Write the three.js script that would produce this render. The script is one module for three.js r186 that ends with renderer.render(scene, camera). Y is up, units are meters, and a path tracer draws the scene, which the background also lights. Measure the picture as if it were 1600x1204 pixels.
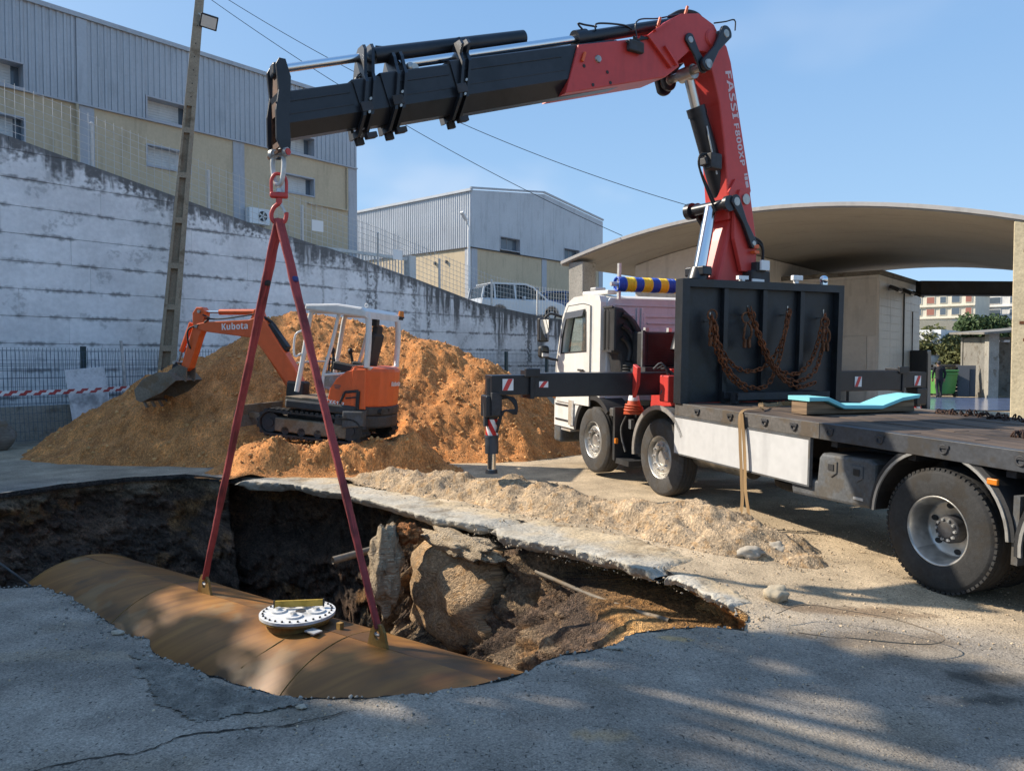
import * as THREE from 'three';
import { mergeGeometries, mergeVertices } from 'three/addons/utils/BufferGeometryUtils.js';
import { ImprovedNoise } from 'three/addons/math/ImprovedNoise.js';
import { RoundedBoxGeometry } from 'three/addons/geometries/RoundedBoxGeometry.js';
import { MarchingCubes } from 'three/addons/objects/MarchingCubes.js';
import { FontLoader } from 'three/addons/loaders/FontLoader.js';
import { TextGeometry } from 'three/addons/geometries/TextGeometry.js';

// ---------------------------------------------------------------- camera, sky, sun, exposure
const scene = new THREE.Scene();
const camera = new THREE.PerspectiveCamera(53.28, 1024 / 770, 0.1, 3000);
camera.position.set(0, 1.85, 0);
camera.rotation.x = THREE.MathUtils.degToRad(-1.92);
const renderer = new THREE.WebGLRenderer({ antialias: true });
renderer.toneMapping = THREE.LinearToneMapping;
renderer.toneMappingExposure = 1.6;
renderer.shadowMap.enabled = true;
const SUN = new THREE.Vector3(-0.761, 0.616, -0.204).normalize();
const sun = new THREE.DirectionalLight(new THREE.Color().setRGB(1, 0.9, 0.76), 4.35);
sun.position.copy(SUN).multiplyScalar(70).add(new THREE.Vector3(0, 0, -14));
sun.target.position.set(0, 0, -14);
sun.castShadow = true; sun.shadow.mapSize.set(4096, 4096); sun.shadow.radius = 1.1; sun.shadow.bias = -0.0004;
Object.assign(sun.shadow.camera, { left: -45, right: 45, top: 45, bottom: -45, near: 1, far: 220 });
scene.add(sun, sun.target);

const PN = new ImprovedNoise();
const nz = (x, y = 0, z = 0) => PN.noise(x + 31.7, y + 11.3, z + 5.9);
function fbm(x, y, z = 0, o = 4, g = 0.5) { let s = 0, a = 1; for (let i = 0; i < o; i++) { s += a * nz(x, y, z); x *= 2.03; y *= 2.03; z *= 2.03; a *= g; } return s; }
function rng(seed) { let a = seed >>> 0; return () => { a = (a + 0x6D2B79F5) | 0; let t = Math.imul(a ^ (a >>> 15), 1 | a); t = (t + Math.imul(t ^ (t >>> 7), 61 | t)) ^ t; return ((t ^ (t >>> 14)) >>> 0) / 4294967296; }; }
const clamp = (x, a, b) => Math.min(b, Math.max(a, x));
const ss = (a, b, x) => { const t = clamp((x - a) / (b - a), 0, 1); return t * t * (3 - 2 * t); };
const lerp = (a, b, t) => a + (b - a) * t;
const V = (x, y, z) => new THREE.Vector3(x, y, z);
function pl(tab, x) { if (x <= tab[0][0]) return tab[0][1]; for (let i = 1; i < tab.length; i++) if (x <= tab[i][0]) { const [a, p] = tab[i - 1], [b, q] = tab[i]; return p + (q - p) * (x - a) / (b - a); } return tab[tab.length - 1][1]; }

{ // clear winter sky, paler toward the horizon, with a few thin clouds low down
  const w = 1024, h = 512, d = new Float32Array(w * h * 4);
  for (let j = 0; j < h; j++) for (let i = 0; i < w; i++) {
    const el = ((j + 0.5) / h - 0.5) * Math.PI, az = ((i + 0.5) / w - 0.5) * 2 * Math.PI;
    const x = Math.cos(el) * Math.cos(az), y = Math.sin(el), z = Math.cos(el) * Math.sin(az);
    const e = Math.max(0, y), k = Math.pow(1 - e, 2.6);
    let r = lerp(0.1, 0.34, k), g = lerp(0.225, 0.51, k), b = lerp(0.46, 0.68, k);
    const c = clamp(x * SUN.x + y * SUN.y + z * SUN.z, 0, 1), gl = 0.55 * Math.pow(c, 5) + 1.6 * Math.pow(c, 40);
    r += gl * 0.5; g += gl * 0.5; b += gl * 0.45;
    const px = x / (e + 0.25), pz = z / (e + 0.25);
    const cl = ss(0.12, 0.62, fbm(px * 1.3 + 3.1, pz * 1.3 + 0.4, 2, 5) + 0.1 * fbm(px * 6, pz * 6, 1, 3)) * (0.18 + 0.7 * ss(0.3, 0.08, e));
    r = lerp(r, 0.55, cl * 0.7); g = lerp(g, 0.59, cl * 0.7); b = lerp(b, 0.66, cl * 0.7);
    if (y < 0) { r = 0.2; g = 0.2; b = 0.2; }
    const o = (j * w + i) * 4; d[o] = r; d[o + 1] = g; d[o + 2] = b; d[o + 3] = 1;
  }
  const t = new THREE.DataTexture(d, w, h, THREE.RGBAFormat, THREE.FloatType);
  t.mapping = THREE.EquirectangularReflectionMapping; t.magFilter = t.minFilter = THREE.LinearFilter; t.wrapS = THREE.RepeatWrapping; t.needsUpdate = true;
  scene.background = t; scene.environment = t;
}

// ---------------------------------------------------------------- naming and geometry helpers
const taken = {};
function numbered(n) { if (!(n in taken)) { taken[n] = 0; return n; } return n + '_' + String(++taken[n]).padStart(3, '0'); }
function tag(o, label, category, group, kind) { o.userData.label = label; o.userData.category = category; if (group) o.userData.group = group; if (kind) o.userData.kind = kind; return o; }
function thing(name, label, category, pos = [0, 0, 0], turn = 0, group) {
  const o = new THREE.Group(); o.name = numbered(name); o.position.set(...pos); o.rotation.y = turn; scene.add(o); return tag(o, label, category, group);
}
function structure(o) { o.userData.kind = 'structure'; return o; }
const _m = new THREE.Matrix4(), _q = new THREE.Quaternion(), _e = new THREE.Euler();
function TR(x = 0, y = 0, z = 0, rx = 0, ry = 0, rz = 0, s = 1) { return new THREE.Matrix4().compose(V(x, y, z), new THREE.Quaternion().setFromEuler(new THREE.Euler(rx, ry, rz)), typeof s === 'number' ? V(s, s, s) : s); }
function along(a, b) { // matrix: local y runs from a to b, origin half way
  const d = V().subVectors(b, a), L = d.length(); const q = new THREE.Quaternion().setFromUnitVectors(V(0, 1, 0), d.clone().divideScalar(L));
  return [new THREE.Matrix4().compose(V().addVectors(a, b).multiplyScalar(0.5), q, V(1, 1, 1)), L];
}
const A3 = a => a.isVector3 ? a : V(...a);
function boxUV(g) {
  const p = g.attributes.position, uv = new Float32Array(p.count * 2);
  const a = V(), b = V(), c = V(), n = V();
  for (let i = 0; i < p.count; i += 3) {
    a.fromBufferAttribute(p, i); b.fromBufferAttribute(p, i + 1); c.fromBufferAttribute(p, i + 2);
    n.subVectors(b, a).cross(V().subVectors(c, a));
    const x = Math.abs(n.x), y = Math.abs(n.y), z = Math.abs(n.z);
    for (let k = 0; k < 3; k++) {
      const X = p.getX(i + k), Y = p.getY(i + k), Z = p.getZ(i + k); let u, v;
      if (y >= x && y >= z) { u = X; v = Z; } else if (x >= z) { u = Z; v = Y; } else { u = X; v = Y; }
      uv[(i + k) * 2] = u; uv[(i + k) * 2 + 1] = v;
    }
  }
  g.setAttribute('uv', new THREE.BufferAttribute(uv, 2)); return g;
}
function clean(g) { if (g.index) g = g.toNonIndexed(); for (const k of Object.keys(g.attributes)) if (k !== 'position' && k !== 'normal') g.deleteAttribute(k); g.morphAttributes = {}; return g; }
class G {
  constructor(m) { this.l = []; this.m = m || null; }
  add(g, mx) { g = clean(g); if (mx) g.applyMatrix4(mx); if (mx && mx.determinant() < 0) flip(g); this.l.push(g); return this; }
  box(w, h, d, x, y, z, rx = 0, ry = 0, rz = 0, b = 0) { return this.add(b ? new RoundedBoxGeometry(w, h, d, 2, b) : new THREE.BoxGeometry(w, h, d), TR(x, y, z, rx, ry, rz)); }
  bb(x0, x1, y0, y1, z0, z1, b = 0) { return this.box(x1 - x0, y1 - y0, z1 - z0, (x0 + x1) / 2, (y0 + y1) / 2, (z0 + z1) / 2, 0, 0, 0, b); }
  cyl(a, b, r, r2 = r, n = 16, open = false) { const [m, L] = along(A3(a), A3(b)); return this.add(new THREE.CylinderGeometry(r2, r, L, n, 1, open), m); }
  bar(a, b, w, d, bv = 0) { const [m, L] = along(A3(a), A3(b)); return this.add(bv ? new RoundedBoxGeometry(w, L, d, 1, bv) : new THREE.BoxGeometry(w, L, d), m); }
  tube(pts, r, seg = 32, n = 8, closed = false) { return this.add(new THREE.TubeGeometry(new THREE.CatmullRomCurve3(pts.map(A3), closed, 'catmullrom', 0.5), seg, r, n, closed)); }
  poly(pts, z0, z1, bev = 0, holes = [], mx) {
    const s = new THREE.Shape(pts.map(p => new THREE.Vector2(...p)));
    for (const h of holes) s.holes.push(new THREE.Path(h.map(p => new THREE.Vector2(...p))));
    const g = new THREE.ExtrudeGeometry(s, { depth: z1 - z0 - 2 * bev, bevelEnabled: bev > 0, bevelSize: bev, bevelOffset: -bev, bevelThickness: bev, bevelSegments: 2, curveSegments: 8 });
    g.translate(0, 0, z0 + bev); return this.add(g, mx);
  }
  lathe(prof, n, mx) { return this.add(new THREE.LatheGeometry(prof.map(p => new THREE.Vector2(...p)), n), mx); }
  sph(r, x, y, z, sx = 1, sy = 1, sz = 1, n = 16) { const g = new THREE.SphereGeometry(r, n, Math.max(6, n * 0.7 | 0)); g.scale(sx, sy, sz); return this.add(g, TR(x, y, z)); }
  tor(R, r, mx, n = 20, m = 8, arc = Math.PI * 2) { return this.add(new THREE.TorusGeometry(R, r, m, n, arc), mx); }
  geo() { const g = this.l.length > 1 ? mergeGeometries(this.l) : this.l[0]; if (this.m) g.applyMatrix4(this.m); return boxUV(g); }
  build(name, m, parent, label) { return meshOf(name, this.geo(), m, parent, label); }
}
function flip(g) { const p = g.attributes.position.array, n = g.attributes.normal.array; for (let i = 0; i < p.length; i += 9) for (let k = 0; k < 3; k++) { let t = p[i + 3 + k]; p[i + 3 + k] = p[i + 6 + k]; p[i + 6 + k] = t; t = n[i + 3 + k]; n[i + 3 + k] = n[i + 6 + k]; n[i + 6 + k] = t; } }
function meshOf(name, g, m, parent = scene, label) {
  const o = new THREE.Mesh(g, m); o.name = parent === scene ? numbered(name) : name; o.castShadow = o.receiveShadow = true; if (label) o.userData.label = label; parent.add(o); return o;
}
// smooth sheet from a grid function f(i,j)->[x,y,z]; keep(i,j) drops cells; colour(i,j)->[r,g,b]
function sheet(ni, nj, f, { keep, colour, uv, closeI } = {}) {
  const N = ni * nj, P = new Float32Array(N * 3), U = new Float32Array(N * 2), C = colour ? new Float32Array(N * 3) : null, I = [];
  for (let j = 0; j < nj; j++) for (let i = 0; i < ni; i++) {
    const k = j * ni + i, p = f(i, j); P.set(p, k * 3); const t = uv ? uv(i, j, p) : [p[0], p[2]]; U.set(t, k * 2); if (C) C.set(colour(i, j, p), k * 3);
  }
  const mi = closeI ? ni : ni - 1;
  for (let j = 0; j < nj - 1; j++) for (let i = 0; i < mi; i++) { const i2 = (i + 1) % ni; if (keep && !keep(i, j, i2)) continue; const a = j * ni + i, b = j * ni + i2, c = a + ni, d = b + ni; I.push(a, c, b, b, c, d); }
  const g = new THREE.BufferGeometry(); g.setAttribute('position', new THREE.BufferAttribute(P, 3)); g.setAttribute('uv', new THREE.BufferAttribute(U, 2)); if (C) g.setAttribute('color', new THREE.BufferAttribute(C, 3)); g.setIndex(I); g.computeVertexNormals(); return g;
}
function rock(r, seed, sx = 1, sy = 1, sz = 1, rough = 0.35, det = 3, fq = 1.6, pw = 2) {
  let g = new THREE.IcosahedronGeometry(1, det); const p = g.attributes.position, v = V();
  for (let i = 0; i < p.count; i++) { v.fromBufferAttribute(p, i); const k = (1 + rough * fbm(v.x * sx * fq + seed, v.y * sy * fq, v.z * sz * fq, 4)) / Math.pow(Math.abs(v.x) ** pw + Math.abs(v.y) ** pw + Math.abs(v.z) ** pw, 1 / pw); p.setXYZ(i, v.x * k * r * sx, v.y * k * r * sy, v.z * k * r * sz); }
  g.deleteAttribute('normal'); g.deleteAttribute('uv'); g = mergeVertices(g, 1e-5); g.computeVertexNormals(); return g;
}
const font = await new FontLoader().loadAsync('fonts/droid/droid_sans_bold.typeface.json');
function letters(txt, size, depth, mx) { const g = new TextGeometry(txt, { font, size, depth, curveSegments: 3, bevelEnabled: false }); g.computeBoundingBox(); const b = g.boundingBox; g.translate(-(b.min.x + b.max.x) / 2, -(b.min.y + b.max.y) / 2, 0); const c = clean(g); c.applyMatrix4(mx); return c; }

// ---------------------------------------------------------------- computed textures (colour, grain, wear)
function tex(w, h, fn, rx, ry, srgb = true, ox = 0, oy = 0) {
  const d = new Uint8Array(w * h * 4);
  for (let j = 0; j < h; j++) for (let i = 0; i < w; i++) { const c = fn((i + 0.5) / w, (j + 0.5) / h, i, j), o = (j * w + i) * 4; d[o] = clamp(c[0], 0, 1) * 255; d[o + 1] = clamp(c[1], 0, 1) * 255; d[o + 2] = clamp(c[2], 0, 1) * 255; d[o + 3] = 255; }
  const t = new THREE.DataTexture(d, w, h); t.wrapS = t.wrapT = THREE.RepeatWrapping; t.magFilter = THREE.LinearFilter; t.minFilter = THREE.LinearMipmapLinearFilter; t.generateMipmaps = true; t.anisotropy = 8;
  t.repeat.set(1 / rx, 1 / ry); t.offset.set(ox, oy); if (srgb) t.colorSpace = THREE.SRGBColorSpace; t.needsUpdate = true; return t;
}
// tileable noise through a lattice that wraps
const LAT = (() => { const r = rng(77), a = new Float32Array(65536); for (let i = 0; i < a.length; i++) a[i] = r(); return a; })();
function tn(u, v, n, s = 0) { // value noise, n cells per tile
  const x = u * n, y = v * n, xi = Math.floor(x), yi = Math.floor(y); let fx = x - xi, fy = y - yi; fx = fx * fx * (3 - 2 * fx); fy = fy * fy * (3 - 2 * fy);
  const L = (a, b) => LAT[((((a % n) + n) % n) * 179 + (((b % n) + n) % n) * 7919 + s * 977) & 65535];
  return lerp(lerp(L(xi, yi), L(xi + 1, yi), fx), lerp(L(xi, yi + 1), L(xi + 1, yi + 1), fx), fy);
}
function tf(u, v, n, o = 4, s = 0) { let r = 0, a = 0.5, t = 0; for (let i = 0; i < o; i++) { r += a * tn(u, v, n, s + i * 13); t += a; a *= 0.55; n *= 2; } return r / t; }
const g3 = (v, t = [1, 1, 1]) => [v * t[0], v * t[1], v * t[2]];
const T = {};
T.grime = tex(512, 512, (u, v) => { const a = tf(u, v, 5, 5, 1), b = tf(u, v, 40, 2, 2); const k = 0.97 - 0.28 * ss(0.45, 0.75, a) - 0.12 * (b - 0.3); return [k, k * 0.985, k * 0.96]; }, 1.6, 1.6);
T.soft = tex(512, 512, (u, v) => { const a = tf(u, v, 3, 6, 71), b = tf(u, v, 60, 2, 72), s = tf(u, v * 0.15, 24, 3, 74); const k = 0.97 - 0.1 * (a - 0.4) - 0.05 * (b - 0.4) - 0.05 * ss(0.55, 0.8, s); return [k, k * 0.99, k * 0.975]; }, 3.7, 3.7);
T.dirty = tex(512, 512, (u, v) => { const a = tf(u, v, 4, 6, 4), b = tf(u, v, 60, 2, 5), c = ss(0.5, 0.72, tf(u, v, 9, 4, 7)); const k = 0.9 - 0.35 * (a - 0.3) - 0.2 * (b - 0.4); return [lerp(k, 0.78, c * 0.55), lerp(k, 0.68, c * 0.55), lerp(k, 0.55, c * 0.55)]; }, 1.3, 1.3);
T.fine = tex(256, 256, (u, v) => g3(tf(u, v, 24, 3, 3)), 0.25, 0.25, false);
T.asphalt = tex(1024, 1024, (u, v) => { const a = tf(u, v, 8, 4, 1), f = tn(u, v, 256, 3), f2 = tn(u, v, 420, 9), st = ss(0.86, 0.97, tn(u, v, 190, 5)), dk = ss(0.16, 0.03, tn(u, v, 160, 8)); let k = 0.74 + 0.22 * (a - 0.5) + 0.2 * (f - 0.5) + 0.18 * (f2 - 0.5); k = lerp(k, 1, st * 0.6); k *= 1 - 0.5 * dk; return [k, k * 0.985, k * 0.965]; }, 2.1, 2.1);
T.asphaltB = tex(1024, 1024, (u, v) => { const f = tn(u, v, 256, 3), f2 = tn(u, v, 420, 9), st = ss(0.8, 0.97, tn(u, v, 190, 5)); return g3(0.45 * f + 0.35 * f2 + 0.2 * st); }, 2.1, 2.1, false);
T.sand = tex(1024, 1024, (u, v) => { const a = tf(u, v, 10, 5, 21), f = tf(u, v, 120, 3, 22); const k = 0.72 + 0.3 * (a - 0.5) + 0.5 * (f - 0.5); const w = ss(0.5, 0.8, tf(u, v, 30, 3, 25)); return [k, k * lerp(0.985, 0.93, w), k * lerp(0.95, 0.82, w)]; }, 1.7, 1.7);
T.sandB = tex(512, 512, (u, v) => g3(0.6 * tf(u, v, 40, 4, 21) + 0.4 * tn(u, v, 200, 3)), 0.9, 0.9, false);
T.soil = tex(1024, 1024, (u, v) => { const a = tf(u, v, 7, 5, 31), f = tf(u, v, 70, 3, 33), st = ss(0.76, 0.86, tn(u, v, 90, 8)), k = 0.62 + 0.55 * (a - 0.5) + 0.5 * (f - 0.5); return [lerp(k, 0.95, st * 0.5), lerp(k * 0.98, 0.88, st * 0.5), lerp(k * 0.95, 0.78, st * 0.5)]; }, 1.9, 1.9);
T.conc = tex(1024, 1024, (u, v) => { const a = tf(u, v, 5, 5, 41), f = tf(u, v, 90, 3, 42), p = ss(0.1, 0.02, tn(u, v, 120, 44)), s = ss(0.58, 0.8, tf(u, v, 9, 4, 46)); let k = 0.86 + 0.22 * (a - 0.5) + 0.18 * (f - 0.5) - 0.25 * p; return [k - 0.16 * s, k * 0.985 - 0.18 * s, k * 0.95 - 0.2 * s]; }, 2.4, 2.4);
T.concB = tex(512, 512, (u, v) => g3(0.7 * tf(u, v, 30, 4, 41) + 0.3 * (1 - ss(0.12, 0.02, tn(u, v, 60, 44)))), 1.2, 1.2, false);
T.rust = tex(512, 512, (u, v) => { const a = tf(u, v, 9, 5, 51), f = tf(u, v, 60, 3, 53); const k = 0.6 + 0.6 * (a - 0.5) + 0.5 * (f - 0.5); return [k, k * 0.74, k * 0.56]; }, 0.6, 0.6);
T.wood = tex(512, 512, (u, v) => { const w = tf(u + 0.03 * tf(u, v, 4, 2, 3), v * 0.02 + u * 0, 3, 2, 61), g = tn(v, u * 0.04, 80, 62), a = tf(u, v, 6, 4, 64), s = tf(v, u * 0.12, 32, 3, 66); const k = 0.75 + 0.25 * (w - 0.5) + 0.3 * (g - 0.5) + 0.35 * (s - 0.5) - 0.25 * ss(0.55, 0.8, a); return [k, k * 0.94, k * 0.88]; }, 1.2, 1.2);
const mats = {};
function M(name, o) { const P = o.physical ? THREE.MeshPhysicalMaterial : THREE.MeshStandardMaterial; const q = { ...o }; delete q.physical; if (Array.isArray(q.color)) q.color = new THREE.Color().setRGB(...q.color); if (Array.isArray(q.emissive)) q.emissive = new THREE.Color().setRGB(...q.emissive); if (q.attenuationColor) q.attenuationColor = new THREE.Color().setRGB(...q.attenuationColor); const m = new P(q); m.name = name; return (mats[name] = m); }
M('asphalt', { color: [1, 1, 1], vertexColors: true, map: T.asphalt, bumpMap: T.asphaltB, bumpScale: 0.006, roughness: 0.93 });
M('sand', { color: [1, 1, 1], vertexColors: true, map: T.sand, bumpMap: T.sandB, bumpScale: 0.016, roughness: 1 });
M('soil', { color: [1, 1, 1], vertexColors: true, map: T.soil, bumpMap: T.sandB, bumpScale: 0.06, roughness: 1 });
M('concrete', { color: [0.46, 0.44, 0.4], map: T.conc, bumpMap: T.concB, bumpScale: 0.008, roughness: 0.92 });
M('slab', { color: [1, 1, 1], vertexColors: true, map: T.conc, bumpMap: T.concB, bumpScale: 0.02, roughness: 0.95 });
M('concreteDark', { color: [0.3, 0.29, 0.27], map: T.conc, bumpMap: T.concB, bumpScale: 0.008, roughness: 0.92 });
M('poleConcrete', { color: [0.46, 0.39, 0.3], map: T.conc, bumpMap: T.concB, bumpScale: 0.006, roughness: 0.95 });
M('redPaint', { color: [0.62, 0.055, 0.045], map: T.soft, roughness: 0.42 });
M('blackPaint', { color: [0.019, 0.021, 0.027], map: T.grime, roughness: 0.36 });
M('blackPlastic', { color: [0.028, 0.029, 0.032], map: T.grime, roughness: 0.6, bumpMap: T.fine, bumpScale: 0.0008 });
M('greyPlastic', { color: [0.13, 0.135, 0.14], map: T.dirty, roughness: 0.72, bumpMap: T.fine, bumpScale: 0.001 });
M('chassis', { color: [0.05, 0.05, 0.055], map: T.dirty, roughness: 0.65 });
M('bedSteel', { color: [0.075, 0.08, 0.09], map: T.dirty, roughness: 0.5 });
M('headboard', { color: [0.024, 0.028, 0.034], map: T.dirty, roughness: 0.42 });
M('chrome', { color: [0.8, 0.8, 0.8], metalness: 1, roughness: 0.16 });
M('steel', { color: [0.5, 0.49, 0.47], metalness: 0.85, roughness: 0.38, map: T.grime });
M('galv', { color: [0.62, 0.64, 0.66], metalness: 0.45, roughness: 0.5, map: T.grime });
M('rimPaint', { color: [0.6, 0.6, 0.59], metalness: 0.6, roughness: 0.36, map: T.grime });
M('tyre', { color: [0.04, 0.039, 0.038], map: T.dirty, roughness: 0.85, bumpMap: T.fine, bumpScale: 0.0012 });
M('tyreDusty', { color: [0.085, 0.08, 0.075], map: T.dirty, roughness: 0.9, bumpMap: T.fine, bumpScale: 0.0012 });
M('whitePaint', { color: [0.84, 0.83, 0.8], map: T.soft, roughness: 0.35 });
M('whiteDirty', { color: [0.72, 0.71, 0.68], map: T.soft, roughness: 0.5 });
M('silverPanel', { color: [0.66, 0.67, 0.68], map: T.soft, roughness: 0.5, metalness: 0.15 });
M('orange', { color: [0.84, 0.14, 0.028], map: T.soft, roughness: 0.42 });
M('orangeCone', { color: [0.8, 0.14, 0.05], map: T.dirty, roughness: 0.55 });
M('amber', { color: [0.62, 0.19, 0.02], roughness: 0.25 });
M('glass', { physical: true, color: [0.9, 0.95, 0.95], transmission: 1, thickness: 0, roughness: 0.02, ior: 1.5 });
M('darkGlass', { color: [0.02, 0.025, 0.03], roughness: 0.06 });
M('windowGlass', { color: [0.12, 0.15, 0.18], roughness: 0.08 });
M('mirror', { color: [0.85, 0.87, 0.88], metalness: 1, roughness: 0.04 });
M('rubber', { color: [0.02, 0.02, 0.02], roughness: 0.7 });
M('rustChain', { color: [0.55, 0.34, 0.21], map: T.rust, roughness: 0.75, metalness: 0.35 });
M('rustSteel', { color: [0.42, 0.3, 0.2], map: T.rust, roughness: 0.8, metalness: 0.2 });
M('white', { color: [0.8, 0.8, 0.78], roughness: 0.5 });
M('printWhite', { color: [0.8, 0.78, 0.76], roughness: 0.5 });
M('red', { color: [0.6, 0.05, 0.045], roughness: 0.45 });
M('seatBlack', { color: [0.02, 0.02, 0.022], roughness: 0.7 });
M('wood', { color: [0.4, 0.3, 0.2], map: T.wood, bumpMap: T.wood, bumpScale: 0.003, roughness: 0.85 });
M('plaster', { color: [0.66, 0.54, 0.37], map: T.soft, roughness: 0.92 });
M('cladding', { color: [0.47, 0.5, 0.54], map: T.soft, roughness: 0.45, metalness: 0.2 });
M('claddingLight', { color: [0.56, 0.59, 0.63], map: T.soft, roughness: 0.45, metalness: 0.15 });
M('claddingFlat', { color: [0.56, 0.59, 0.63], map: T.soft, roughness: 0.5, metalness: 0.15 });
M('pilaster', { color: [0.5, 0.52, 0.56], map: T.soft, roughness: 0.8 });
M('shutter', { color: [0.66, 0.68, 0.68], map: T.soft, roughness: 0.6 });
M('sling', { color: [0.4, 0.06, 0.06], map: T.grime, bumpMap: T.fine, bumpScale: 0.002, roughness: 0.75 });
M('greenWire', { color: [0.02, 0.045, 0.05], roughness: 0.5 });

// ---------------------------------------------------------------- the yard: ground with the excavated pit
const TRUCK = V(3.15, 0, -10.86), TTURN = THREE.MathUtils.degToRad(111.5), TTILT = THREE.MathUtils.degToRad(1.5);
const hd = [Math.cos(TTURN), -Math.sin(TTURN)]; // truck heading in x,z
function gy(x, z) { // the yard falls a little toward the truck's tail
  const q = -((x - TRUCK.x) * hd[0] + (z - TRUCK.z) * hd[1]);
  return -0.0262 * clamp(q, 0, 9) * ss(0.9, 2.6, x + 0.25 * (z + 6)) * ss(40, 15, Math.hypot(x, z + 8));
}
const PC = [-2.2, 8.2]; // pit centre (x, depth)
const edge0 = [[-7.11, 10.61], [-7.6, 9.2], [-6.9, 7.7], [-5.4, 6.7], [-4.19, 6.23], [-3.88, 6.23], [-3.47, 5.97], [-2.69, 5.19], [-2.4, 5.02], [-2.26, 4.79], [-1.82, 4.49], [-1.31, 4.19], [-1.05, 4.15], [-0.57, 4.19], [-0.2, 4.31], [0.08, 4.52], [0.32, 4.79], [0.67, 4.95], [0.87, 5.19], [1.36, 5.38], [1.66, 5.41],
  [1.8, 5.72], [1.62, 6.15], [1.42, 6.6], [1.28, 7.1], [0.95, 7.65], [0.28, 8.3], [0.1, 8.85], [-0.78, 9.4], [-1.8, 10.65], [-2.9, 11.6], [-3.95, 11.85], [-4.65, 12.07], [-5.3, 12.41], [-6.06, 12.07], [-6.71, 11.44]];
function rayEdge(th) {
  const dx = Math.cos(th), dy = Math.sin(th); let best = 0;
  for (let i = 0; i < edge0.length; i++) { const [ax, ay] = edge0[i], [bx, by] = edge0[(i + 1) % edge0.length]; const ex = bx - ax, ey = by - ay, det = dx * ey - dy * ex; if (Math.abs(det) < 1e-9) continue; const px = ax - PC[0], py = ay - PC[1]; const t = (px * ey - py * ex) / det, s = (px * dy - py * dx) / det; if (s >= 0 && s <= 1 && t > best) best = t; }
  return best;
}
const NA = 900, RB = [], AX = [], AD = [];
for (let i = 0; i < NA; i++) { const th = i / NA * Math.PI * 2; let r = rayEdge(th); r += 0.035 * fbm(Math.cos(th) * 14, Math.sin(th) * 14, 3, 4) + 0.02 * fbm(Math.cos(th) * 60, Math.sin(th) * 60, 8, 2); RB.push(r); AX.push(Math.cos(th)); AD.push(Math.sin(th)); }
function dustAt(x, D) {
  const n = fbm(x * 0.7, D * 0.7, 1, 5), m = fbm(x * 3, D * 3, 4, 3);
  let w = ss(4.9, 6.3, D + 0.7 * n + 0.25 * m - 0.05 * x) * ss(-2.2, -0.4, x + 0.35 * (D - 8) + 0.5 * n);
  w = Math.max(w, 0.85 * ss(13.2, 14.6, D + 0.6 * n + 0.3 * m) * ss(-12.5, -9.5, x), 0.5 * ss(10.5, 12.5, D + 0.8 * n));
  return clamp(w, 0, 1);
}
const asphaltA = [0.49, 0.44, 0.375], dustA = [0.88, 0.7, 0.47];
const stains = [[2.55, 5.95, 0.5, 0.1, [0.36, 0.24, 0.14], 0.75], [3.0, 5.85, 0.35, 0.07, [0.36, 0.24, 0.14], 0.7], [2.98, 4.75, 0.3, 0.1, [0.13, 0.12, 0.1], 0.85], [2.85, 4.45, 0.22, 0.07, [0.13, 0.12, 0.1], 0.85], [0.48, 3.72, 0.17, 0.05, [0.75, 0.5, 0.24], 0.6], [1.1, 5.1, 0.14, 0.05, [0.9, 0.6, 0.26], 0.8], [2.6, 5.35, 0.55, 0.16, [0.3, 0.22, 0.14], 0.55], [-2.9, 4.75, 0.8, 0.1, [0.6, 0.5, 0.36], 0.45]];
function groundCol(x, D) {
  const w = dustAt(x, D), n = fbm(x * 1.1, D * 1.1, 7, 5), f = fbm(x * 5, D * 5, 2, 3);
  const k = 1 + 0.3 * n + 0.16 * f; let c = asphaltA.map((a, i) => lerp(a, dustA[i], w * 0.92) * k);
  const br = ss(0.15, 0.5, fbm(x * 0.9 + 5, D * 1.6, 9, 4)) * 0.35 * (1 - w); c = c.map((a, i) => lerp(a, [0.5, 0.41, 0.29][i], br));
  for (const [sx, sd, rx, rd, col, a] of stains) { const e = Math.hypot((x - sx) / rx, (D - sd) / rd) + 0.45 * fbm(x * 6, D * 9, sx, 3); const t = ss(1.05, 0.8, e) * a; if (t > 0) c = c.map((v, i) => lerp(v, col[i], t)); }
  return c;
}
{
  const rr = [0]; let s = 0.03; while (rr[rr.length - 1] < 900) { rr.push(rr[rr.length - 1] + s); s *= rr.length < 60 ? 1.035 : 1.12; }
  const f = (i, j) => { const r = RB[i] + rr[j], x = PC[0] + AX[i] * r, D = PC[1] + AD[i] * r; const lip = j < 14 ? -0.018 * ss(0.25, 0, rr[j]) * (0.5 + fbm(x * 5, D * 5, 1, 2)) : 0; const e = j === 0 ? 0 : rr[j] < 6 ? 0.006 * fbm(x * 2.2, D * 2.2, 6, 3) * ss(0, 0.3, rr[j]) : 0; return [x, gy(x, -D) + lip + e + 0.012 * fbm(x * 0.4, D * 0.4, 2, 2) * ss(60, 20, r), -D]; };
  const g = sheet(NA, rr.length, f, { closeI: true, colour: (i, j, p) => groundCol(p[0], -p[2]) });
  structure(meshOf('ground', g, mats.asphalt));
}
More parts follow.
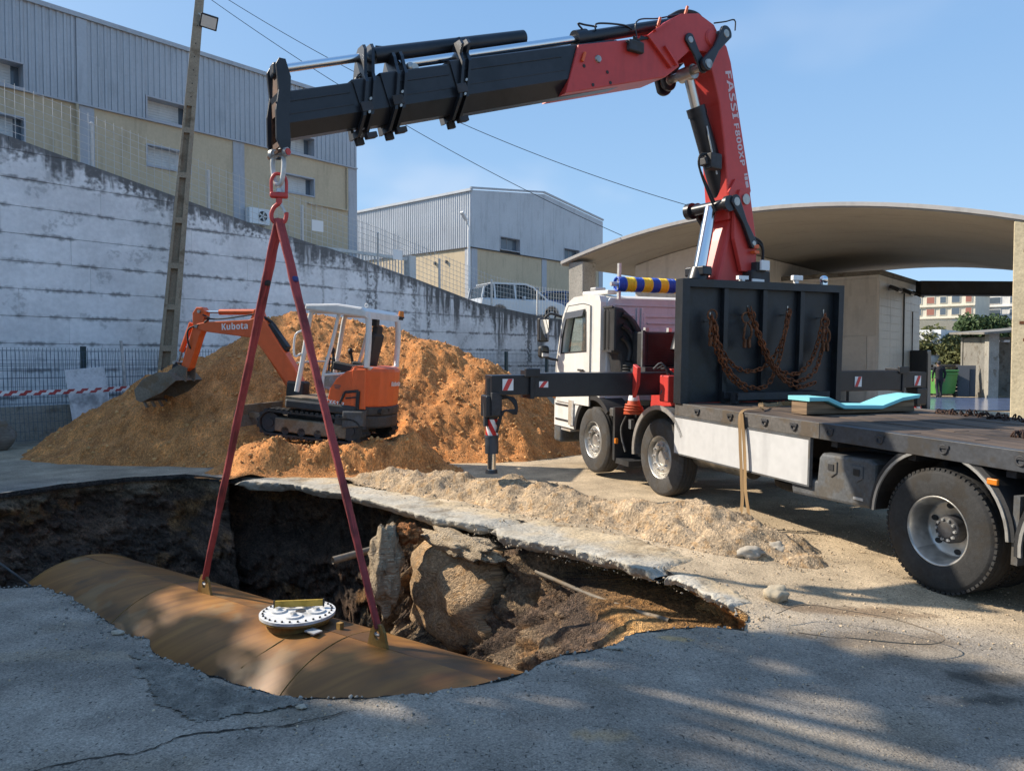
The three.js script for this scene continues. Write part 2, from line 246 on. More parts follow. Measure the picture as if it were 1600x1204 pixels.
{ // the pit: broken asphalt lip, clay and dark soil, undercut below the yard on the near side
  const ys = [0, -0.035, -0.075, -0.09]; while (ys[ys.length - 1] > -3.4) ys.push(ys[ys.length - 1] - (ys[ys.length - 1] > -1.8 ? 0.032 : 0.09));
  const off = (i, y) => {
    const x = PC[0] + AX[i] * RB[i], D = PC[1] + AD[i] * RB[i]; if (y > -0.08) return 0;
    const far = x + D > 7.15 && x > -4.4 ? 1 : 0, near = (x + D <= 7.15 && D < 6.9) ? 1 : 0;
    let o = 0.03 + 0.05 * ss(-0.08, -0.14, y);
    o += near * 1.2 * ss(-0.1, -0.9, y);
    if (far) {
      const a = ss(-1.55, -1.85, x + 0.12 * fbm(y * 3, 1, 2, 2)), c = ss(0.35, 0.7, x) * ss(2.1, 1.7, x);
      o += a * 0.9 * ss(-0.1, -0.2, y) * ss(-1.3, -0.8, y) + c * 0.5 * ss(-0.1, -0.2, y) * ss(-0.42, -0.33, y) - (1 - a) * 0.45 * ss(-0.45, -1.4, y) - 0.33 * ss(-0.2, -0.3, y) * (1 - a) * (1 - c);
      o -= c * 0.4 * ss(-0.36, -0.42, y);
    } else if (!near) o -= 0.75 * ss(-0.25, -1.7, y);
    if (far || x + D > 6.6) o -= 0.62 * ss(0.95, 1.25, x) * ss(-0.1, -0.8, y);
    const rg = 0.16 * fbm(x * 1.7, y * 2.4, D * 1.7, 5, 0.55) + 0.075 * fbm(x * 8, y * 8, D * 8, 4, 0.6) + 0.02 * fbm(x * 26, y * 26, D * 26, 2);
    return o + rg * ss(-0.08, -0.2, y) * 1.4;
  };
  const col = (i, j, p) => {
    const [x, y, z] = p, D = -z, s = x * 0.7 + D * 0.7; if (y > -0.085) return [0.2, 0.195, 0.19];
    const n = fbm(x * 1.3, y * 2, D * 1.3, 5), m = fbm(x * 5, y * 6, D * 5, 4);
    const clay = [0.75, 0.4, 0.15], dark = [0.27, 0.19, 0.14], tan = [0.74, 0.54, 0.34], sand = [1.1, 0.66, 0.27];
    const far = x + D > 6.6 && x > -2.2; let c = dark.map((v, k) => lerp(v, [0.46, 0.29, 0.19][k], ss(-0.1, 0.5, n)));
    if (far) c = c.map((v, k) => lerp(v, tan[k], ss(-0.25, 0.25, n + 0.22 - 0.42 * ss(-0.2, 0.4, x)) * 0.9));
    if (far) c = c.map((v, k) => lerp(v, sand[k], ss(-0.62, -0.4, y + 0.2 * n + 0.05 * m + 0.12 * ss(0.9, 1.3, x)) * ss(0.5, 0.9, x + 0.3 * n)));
    c = c.map((v, k) => lerp(v, clay[k], ss(0.22, 0.5, fbm(x * 1.1 + 9, y * 2.2, D * 1.1, 4) + (y > -0.5 ? 0.08 : -0.1)) * 0.8));
    if (!far) c = c.map((v, k) => lerp(v, [0.5, 0.4, 0.27][k], ss(-0.34, -0.16, y + 0.12 * n) * 0.75));
    return c.map(v => v * (1 + 0.35 * m));
  };
  const g = sheet(NA, ys.length, (i, j) => { const r = RB[i] + off(i, ys[j]), x = PC[0] + AX[i] * r, D = PC[1] + AD[i] * r; return [x, ys[j] + gy(x, -D) + (j > 4 ? 0.03 * nz(x * 7, ys[j] * 7, D * 7) : 0) - (j === 0 ? 0.004 : 0), -D]; }, { closeI: true, colour: col, uv: (i, j, p) => [i / NA * 22, p[1]] });
  const w = structure(meshOf('pit_wall', boxUV(g.toNonIndexed()), mats.soil)); w.userData.label = 'dark earth sides of the excavated pit';
  const fl = sheet(90, 70, (i, j) => { const x = -10 + i * 0.15, D = 3 + j * 0.15; return [x, -3.22 + 0.14 * fbm(x, D, 2, 4), -D]; }, { colour: (i, j, p) => [0.2, 0.14, 0.1].map(v => v * (1 + 0.5 * fbm(p[0] * 2, p[2] * 2, 1, 3))) });
  structure(meshOf('pit_floor', fl, mats.soil));
}
// undercut concrete slabs along the far edge of the pit
function slab(name, label, front, back, th, seed, y0) {
  const cf = new THREE.CatmullRomCurve3(front.map(p => V(p[0], 0, -p[1])), false, 'catmullrom', 0.2), cb = new THREE.CatmullRomCurve3(back.map(p => V(p[0], 0, -p[1])), false, 'catmullrom', 0.2);
  const N = 150, K = 22;
  const P = (i, j) => {
    const u = i / (N - 1), a = cf.getPoint(u), b = cb.getPoint(u); const ed = 0.03 * fbm(u * 14, seed, 1, 4), low = 0.04 * fbm(u * 9, seed, 5, 3);
    const en = ss(0, 0.05, u) * ss(1, 0.86, u), t = th * (1 + 0.3 * fbm(u * 7, seed, 9, 2)) * (0.12 + 0.88 * en); let w, y; // w: 0 front .. 1 back
    if (j < 10) { w = 1 - j / 9.5; y = 0; w = Math.max(w, 0.03); } else if (j < 18) { const q = (j - 10) / 7; w = 0.0 + 0.1 * q * q + low * q; y = -0.012 - t * q; } else { w = 0.1 + low + (j - 18) / 3 * 0.9; y = -t - 0.01; }
    const x = lerp(a.x, b.x, w), z = lerp(a.z, b.z, w); const r = j < 10 ? 0.01 * fbm(x * 4, z * 4, seed, 3) : 0.02 * fbm(x * 9, y * 9, z * 9 + seed, 3);
    const dx = (a.x - b.x), dz = (a.z - b.z), L = Math.hypot(dx, dz) || 1; const push = ed + (j >= 10 && j < 18 ? r * 1.6 : 0);
    const bk = j < 10 ? 0.06 * ss(0.62, 1, w + 0.12 * fbm(x * 3, z * 3, seed, 3)) : 0; return [x + dx / L * push, y0 * en + gy(x, z) + y + (j < 10 ? r : 0) - 0.05 * (1 - en) - bk, z + dz / L * push];
  };
  const gs = sheet(N, K, P, { colour: (i, j, p) => { const d = ss(0.12, 0.6, 1 - j / 9.5 + 0.4 * fbm(p[0] * 2.5, p[2] * 2.5, seed, 4)) * (j < 10 ? 1 : 0), k = 1 + 0.18 * fbm(p[0] * 3, p[1] * 3, p[2] * 3, 3); return [lerp(0.6, 0.66, d) * k, lerp(0.57, 0.53, d) * k, lerp(0.51, 0.36, d) * k]; } }); return tag(meshOf(name, boxUV(gs.toNonIndexed()), mats.slab), label, 'concrete slab');
}
slab('concrete_slab', 'long undercut concrete slab along the far pit edge, below the excavator', [[-4.25, 11.7], [-3.5, 11.45], [-3.13, 11.25], [-2.08, 10.3], [-1.07, 9.08], [-0.5, 8.68], [-0.12, 8.5]], [[-3.6, 12.3], [-2.9, 12.2], [-2.4, 12], [-1.3, 11.2], [-0.3, 9.9], [0.25, 9.3], [0.5, 9.1]], 0.13, 3, 0.014);
slab('concrete_slab', 'pale broken concrete slab above the pit beside the truck wheels', [[-0.22, 8.4], [-0.1, 8.0], [0.25, 7.72], [0.62, 7.39], [0.95, 6.98], [1.13, 6.75], [1.22, 6.62]], [[0.55, 9.0], [0.7, 8.8], [0.95, 8.5], [1.35, 8.1], [1.7, 7.6], [1.85, 7.3], [1.9, 7.1]], 0.13, 11, 0.018);
slab('concrete_slab', 'small tilted broken slab end at the right tip of the pit', [[1.3, 6.5], [1.48, 6.3], [1.62, 6.0], [1.72, 5.84]], [[1.7, 6.7], [1.85, 6.5], [1.98, 6.2], [2.02, 6.0]], 0.06, 21, 0.012);

// old concrete lumps and pipes sticking out of the pit side
function lump(name, label, cat, r, seed, s, pos, m, rough = 0.5, det = 5, fq = 1.6, rz = 0, pw = 2) { const g = rock(r, seed, s[0], s[1], s[2], rough, det, fq, pw); g.setAttribute('uv', new THREE.BufferAttribute(new Float32Array(g.attributes.position.count * 2), 2)); const p = g.attributes.position, u = g.attributes.uv; for (let i = 0; i < p.count; i++) u.setXY(i, p.getX(i) + p.getZ(i) * 0.5, p.getY(i)); const o = meshOf(name, g, m); o.position.set(...pos); o.rotation.order = 'YXZ'; o.rotation.z = rz; if (cat !== 'stone' && cat !== 'sack') o.rotation.y = -0.8; return tag(o, label, cat); }
M('oldConcrete', { color: [0.66, 0.53, 0.38], map: T.conc, bumpMap: T.sandB, bumpScale: 0.05, roughness: 1 });
M('clayLump', { color: [0.62, 0.27, 0.1], map: T.sand, bumpMap: T.sandB, bumpScale: 0.05, roughness: 1 });
lump('concrete_lump', 'rough grey concrete stump standing in the pit below the slab', 'concrete lump', 0.27, 2.2, [0.6, 1.8, 0.62], [-1.46, -0.54, -8.78], mats.oldConcrete, 0.4, 6, 2.6, -0.06, 2.6);
lump('concrete_lump', 'wide knobbly concrete lump clinging under the slab edge', 'concrete lump', 0.26, 7.9, [2.0, 0.45, 0.6], [-0.58, -0.24, -8.62], mats.oldConcrete, 0.5, 6, 3.2, -0.03, 3);
lump('clay_block', 'large pale tan block of packed earth in the pit side under the slab', 'earth block', 0.6, 4.3, [1.25, 0.98, 0.85], [-0.48, -0.86, -8.98], M('tanEarth', { color: [0.78, 0.55, 0.34], map: T.sand, bumpMap: T.sandB, bumpScale: 0.03, roughness: 1 }), 0.24, 6, 2.2, 0, 3.2);
lump('clay_lump', 'small orange clay lump between the concrete stump and slab', 'clay lump', 0.13, 5.1, [1.2, 0.9, 1], [-1.2, -0.16, -8.85], mats.clayLump, 0.5, 5, 2.4);
tag(new G().cyl([-1.72, -0.48, -9.35], [-2.12, -0.52, -9.0], 0.045, 0.045, 18, true).cyl([-1.72, -0.48, -9.35], [-2.12, -0.52, -9.0], 0.038, 0.038, 18, true).build('pipe', M('pipeTan', { color: [0.28, 0.23, 0.17], map: T.dirty, roughness: 0.7, side: THREE.DoubleSide }), scene), 'short open tan pipe end poking out behind the concrete stump', 'pipe');
tag(new G().tube([[0.25, -0.36, -7.95], [0.7, -0.41, -7.4], [1.05, -0.42, -6.95], [1.35, -0.38, -6.5]], 0.022, 24, 10).build('pipe', mats.pipeTan, scene), 'thin brown pipe running along the pit side under the slab', 'pipe');

// ---------------------------------------------------------------- sand heap and dirt ridge
const crest = [[-9.4, 15.6, 0.25], [-8.3, 15.6, 0.75], [-7.35, 15.6, 1.45], [-6.7, 16, 2.0], [-5.8, 16.5, 2.35], [-5.2, 16.8, 2.75], [-4.7, 17, 3.0], [-4.1, 17.1, 2.85], [-3.55, 17, 2.78], [-2.9, 16.9, 2.7], [-2.5, 16.8, 2.5], [-1.9, 16.6, 2.28], [-1.5, 16.5, 2.3], [-1.1, 16.3, 2.0], [-0.7, 16.1, 1.75], [-0.3, 16.2, 1.5], [0.15, 16.6, 1.2], [0.7, 17.2, 0.5]];
function heapH(x, D) {
  const wx = x + 0.25 * fbm(x * 0.8, D * 0.8, 3, 3), wd = D + 0.25 * fbm(x * 0.8, D * 0.8, 13, 3); let s = 0; const k = 7;
  for (const [cx, cd, ch] of crest) { const dx = (wx - cx) * (cx > -0.2 ? 0.8 : cx < -8 ? 1.25 : 1), dd = (wd - cd) * (wd < cd ? (cx > -2.7 ? 1.22 : 1.12) : 0.95); const d = Math.sqrt(dx * dx + dd * dd + 0.06) - 0.2; s += Math.exp(k * (ch - 0.72 * d)); }
  let h = Math.log(s + Math.exp(-k * 0.3)) / k - 0.05;
  // shelf the excavator stands on, and the loose berm in front of its tracks
  const sh = 0.5 * ss(-5.2, -4.3, x) * ss(-1.0, -1.9, x) * ss(12.0, 12.75, D + 0.18 * fbm(x * 1.7, D * 1.7, 8, 3)) * ss(15.5, 14.6, D);
  const flat = ss(-5.0, -4.4, x) * ss(-1.9, -2.4, x) * ss(12.3, 12.8, D) * ss(14.7, 14.2, D);
  h = Math.max(h, sh); h = lerp(h, Math.min(h, 0.46 + 0.05 * (-x - 3.2)), flat);
  const bm = 0.34 * Math.exp(-Math.pow((D - 12.45 - 0.13 * (x + 3)) / 0.33, 2)) * ss(-4.6, -4.0, x) * ss(-0.6, -1.6, x) * (1 + 0.45 * fbm(x * 2.1, D * 2.1, 19, 3));
  h = Math.max(h, sh * 0.6 + bm);
  
  const act = ss(0.02, 0.3, h), clod = fbm(x * 2.3, D * 2.3, 5, 5, 0.6), lump = Math.pow(Math.max(0, fbm(x * 7.5, D * 7.5, 25, 3)), 1.2);
  const loose = ss(-3.4, -2.2, x + 0.4 * (16 - D)) * 0.6 + 0.4;
  return h + act * (0.085 * clod + 0.055 * lump * loose + 0.034 * fbm(x * 13, D * 13, 2, 3)) * (1 - 0.75 * flat);
}
{
  const st = 0.045, ni = Math.round(13.6 / st), nj = Math.round(10 / st), H = new Float32Array(ni * nj);
  for (let j = 0; j < nj; j++) for (let i = 0; i < ni; i++) H[j * ni + i] = heapH(-11 + i * st, 11.9 + j * st);
  const g = sheet(ni, nj, (i, j) => [-11 + i * st, H[j * ni + i] - 0.035, -(11.9 + j * st)], { keep: (i, j) => Math.max(H[j * ni + i], H[j * ni + i + 1], H[(j + 1) * ni + i]) > 0.005,
    colour: (i, j, p) => { const n = fbm(p[0] * 0.6, p[2] * 0.6, 4, 4), m = fbm(p[0] * 3, p[2] * 3, p[1] * 3, 3), k = 1 + 0.22 * n + 0.2 * m; return [1.1 * k, 0.485 * k, 0.165 * k]; } });
  // faces wound upward
  tag(meshOf('sand_heap', flipIndex(g), mats.sand), 'large heap of orange sand piled against the retaining wall', 'sand heap');
}
function flipIndex(g) { const n = g.attributes.normal; let s = 0; for (let i = 0; i < n.count; i += 97) s += n.getY(i); if (s < 0) { const I = g.index.array; for (let i = 0; i < I.length; i += 3) { const t = I[i + 1]; I[i + 1] = I[i + 2]; I[i + 2] = t; } g.computeVertexNormals(); } return g; }
const ridge = [[-2.3, 11.35, 0.12], [-1.7, 11.3, 0.27], [-0.9, 10.75, 0.33], [-0.2, 10.3, 0.3], [0.4, 9.75, 0.36], [0.75, 9.2, 0.26], [1.15, 9.0, 0.24], [1.65, 8.65, 0.26], [2.0, 8.4, 0.4], [2.3, 8.05, 0.36], [2.6, 7.75, 0.24], [2.75, 7.3, 0.1]];
function ridgeH(x, D) {
  let best = -1; for (let i = 0; i < ridge.length - 1; i++) { const [ax, ad, ah] = ridge[i], [bx, bd, bh] = ridge[i + 1]; const ex = bx - ax, ed = bd - ad; const t = clamp(((x - ax) * ex + (D - ad) * ed) / (ex * ex + ed * ed), 0, 1); const d = Math.hypot(x - ax - ex * t, D - ad - ed * t), h = 0.86 * lerp(ah, bh, t) - 0.5 * (Math.sqrt(d * d + 0.02) - 0.13); best = Math.max(best, h); }
  const a = ss(-0.06, 0.12, best); return best + a * (0.09 * fbm(x * 2.5, D * 2.5, 3, 4, 0.6) + 0.025 * Math.max(0, fbm(x * 9, D * 9, 5, 3)) + 0.01 * fbm(x * 22, D * 22, 2, 2)) + 0.05 * fbm(x * 1.5, D * 1.5, 8, 2) - 0.02;
}
{
  const st = 0.03, ni = Math.round(6.6 / st), nj = Math.round(6.2 / st), H = new Float32Array(ni * nj);
  for (let j = 0; j < nj; j++) for (let i = 0; i < ni; i++) H[j * ni + i] = ridgeH(-3.2 + i * st, 6.3 + j * st);
  const g = sheet(ni, nj, (i, j) => { const x = -3.2 + i * st, D = 6.3 + j * st; return [x, H[j * ni + i] + gy(x, -D) + 0.008, -D]; }, { keep: (i, j) => Math.max(H[j * ni + i], H[j * ni + i + 1], H[(j + 1) * ni + i]) > -0.05 && Math.hypot(-3.2 + i * st - PC[0], 6.3 + j * st - PC[1]) > rayEdge(Math.atan2(6.3 + j * st - PC[1], -3.2 + i * st - PC[0])) + 0.05,
    colour: (i, j, p) => { const k = 1 + 0.2 * fbm(p[0] * 1.2, p[2] * 1.2, 4, 4) + 0.14 * fbm(p[0] * 8, p[2] * 8, 3, 3); return [0.8 * k, 0.6 * k, 0.4 * k]; } });
  tag(meshOf('dirt_ridge', flipIndex(g), mats.sand), 'long low ridge of pale dug dirt between pit and truck', 'dirt ridge');
}
// stones: larger ones as things, grit as one mass
M('stone', { color: [0.58, 0.5, 0.38], map: T.conc, roughness: 0.95 });
function stone(x, D, r, seed, label, m = mats.stone, s = [1, 0.8, 1]) { const o = lump('stone', label, 'stone', r, seed, s, [x, gy(x, -D) + r * s[1] * 0.7, -D], m, 0.45, 3); return o; }
stone(2.13, 6.12, 0.085, 3.3, 'round tan stone lying right of the pit tip', mats.stone, [1.1, 0.8, 1]);
stone(2.3, 7.35, 0.1, 8.1, 'pale angular stone at the foot of the dirt ridge', M('paleStone', { color: [0.58, 0.52, 0.44], map: T.conc, roughness: 0.95 }), [1.4, 0.6, 0.9]);
stone(2.62, 7.5, 0.08, 5.2, 'whitish stone at the right end of the dirt ridge', mats.paleStone, [1.1, 0.9, 1]);
stone(2.72, 7.44, 0.07, 6.6, 'small brick red stone beside the whitish one', M('brickStone', { color: [0.42, 0.2, 0.12], map: T.conc, roughness: 0.95 }));
stone(-2.66, 5.12, 0.03, 1.7, 'pale stone chip on the left lip of the pit', mats.paleStone, [1.5, 0.6, 0.8]);
stone(-1.12, 4.02, 0.02, 2.4, 'light pebble on the dark gravel patch by the pit', mats.paleStone, [1.3, 0.6, 1]);
stone(0.66, 4.86, 0.03, 9.9, 'flat grey chip of asphalt on the near pit edge', mats.concrete, [1.9, 0.35, 0.7]);
{
  const g = new THREE.IcosahedronGeometry(1, 0), r = rng(5), n = 7000, im = new THREE.InstancedMesh(g, M('grit', { color: [0.5, 0.4, 0.28], roughness: 1 }), n); const c = new THREE.Color(); let k = 0;
  const put = (x, y, z, s) => { if (k >= n) return; im.setMatrixAt(k, TR(x, y, z, r() * 3, r() * 3, r() * 3, V(s * (0.7 + r() * 0.7), s * (0.5 + 0.4 * r()), s * (0.7 + r() * 0.7)))); const q = 0.6 + 0.6 * r(); im.setColorAt(k, c.setRGB(q, q * 0.97, q * 0.92)); k++; };
  while (k < 2000) { const x = -2.8 + r() * 6, D = 6.6 + r() * 5.4, h = ridgeH(x, D); if (h < -0.12) continue; put(x, gy(x, -D) + Math.max(0.012, h + 0.01), -D, 0.004 + 0.013 * Math.pow(r(), 4)); }
  while (k < 5600) { const x = -0.5 + r() * 5, D = 5.2 + r() * 5; if (x + D < 7.4 || ridgeH(x, D) > 0) continue; put(x, gy(x, -D) + 0.008, -D, 0.003 + 0.009 * Math.pow(r(), 4)); }
  while (k < 7000) { const x = -3.6 + r() * 7, D = 3.2 + r() * 2.8; if (Math.hypot(x - PC[0], D - PC[1]) < rayEdge(Math.atan2(D - PC[1], x - PC[0])) + 0.02) continue; put(x, gy(x, -D) + 0.002, -D, 0.002 + 0.006 * Math.pow(r(), 3)); }
  im.name = 'gravel'; im.castShadow = im.receiveShadow = true; scene.add(im); tag(im, 'loose grit and pebbles strewn over the yard and ridge', 'gravel', null, 'stuff');
}
{ // clods on the sand heap
  const g = rock(1, 4, 1, 1, 1, 0.5, 1), r = rng(15), n = 5200, im = new THREE.InstancedMesh(g, M('clod', { color: [0.6, 0.33, 0.13], roughness: 1 }), n); const c = new THREE.Color(); let k = 0, tries = 0;
  while (k < n && tries++ < 200000) { const x = -9.8 + r() * 11, D = 12 + r() * 5.6; if (x < -4.5 && r() < 0.6) continue; const h = heapH(x, D); if (h < 0.03) continue; const s = 0.008 + 0.03 * Math.pow(r(), 5); im.setMatrixAt(k, TR(x, h - 0.035 + s * 0.25, -D, r() * 3, r() * 3, r() * 3, V(s, s * (0.6 + 0.4 * r()), s))); const q = 0.75 + 0.5 * r(); im.setColorAt(k, c.setRGB(q, q * 0.97, q * 0.92)); k++; }
  im.count = k; im.name = 'sand_clods'; im.castShadow = im.receiveShadow = true; scene.add(im); tag(im, 'loose clods of orange sand over the heap', 'sand clods', null, 'stuff');
}
{ // patch by the pit where the asphalt top is gone: rough dark sub-base, laid over the sheet
  const poly = [[-2.75, 5.2], [-2.3, 4.74], [-1.85, 4.44], [-1.35, 4.14], [-1.05, 4.1], [-1.3, 3.95], [-1.62, 3.86], [-1.9, 4.05], [-2.18, 4.4], [-2.42, 4.8]];
  const inside = (x, y) => { let c = false; for (let i = 0, j = poly.length - 1; i < poly.length; j = i++) { const [a, b] = poly[i], [p, q] = poly[j]; if ((b > y) !== (q > y) && x < (p - a) * (y - b) / (q - b) + a) c = !c; } return c; };
  const st = 0.02, ni = 95, nj = 80, ok = (i, j) => { const x = -2.8 + i * st, D = 3.75 + j * st, w = 0.05; if (!inside(x + w * fbm(x * 7, D * 7, 1, 3), D + w * fbm(x * 7, D * 7, 9, 3))) return false; return Math.hypot(x - PC[0], D - PC[1]) > rayEdge(Math.atan2(D - PC[1], x - PC[0])) + 0.03; };
  const g = sheet(ni, nj, (i, j) => { const x = -2.8 + i * st, D = 3.75 + j * st; return [x, 0.012 + 0.014 * Math.max(-0.4, fbm(x * 14, D * 14, 4, 4)), -D]; }, { keep: (i, j) => ok(i, j) && ok(i + 1, j + 1), colour: (i, j, p) => { const k = 1 + 0.5 * fbm(p[0] * 9, p[2] * 9, 2, 4); return [0.31 * k, 0.29 * k, 0.25 * k]; } });
  structure(meshOf('gravel_patch', flipIndex(g), mats.asphalt));
}

{ // dirt filled crack across the near asphalt
  const cv = new THREE.CatmullRomCurve3([[-2.25, 3.3], [-1.95, 3.5], [-1.75, 3.56], [-1.62, 3.7], [-1.35, 3.78], [-1.1, 3.84], [-0.95, 3.92], [-0.75, 4.06]].map(p => V(p[0], 0, -p[1]))), N = 160;
  const g = sheet(N, 3, (i, j) => { const u = i / (N - 1), p = cv.getPoint(u), t = cv.getTangent(u), w = (0.003 + 0.006 * Math.max(0, 0.4 + fbm(u * 30, 1, 2, 3))) * ss(0, 0.06, u) * ss(1, 0.8, u), o = (j - 1) * w + 0.02 * fbm(u * 22, 5, 1, 4); return [p.x - t.z * o, 0.007, p.z + t.x * o]; });
  structure(meshOf('crack', flipIndex(g), M('crackDirt', { color: [0.09, 0.08, 0.065], map: T.soil, roughness: 1, side: THREE.DoubleSide })));
}
{ // crumbs of broken asphalt along the lip of the pit
  const r = rng(91), n = 900, im = new THREE.InstancedMesh(rock(1, 8, 1, 1, 1, 0.5, 1), M('crumb', { color: [0.26, 0.25, 0.23], roughness: 1 }), n), c = new THREE.Color(); let k = 0;
  while (k < n) { const i = (r() * NA) | 0, R = RB[i] + 0.01 + 0.5 * Math.pow(r(), 3), x = PC[0] + AX[i] * R, D = PC[1] + AD[i] * R; if (D > 7 || x < -5) continue; const s = 0.003 + 0.009 * Math.pow(r(), 4); im.setMatrixAt(k, TR(x, gy(x, -D) + s * 0.3, -D, r() * 3, r() * 3, r() * 3, V(s, s * 0.7, s * 1.2))); const q = 0.6 + 0.8 * r(); im.setColorAt(k, c.setRGB(q, q * 0.97, q * 0.92)); k++; }
  im.name = 'asphalt_crumbs'; im.castShadow = im.receiveShadow = true; scene.add(im); tag(im, 'crumbs of broken asphalt along the near pit edge', 'crumbs', null, 'stuff');
}

// ---------------------------------------------------------------- retaining wall, upper terrace
const W0 = V(-11.55, 0, -17.27), WA = THREE.MathUtils.degToRad(49.3);
const site = (t, y, n) => V(W0.x + Math.cos(WA) * t + Math.sin(WA) * n, y, W0.z - Math.sin(WA) * t + Math.cos(WA) * n);
function siteThing(name, label, cat, t, y, n, group) { const p = site(t, y, n); return thing(name, label, cat, [p.x, p.y, p.z], WA, group); }
const topTab = [[-30, 9.3], [-12, 8.55], [0, 6.95], [2.15, 6.53], [4.56, 6.03], [6.35, 5.72], [8.17, 5.42], [10.1, 5.17], [12.3, 4.71], [14.15, 4.33], [16.2, 3.91], [18.1, 3.66], [20.2, 3.6], [60, 3.6]];
const wtop = t => pl(topTab, t);
T.wall = tex(2048, 512, (u, v) => {
  const t = -12 + 36 * u, y = 9 * v, top = wtop(t), d = top - y, right = ss(9, 20, t);
  const a = fbm(t * 0.8, y * 0.9, 1, 5), f = fbm(t * 9, y * 9, 3, 3); let k = 0.94 + 0.07 * a + 0.04 * f - 0.14 * right;
  const sx = t + 0.05 * fbm(t * 3, y * 2, 4, 2), len = 0.35 + (0.9 + 1.5 * right) * Math.pow(Math.max(0, fbm(sx * 0.9, 0.3, 7, 3) + 0.45), 1.6), str = fbm(sx * 4.5, y * 0.22, 9, 4, 0.6);
  let m = ss(len, len * 0.25, d + 0.25 * f) * ss(-0.35, 0.35, str + 0.15); m = Math.max(m, ss(0.3, 0.02, d + 0.12 * f) * 0.9);
  const long = ss(0.3, 0.62, fbm(sx * 1.25, y * 0.05, 17, 3)) * ss(5.2, 1.2, d) * ss(-0.3, 0.3, f + str * 0.5); m = Math.max(m, long * 0.85);
  const jy = (y - 2.85) / 0.625, jd = Math.abs(jy - Math.round(jy)) * 0.625; m = Math.max(m, ss(0.075, 0.0, jd + 0.04 * f) * ss(-0.35, 0.2, fbm(t * 2, Math.round(jy) * 3.3, 5, 3)) * 0.65, ss(0.3, 0.6, fbm(t * 1.6, y * 1.6, 22, 5)) * 0.28 * ss(0, 0.5, f + 0.25));
  m = Math.max(m, ss(0.4, 0.0, y - 0.2) * 0.4); k = lerp(k, 0.3, clamp(m, 0, 1) * (0.8 + 0.15 * right)); return [k * 0.985, k * 0.99, k];
}, 36, 9, true, 12 / 36, 0);
M('wallPaint', { color: [1, 0.975, 0.94], map: T.wall, bumpMap: T.concB, bumpScale: 0.006, roughness: 0.9 });
M('wallCore', { color: [0.16, 0.155, 0.15], map: T.conc, roughness: 0.95 });
{
  const w = siteThing('retaining_wall', 'tall white weathered concrete retaining wall with sloping top', 'retaining wall', 0, 0, 0);
  const t0 = -11, t1 = 24.5; const pts = [[t0, 0]]; for (let t = t0; t <= t1; t += 0.5) pts.push([t, wtop(t) - 0.03]); pts.push([t1, 0]); pts.reverse();
  new G().poly(pts, -0.42, -0.035).build('core', mats.wallCore, w);
  const r = rng(3); let vert = []; for (let k = -1; k < 13; k++) vert.push([]);
  for (let c = 0; c < 13; c++) {
    const y0 = 2.85 - 0.625 * 5 + 0.625 * c + (c === 0 ? 0.0 : 0), y1 = y0 + 0.625; if (y1 < 0) continue;
    let t = t0 - 0.62 - (c % 3 === 1 ? 0.67 : c % 3 ? 1.9 : 0); while (t < t1) {
      const L = 4.58 + (r() - 0.5) * 0.3, a = Math.max(t, t0) + 0.003, b = Math.min(t + L, t1) - 0.003; t += L; if (b - a < 0.1) continue;
      const lo = Math.max(0, y0) + 0.005, ta = wtop(a), tb = wtop(b), hi = y1 - 0.005; if (Math.max(ta, tb) < lo + 0.03) continue;
      const P = []; P.push([a, lo]); let bx = b; if (tb < lo) { bx = a + (b - a) * (ta - lo) / (ta - tb); P.push([bx, lo]); } else { P.push([b, lo]); P.push([b, Math.min(hi, tb)]); }
      if (tb < hi && ta > hi) { P.push([a + (b - a) * (ta - hi) / (ta - tb), hi]); P.push([a, hi]); } else if (ta <= hi) P.push([a, ta]); else P.push([a, hi]);
      const pz = (r() - 0.5) * 0.012; new G().poly(P, -0.028, pz).build('panel', mats.wallPaint, w);
    }
  }
}
{ // terrace behind the wall
  const g = sheet(60, 22, (i, j) => { const t = -30 + i * 1.7, n = -0.4 - j * j * 0.14, p = site(t, wtop(t) - 0.12 + 0.02 * Math.max(0, -n - 14), n); return [p.x, p.y, p.z]; }, { colour: () => [0.3, 0.3, 0.3] });
  structure(meshOf('upper_road', flipIndex(g), mats.asphalt));
}
{ // wire fence on the wall
  const f = siteThing('wire_fence', 'tall wire mesh fence on white posts along the wall top', 'fence', 0, 0, 0);
  const posts = [-6.7, -3.75, -0.8, 2.13, 5.12, 8.12, 11.06, 13.89, 16.7, 19.55, 22.4];
  posts.forEach((t, k) => {
    const y = wtop(t); new G().cyl([t, y - 0.1, -0.18], [t, y + 1.1, -0.18], 0.045, 0.045, 10).sph(0.047, t, y + 1.1, -0.18, 1, 0.6, 1, 8).build('post', mats.whiteDirty, f);
    if (k === posts.length - 1) return; const t2 = posts[k + 1], w = new G(), r = 0.0045;
    for (let q = 0; q <= 7; q++) { const h = 0.02 + q * 0.175; w.bar([t, wtop(t) + h, -0.13], [t2, wtop(t2) + h, -0.13], r * 2, r * 2); }
    const n = 14; for (let q = 0; q <= n; q++) { const tt = lerp(t, t2, (q + 0.5) / (n + 1)), b = lerp(wtop(t), wtop(t2), (tt - t) / (t2 - t)); w.bar([tt, b, -0.13], [tt + 0.0, b + 1.3, -0.125], r * 2, r * 2); }
    w.build('mesh_panel', mats.whiteDirty, f);
  });
}
function fenceSign(t, label) { const y = wtop(t); const s = siteThing('fence_sign', label, 'sign', t, y + 0.62, -0.11, 'small signs on the wire fence'); new G().bb(-0.21, 0.21, -0.17, 0.17, 0, 0.008).build('plate', mats.white, s); }
fenceSign(8.62, 'small white square plate on wire fence before the yellow facade'); fenceSign(11.85, 'small white square plate on wire fence right of the yellow building');

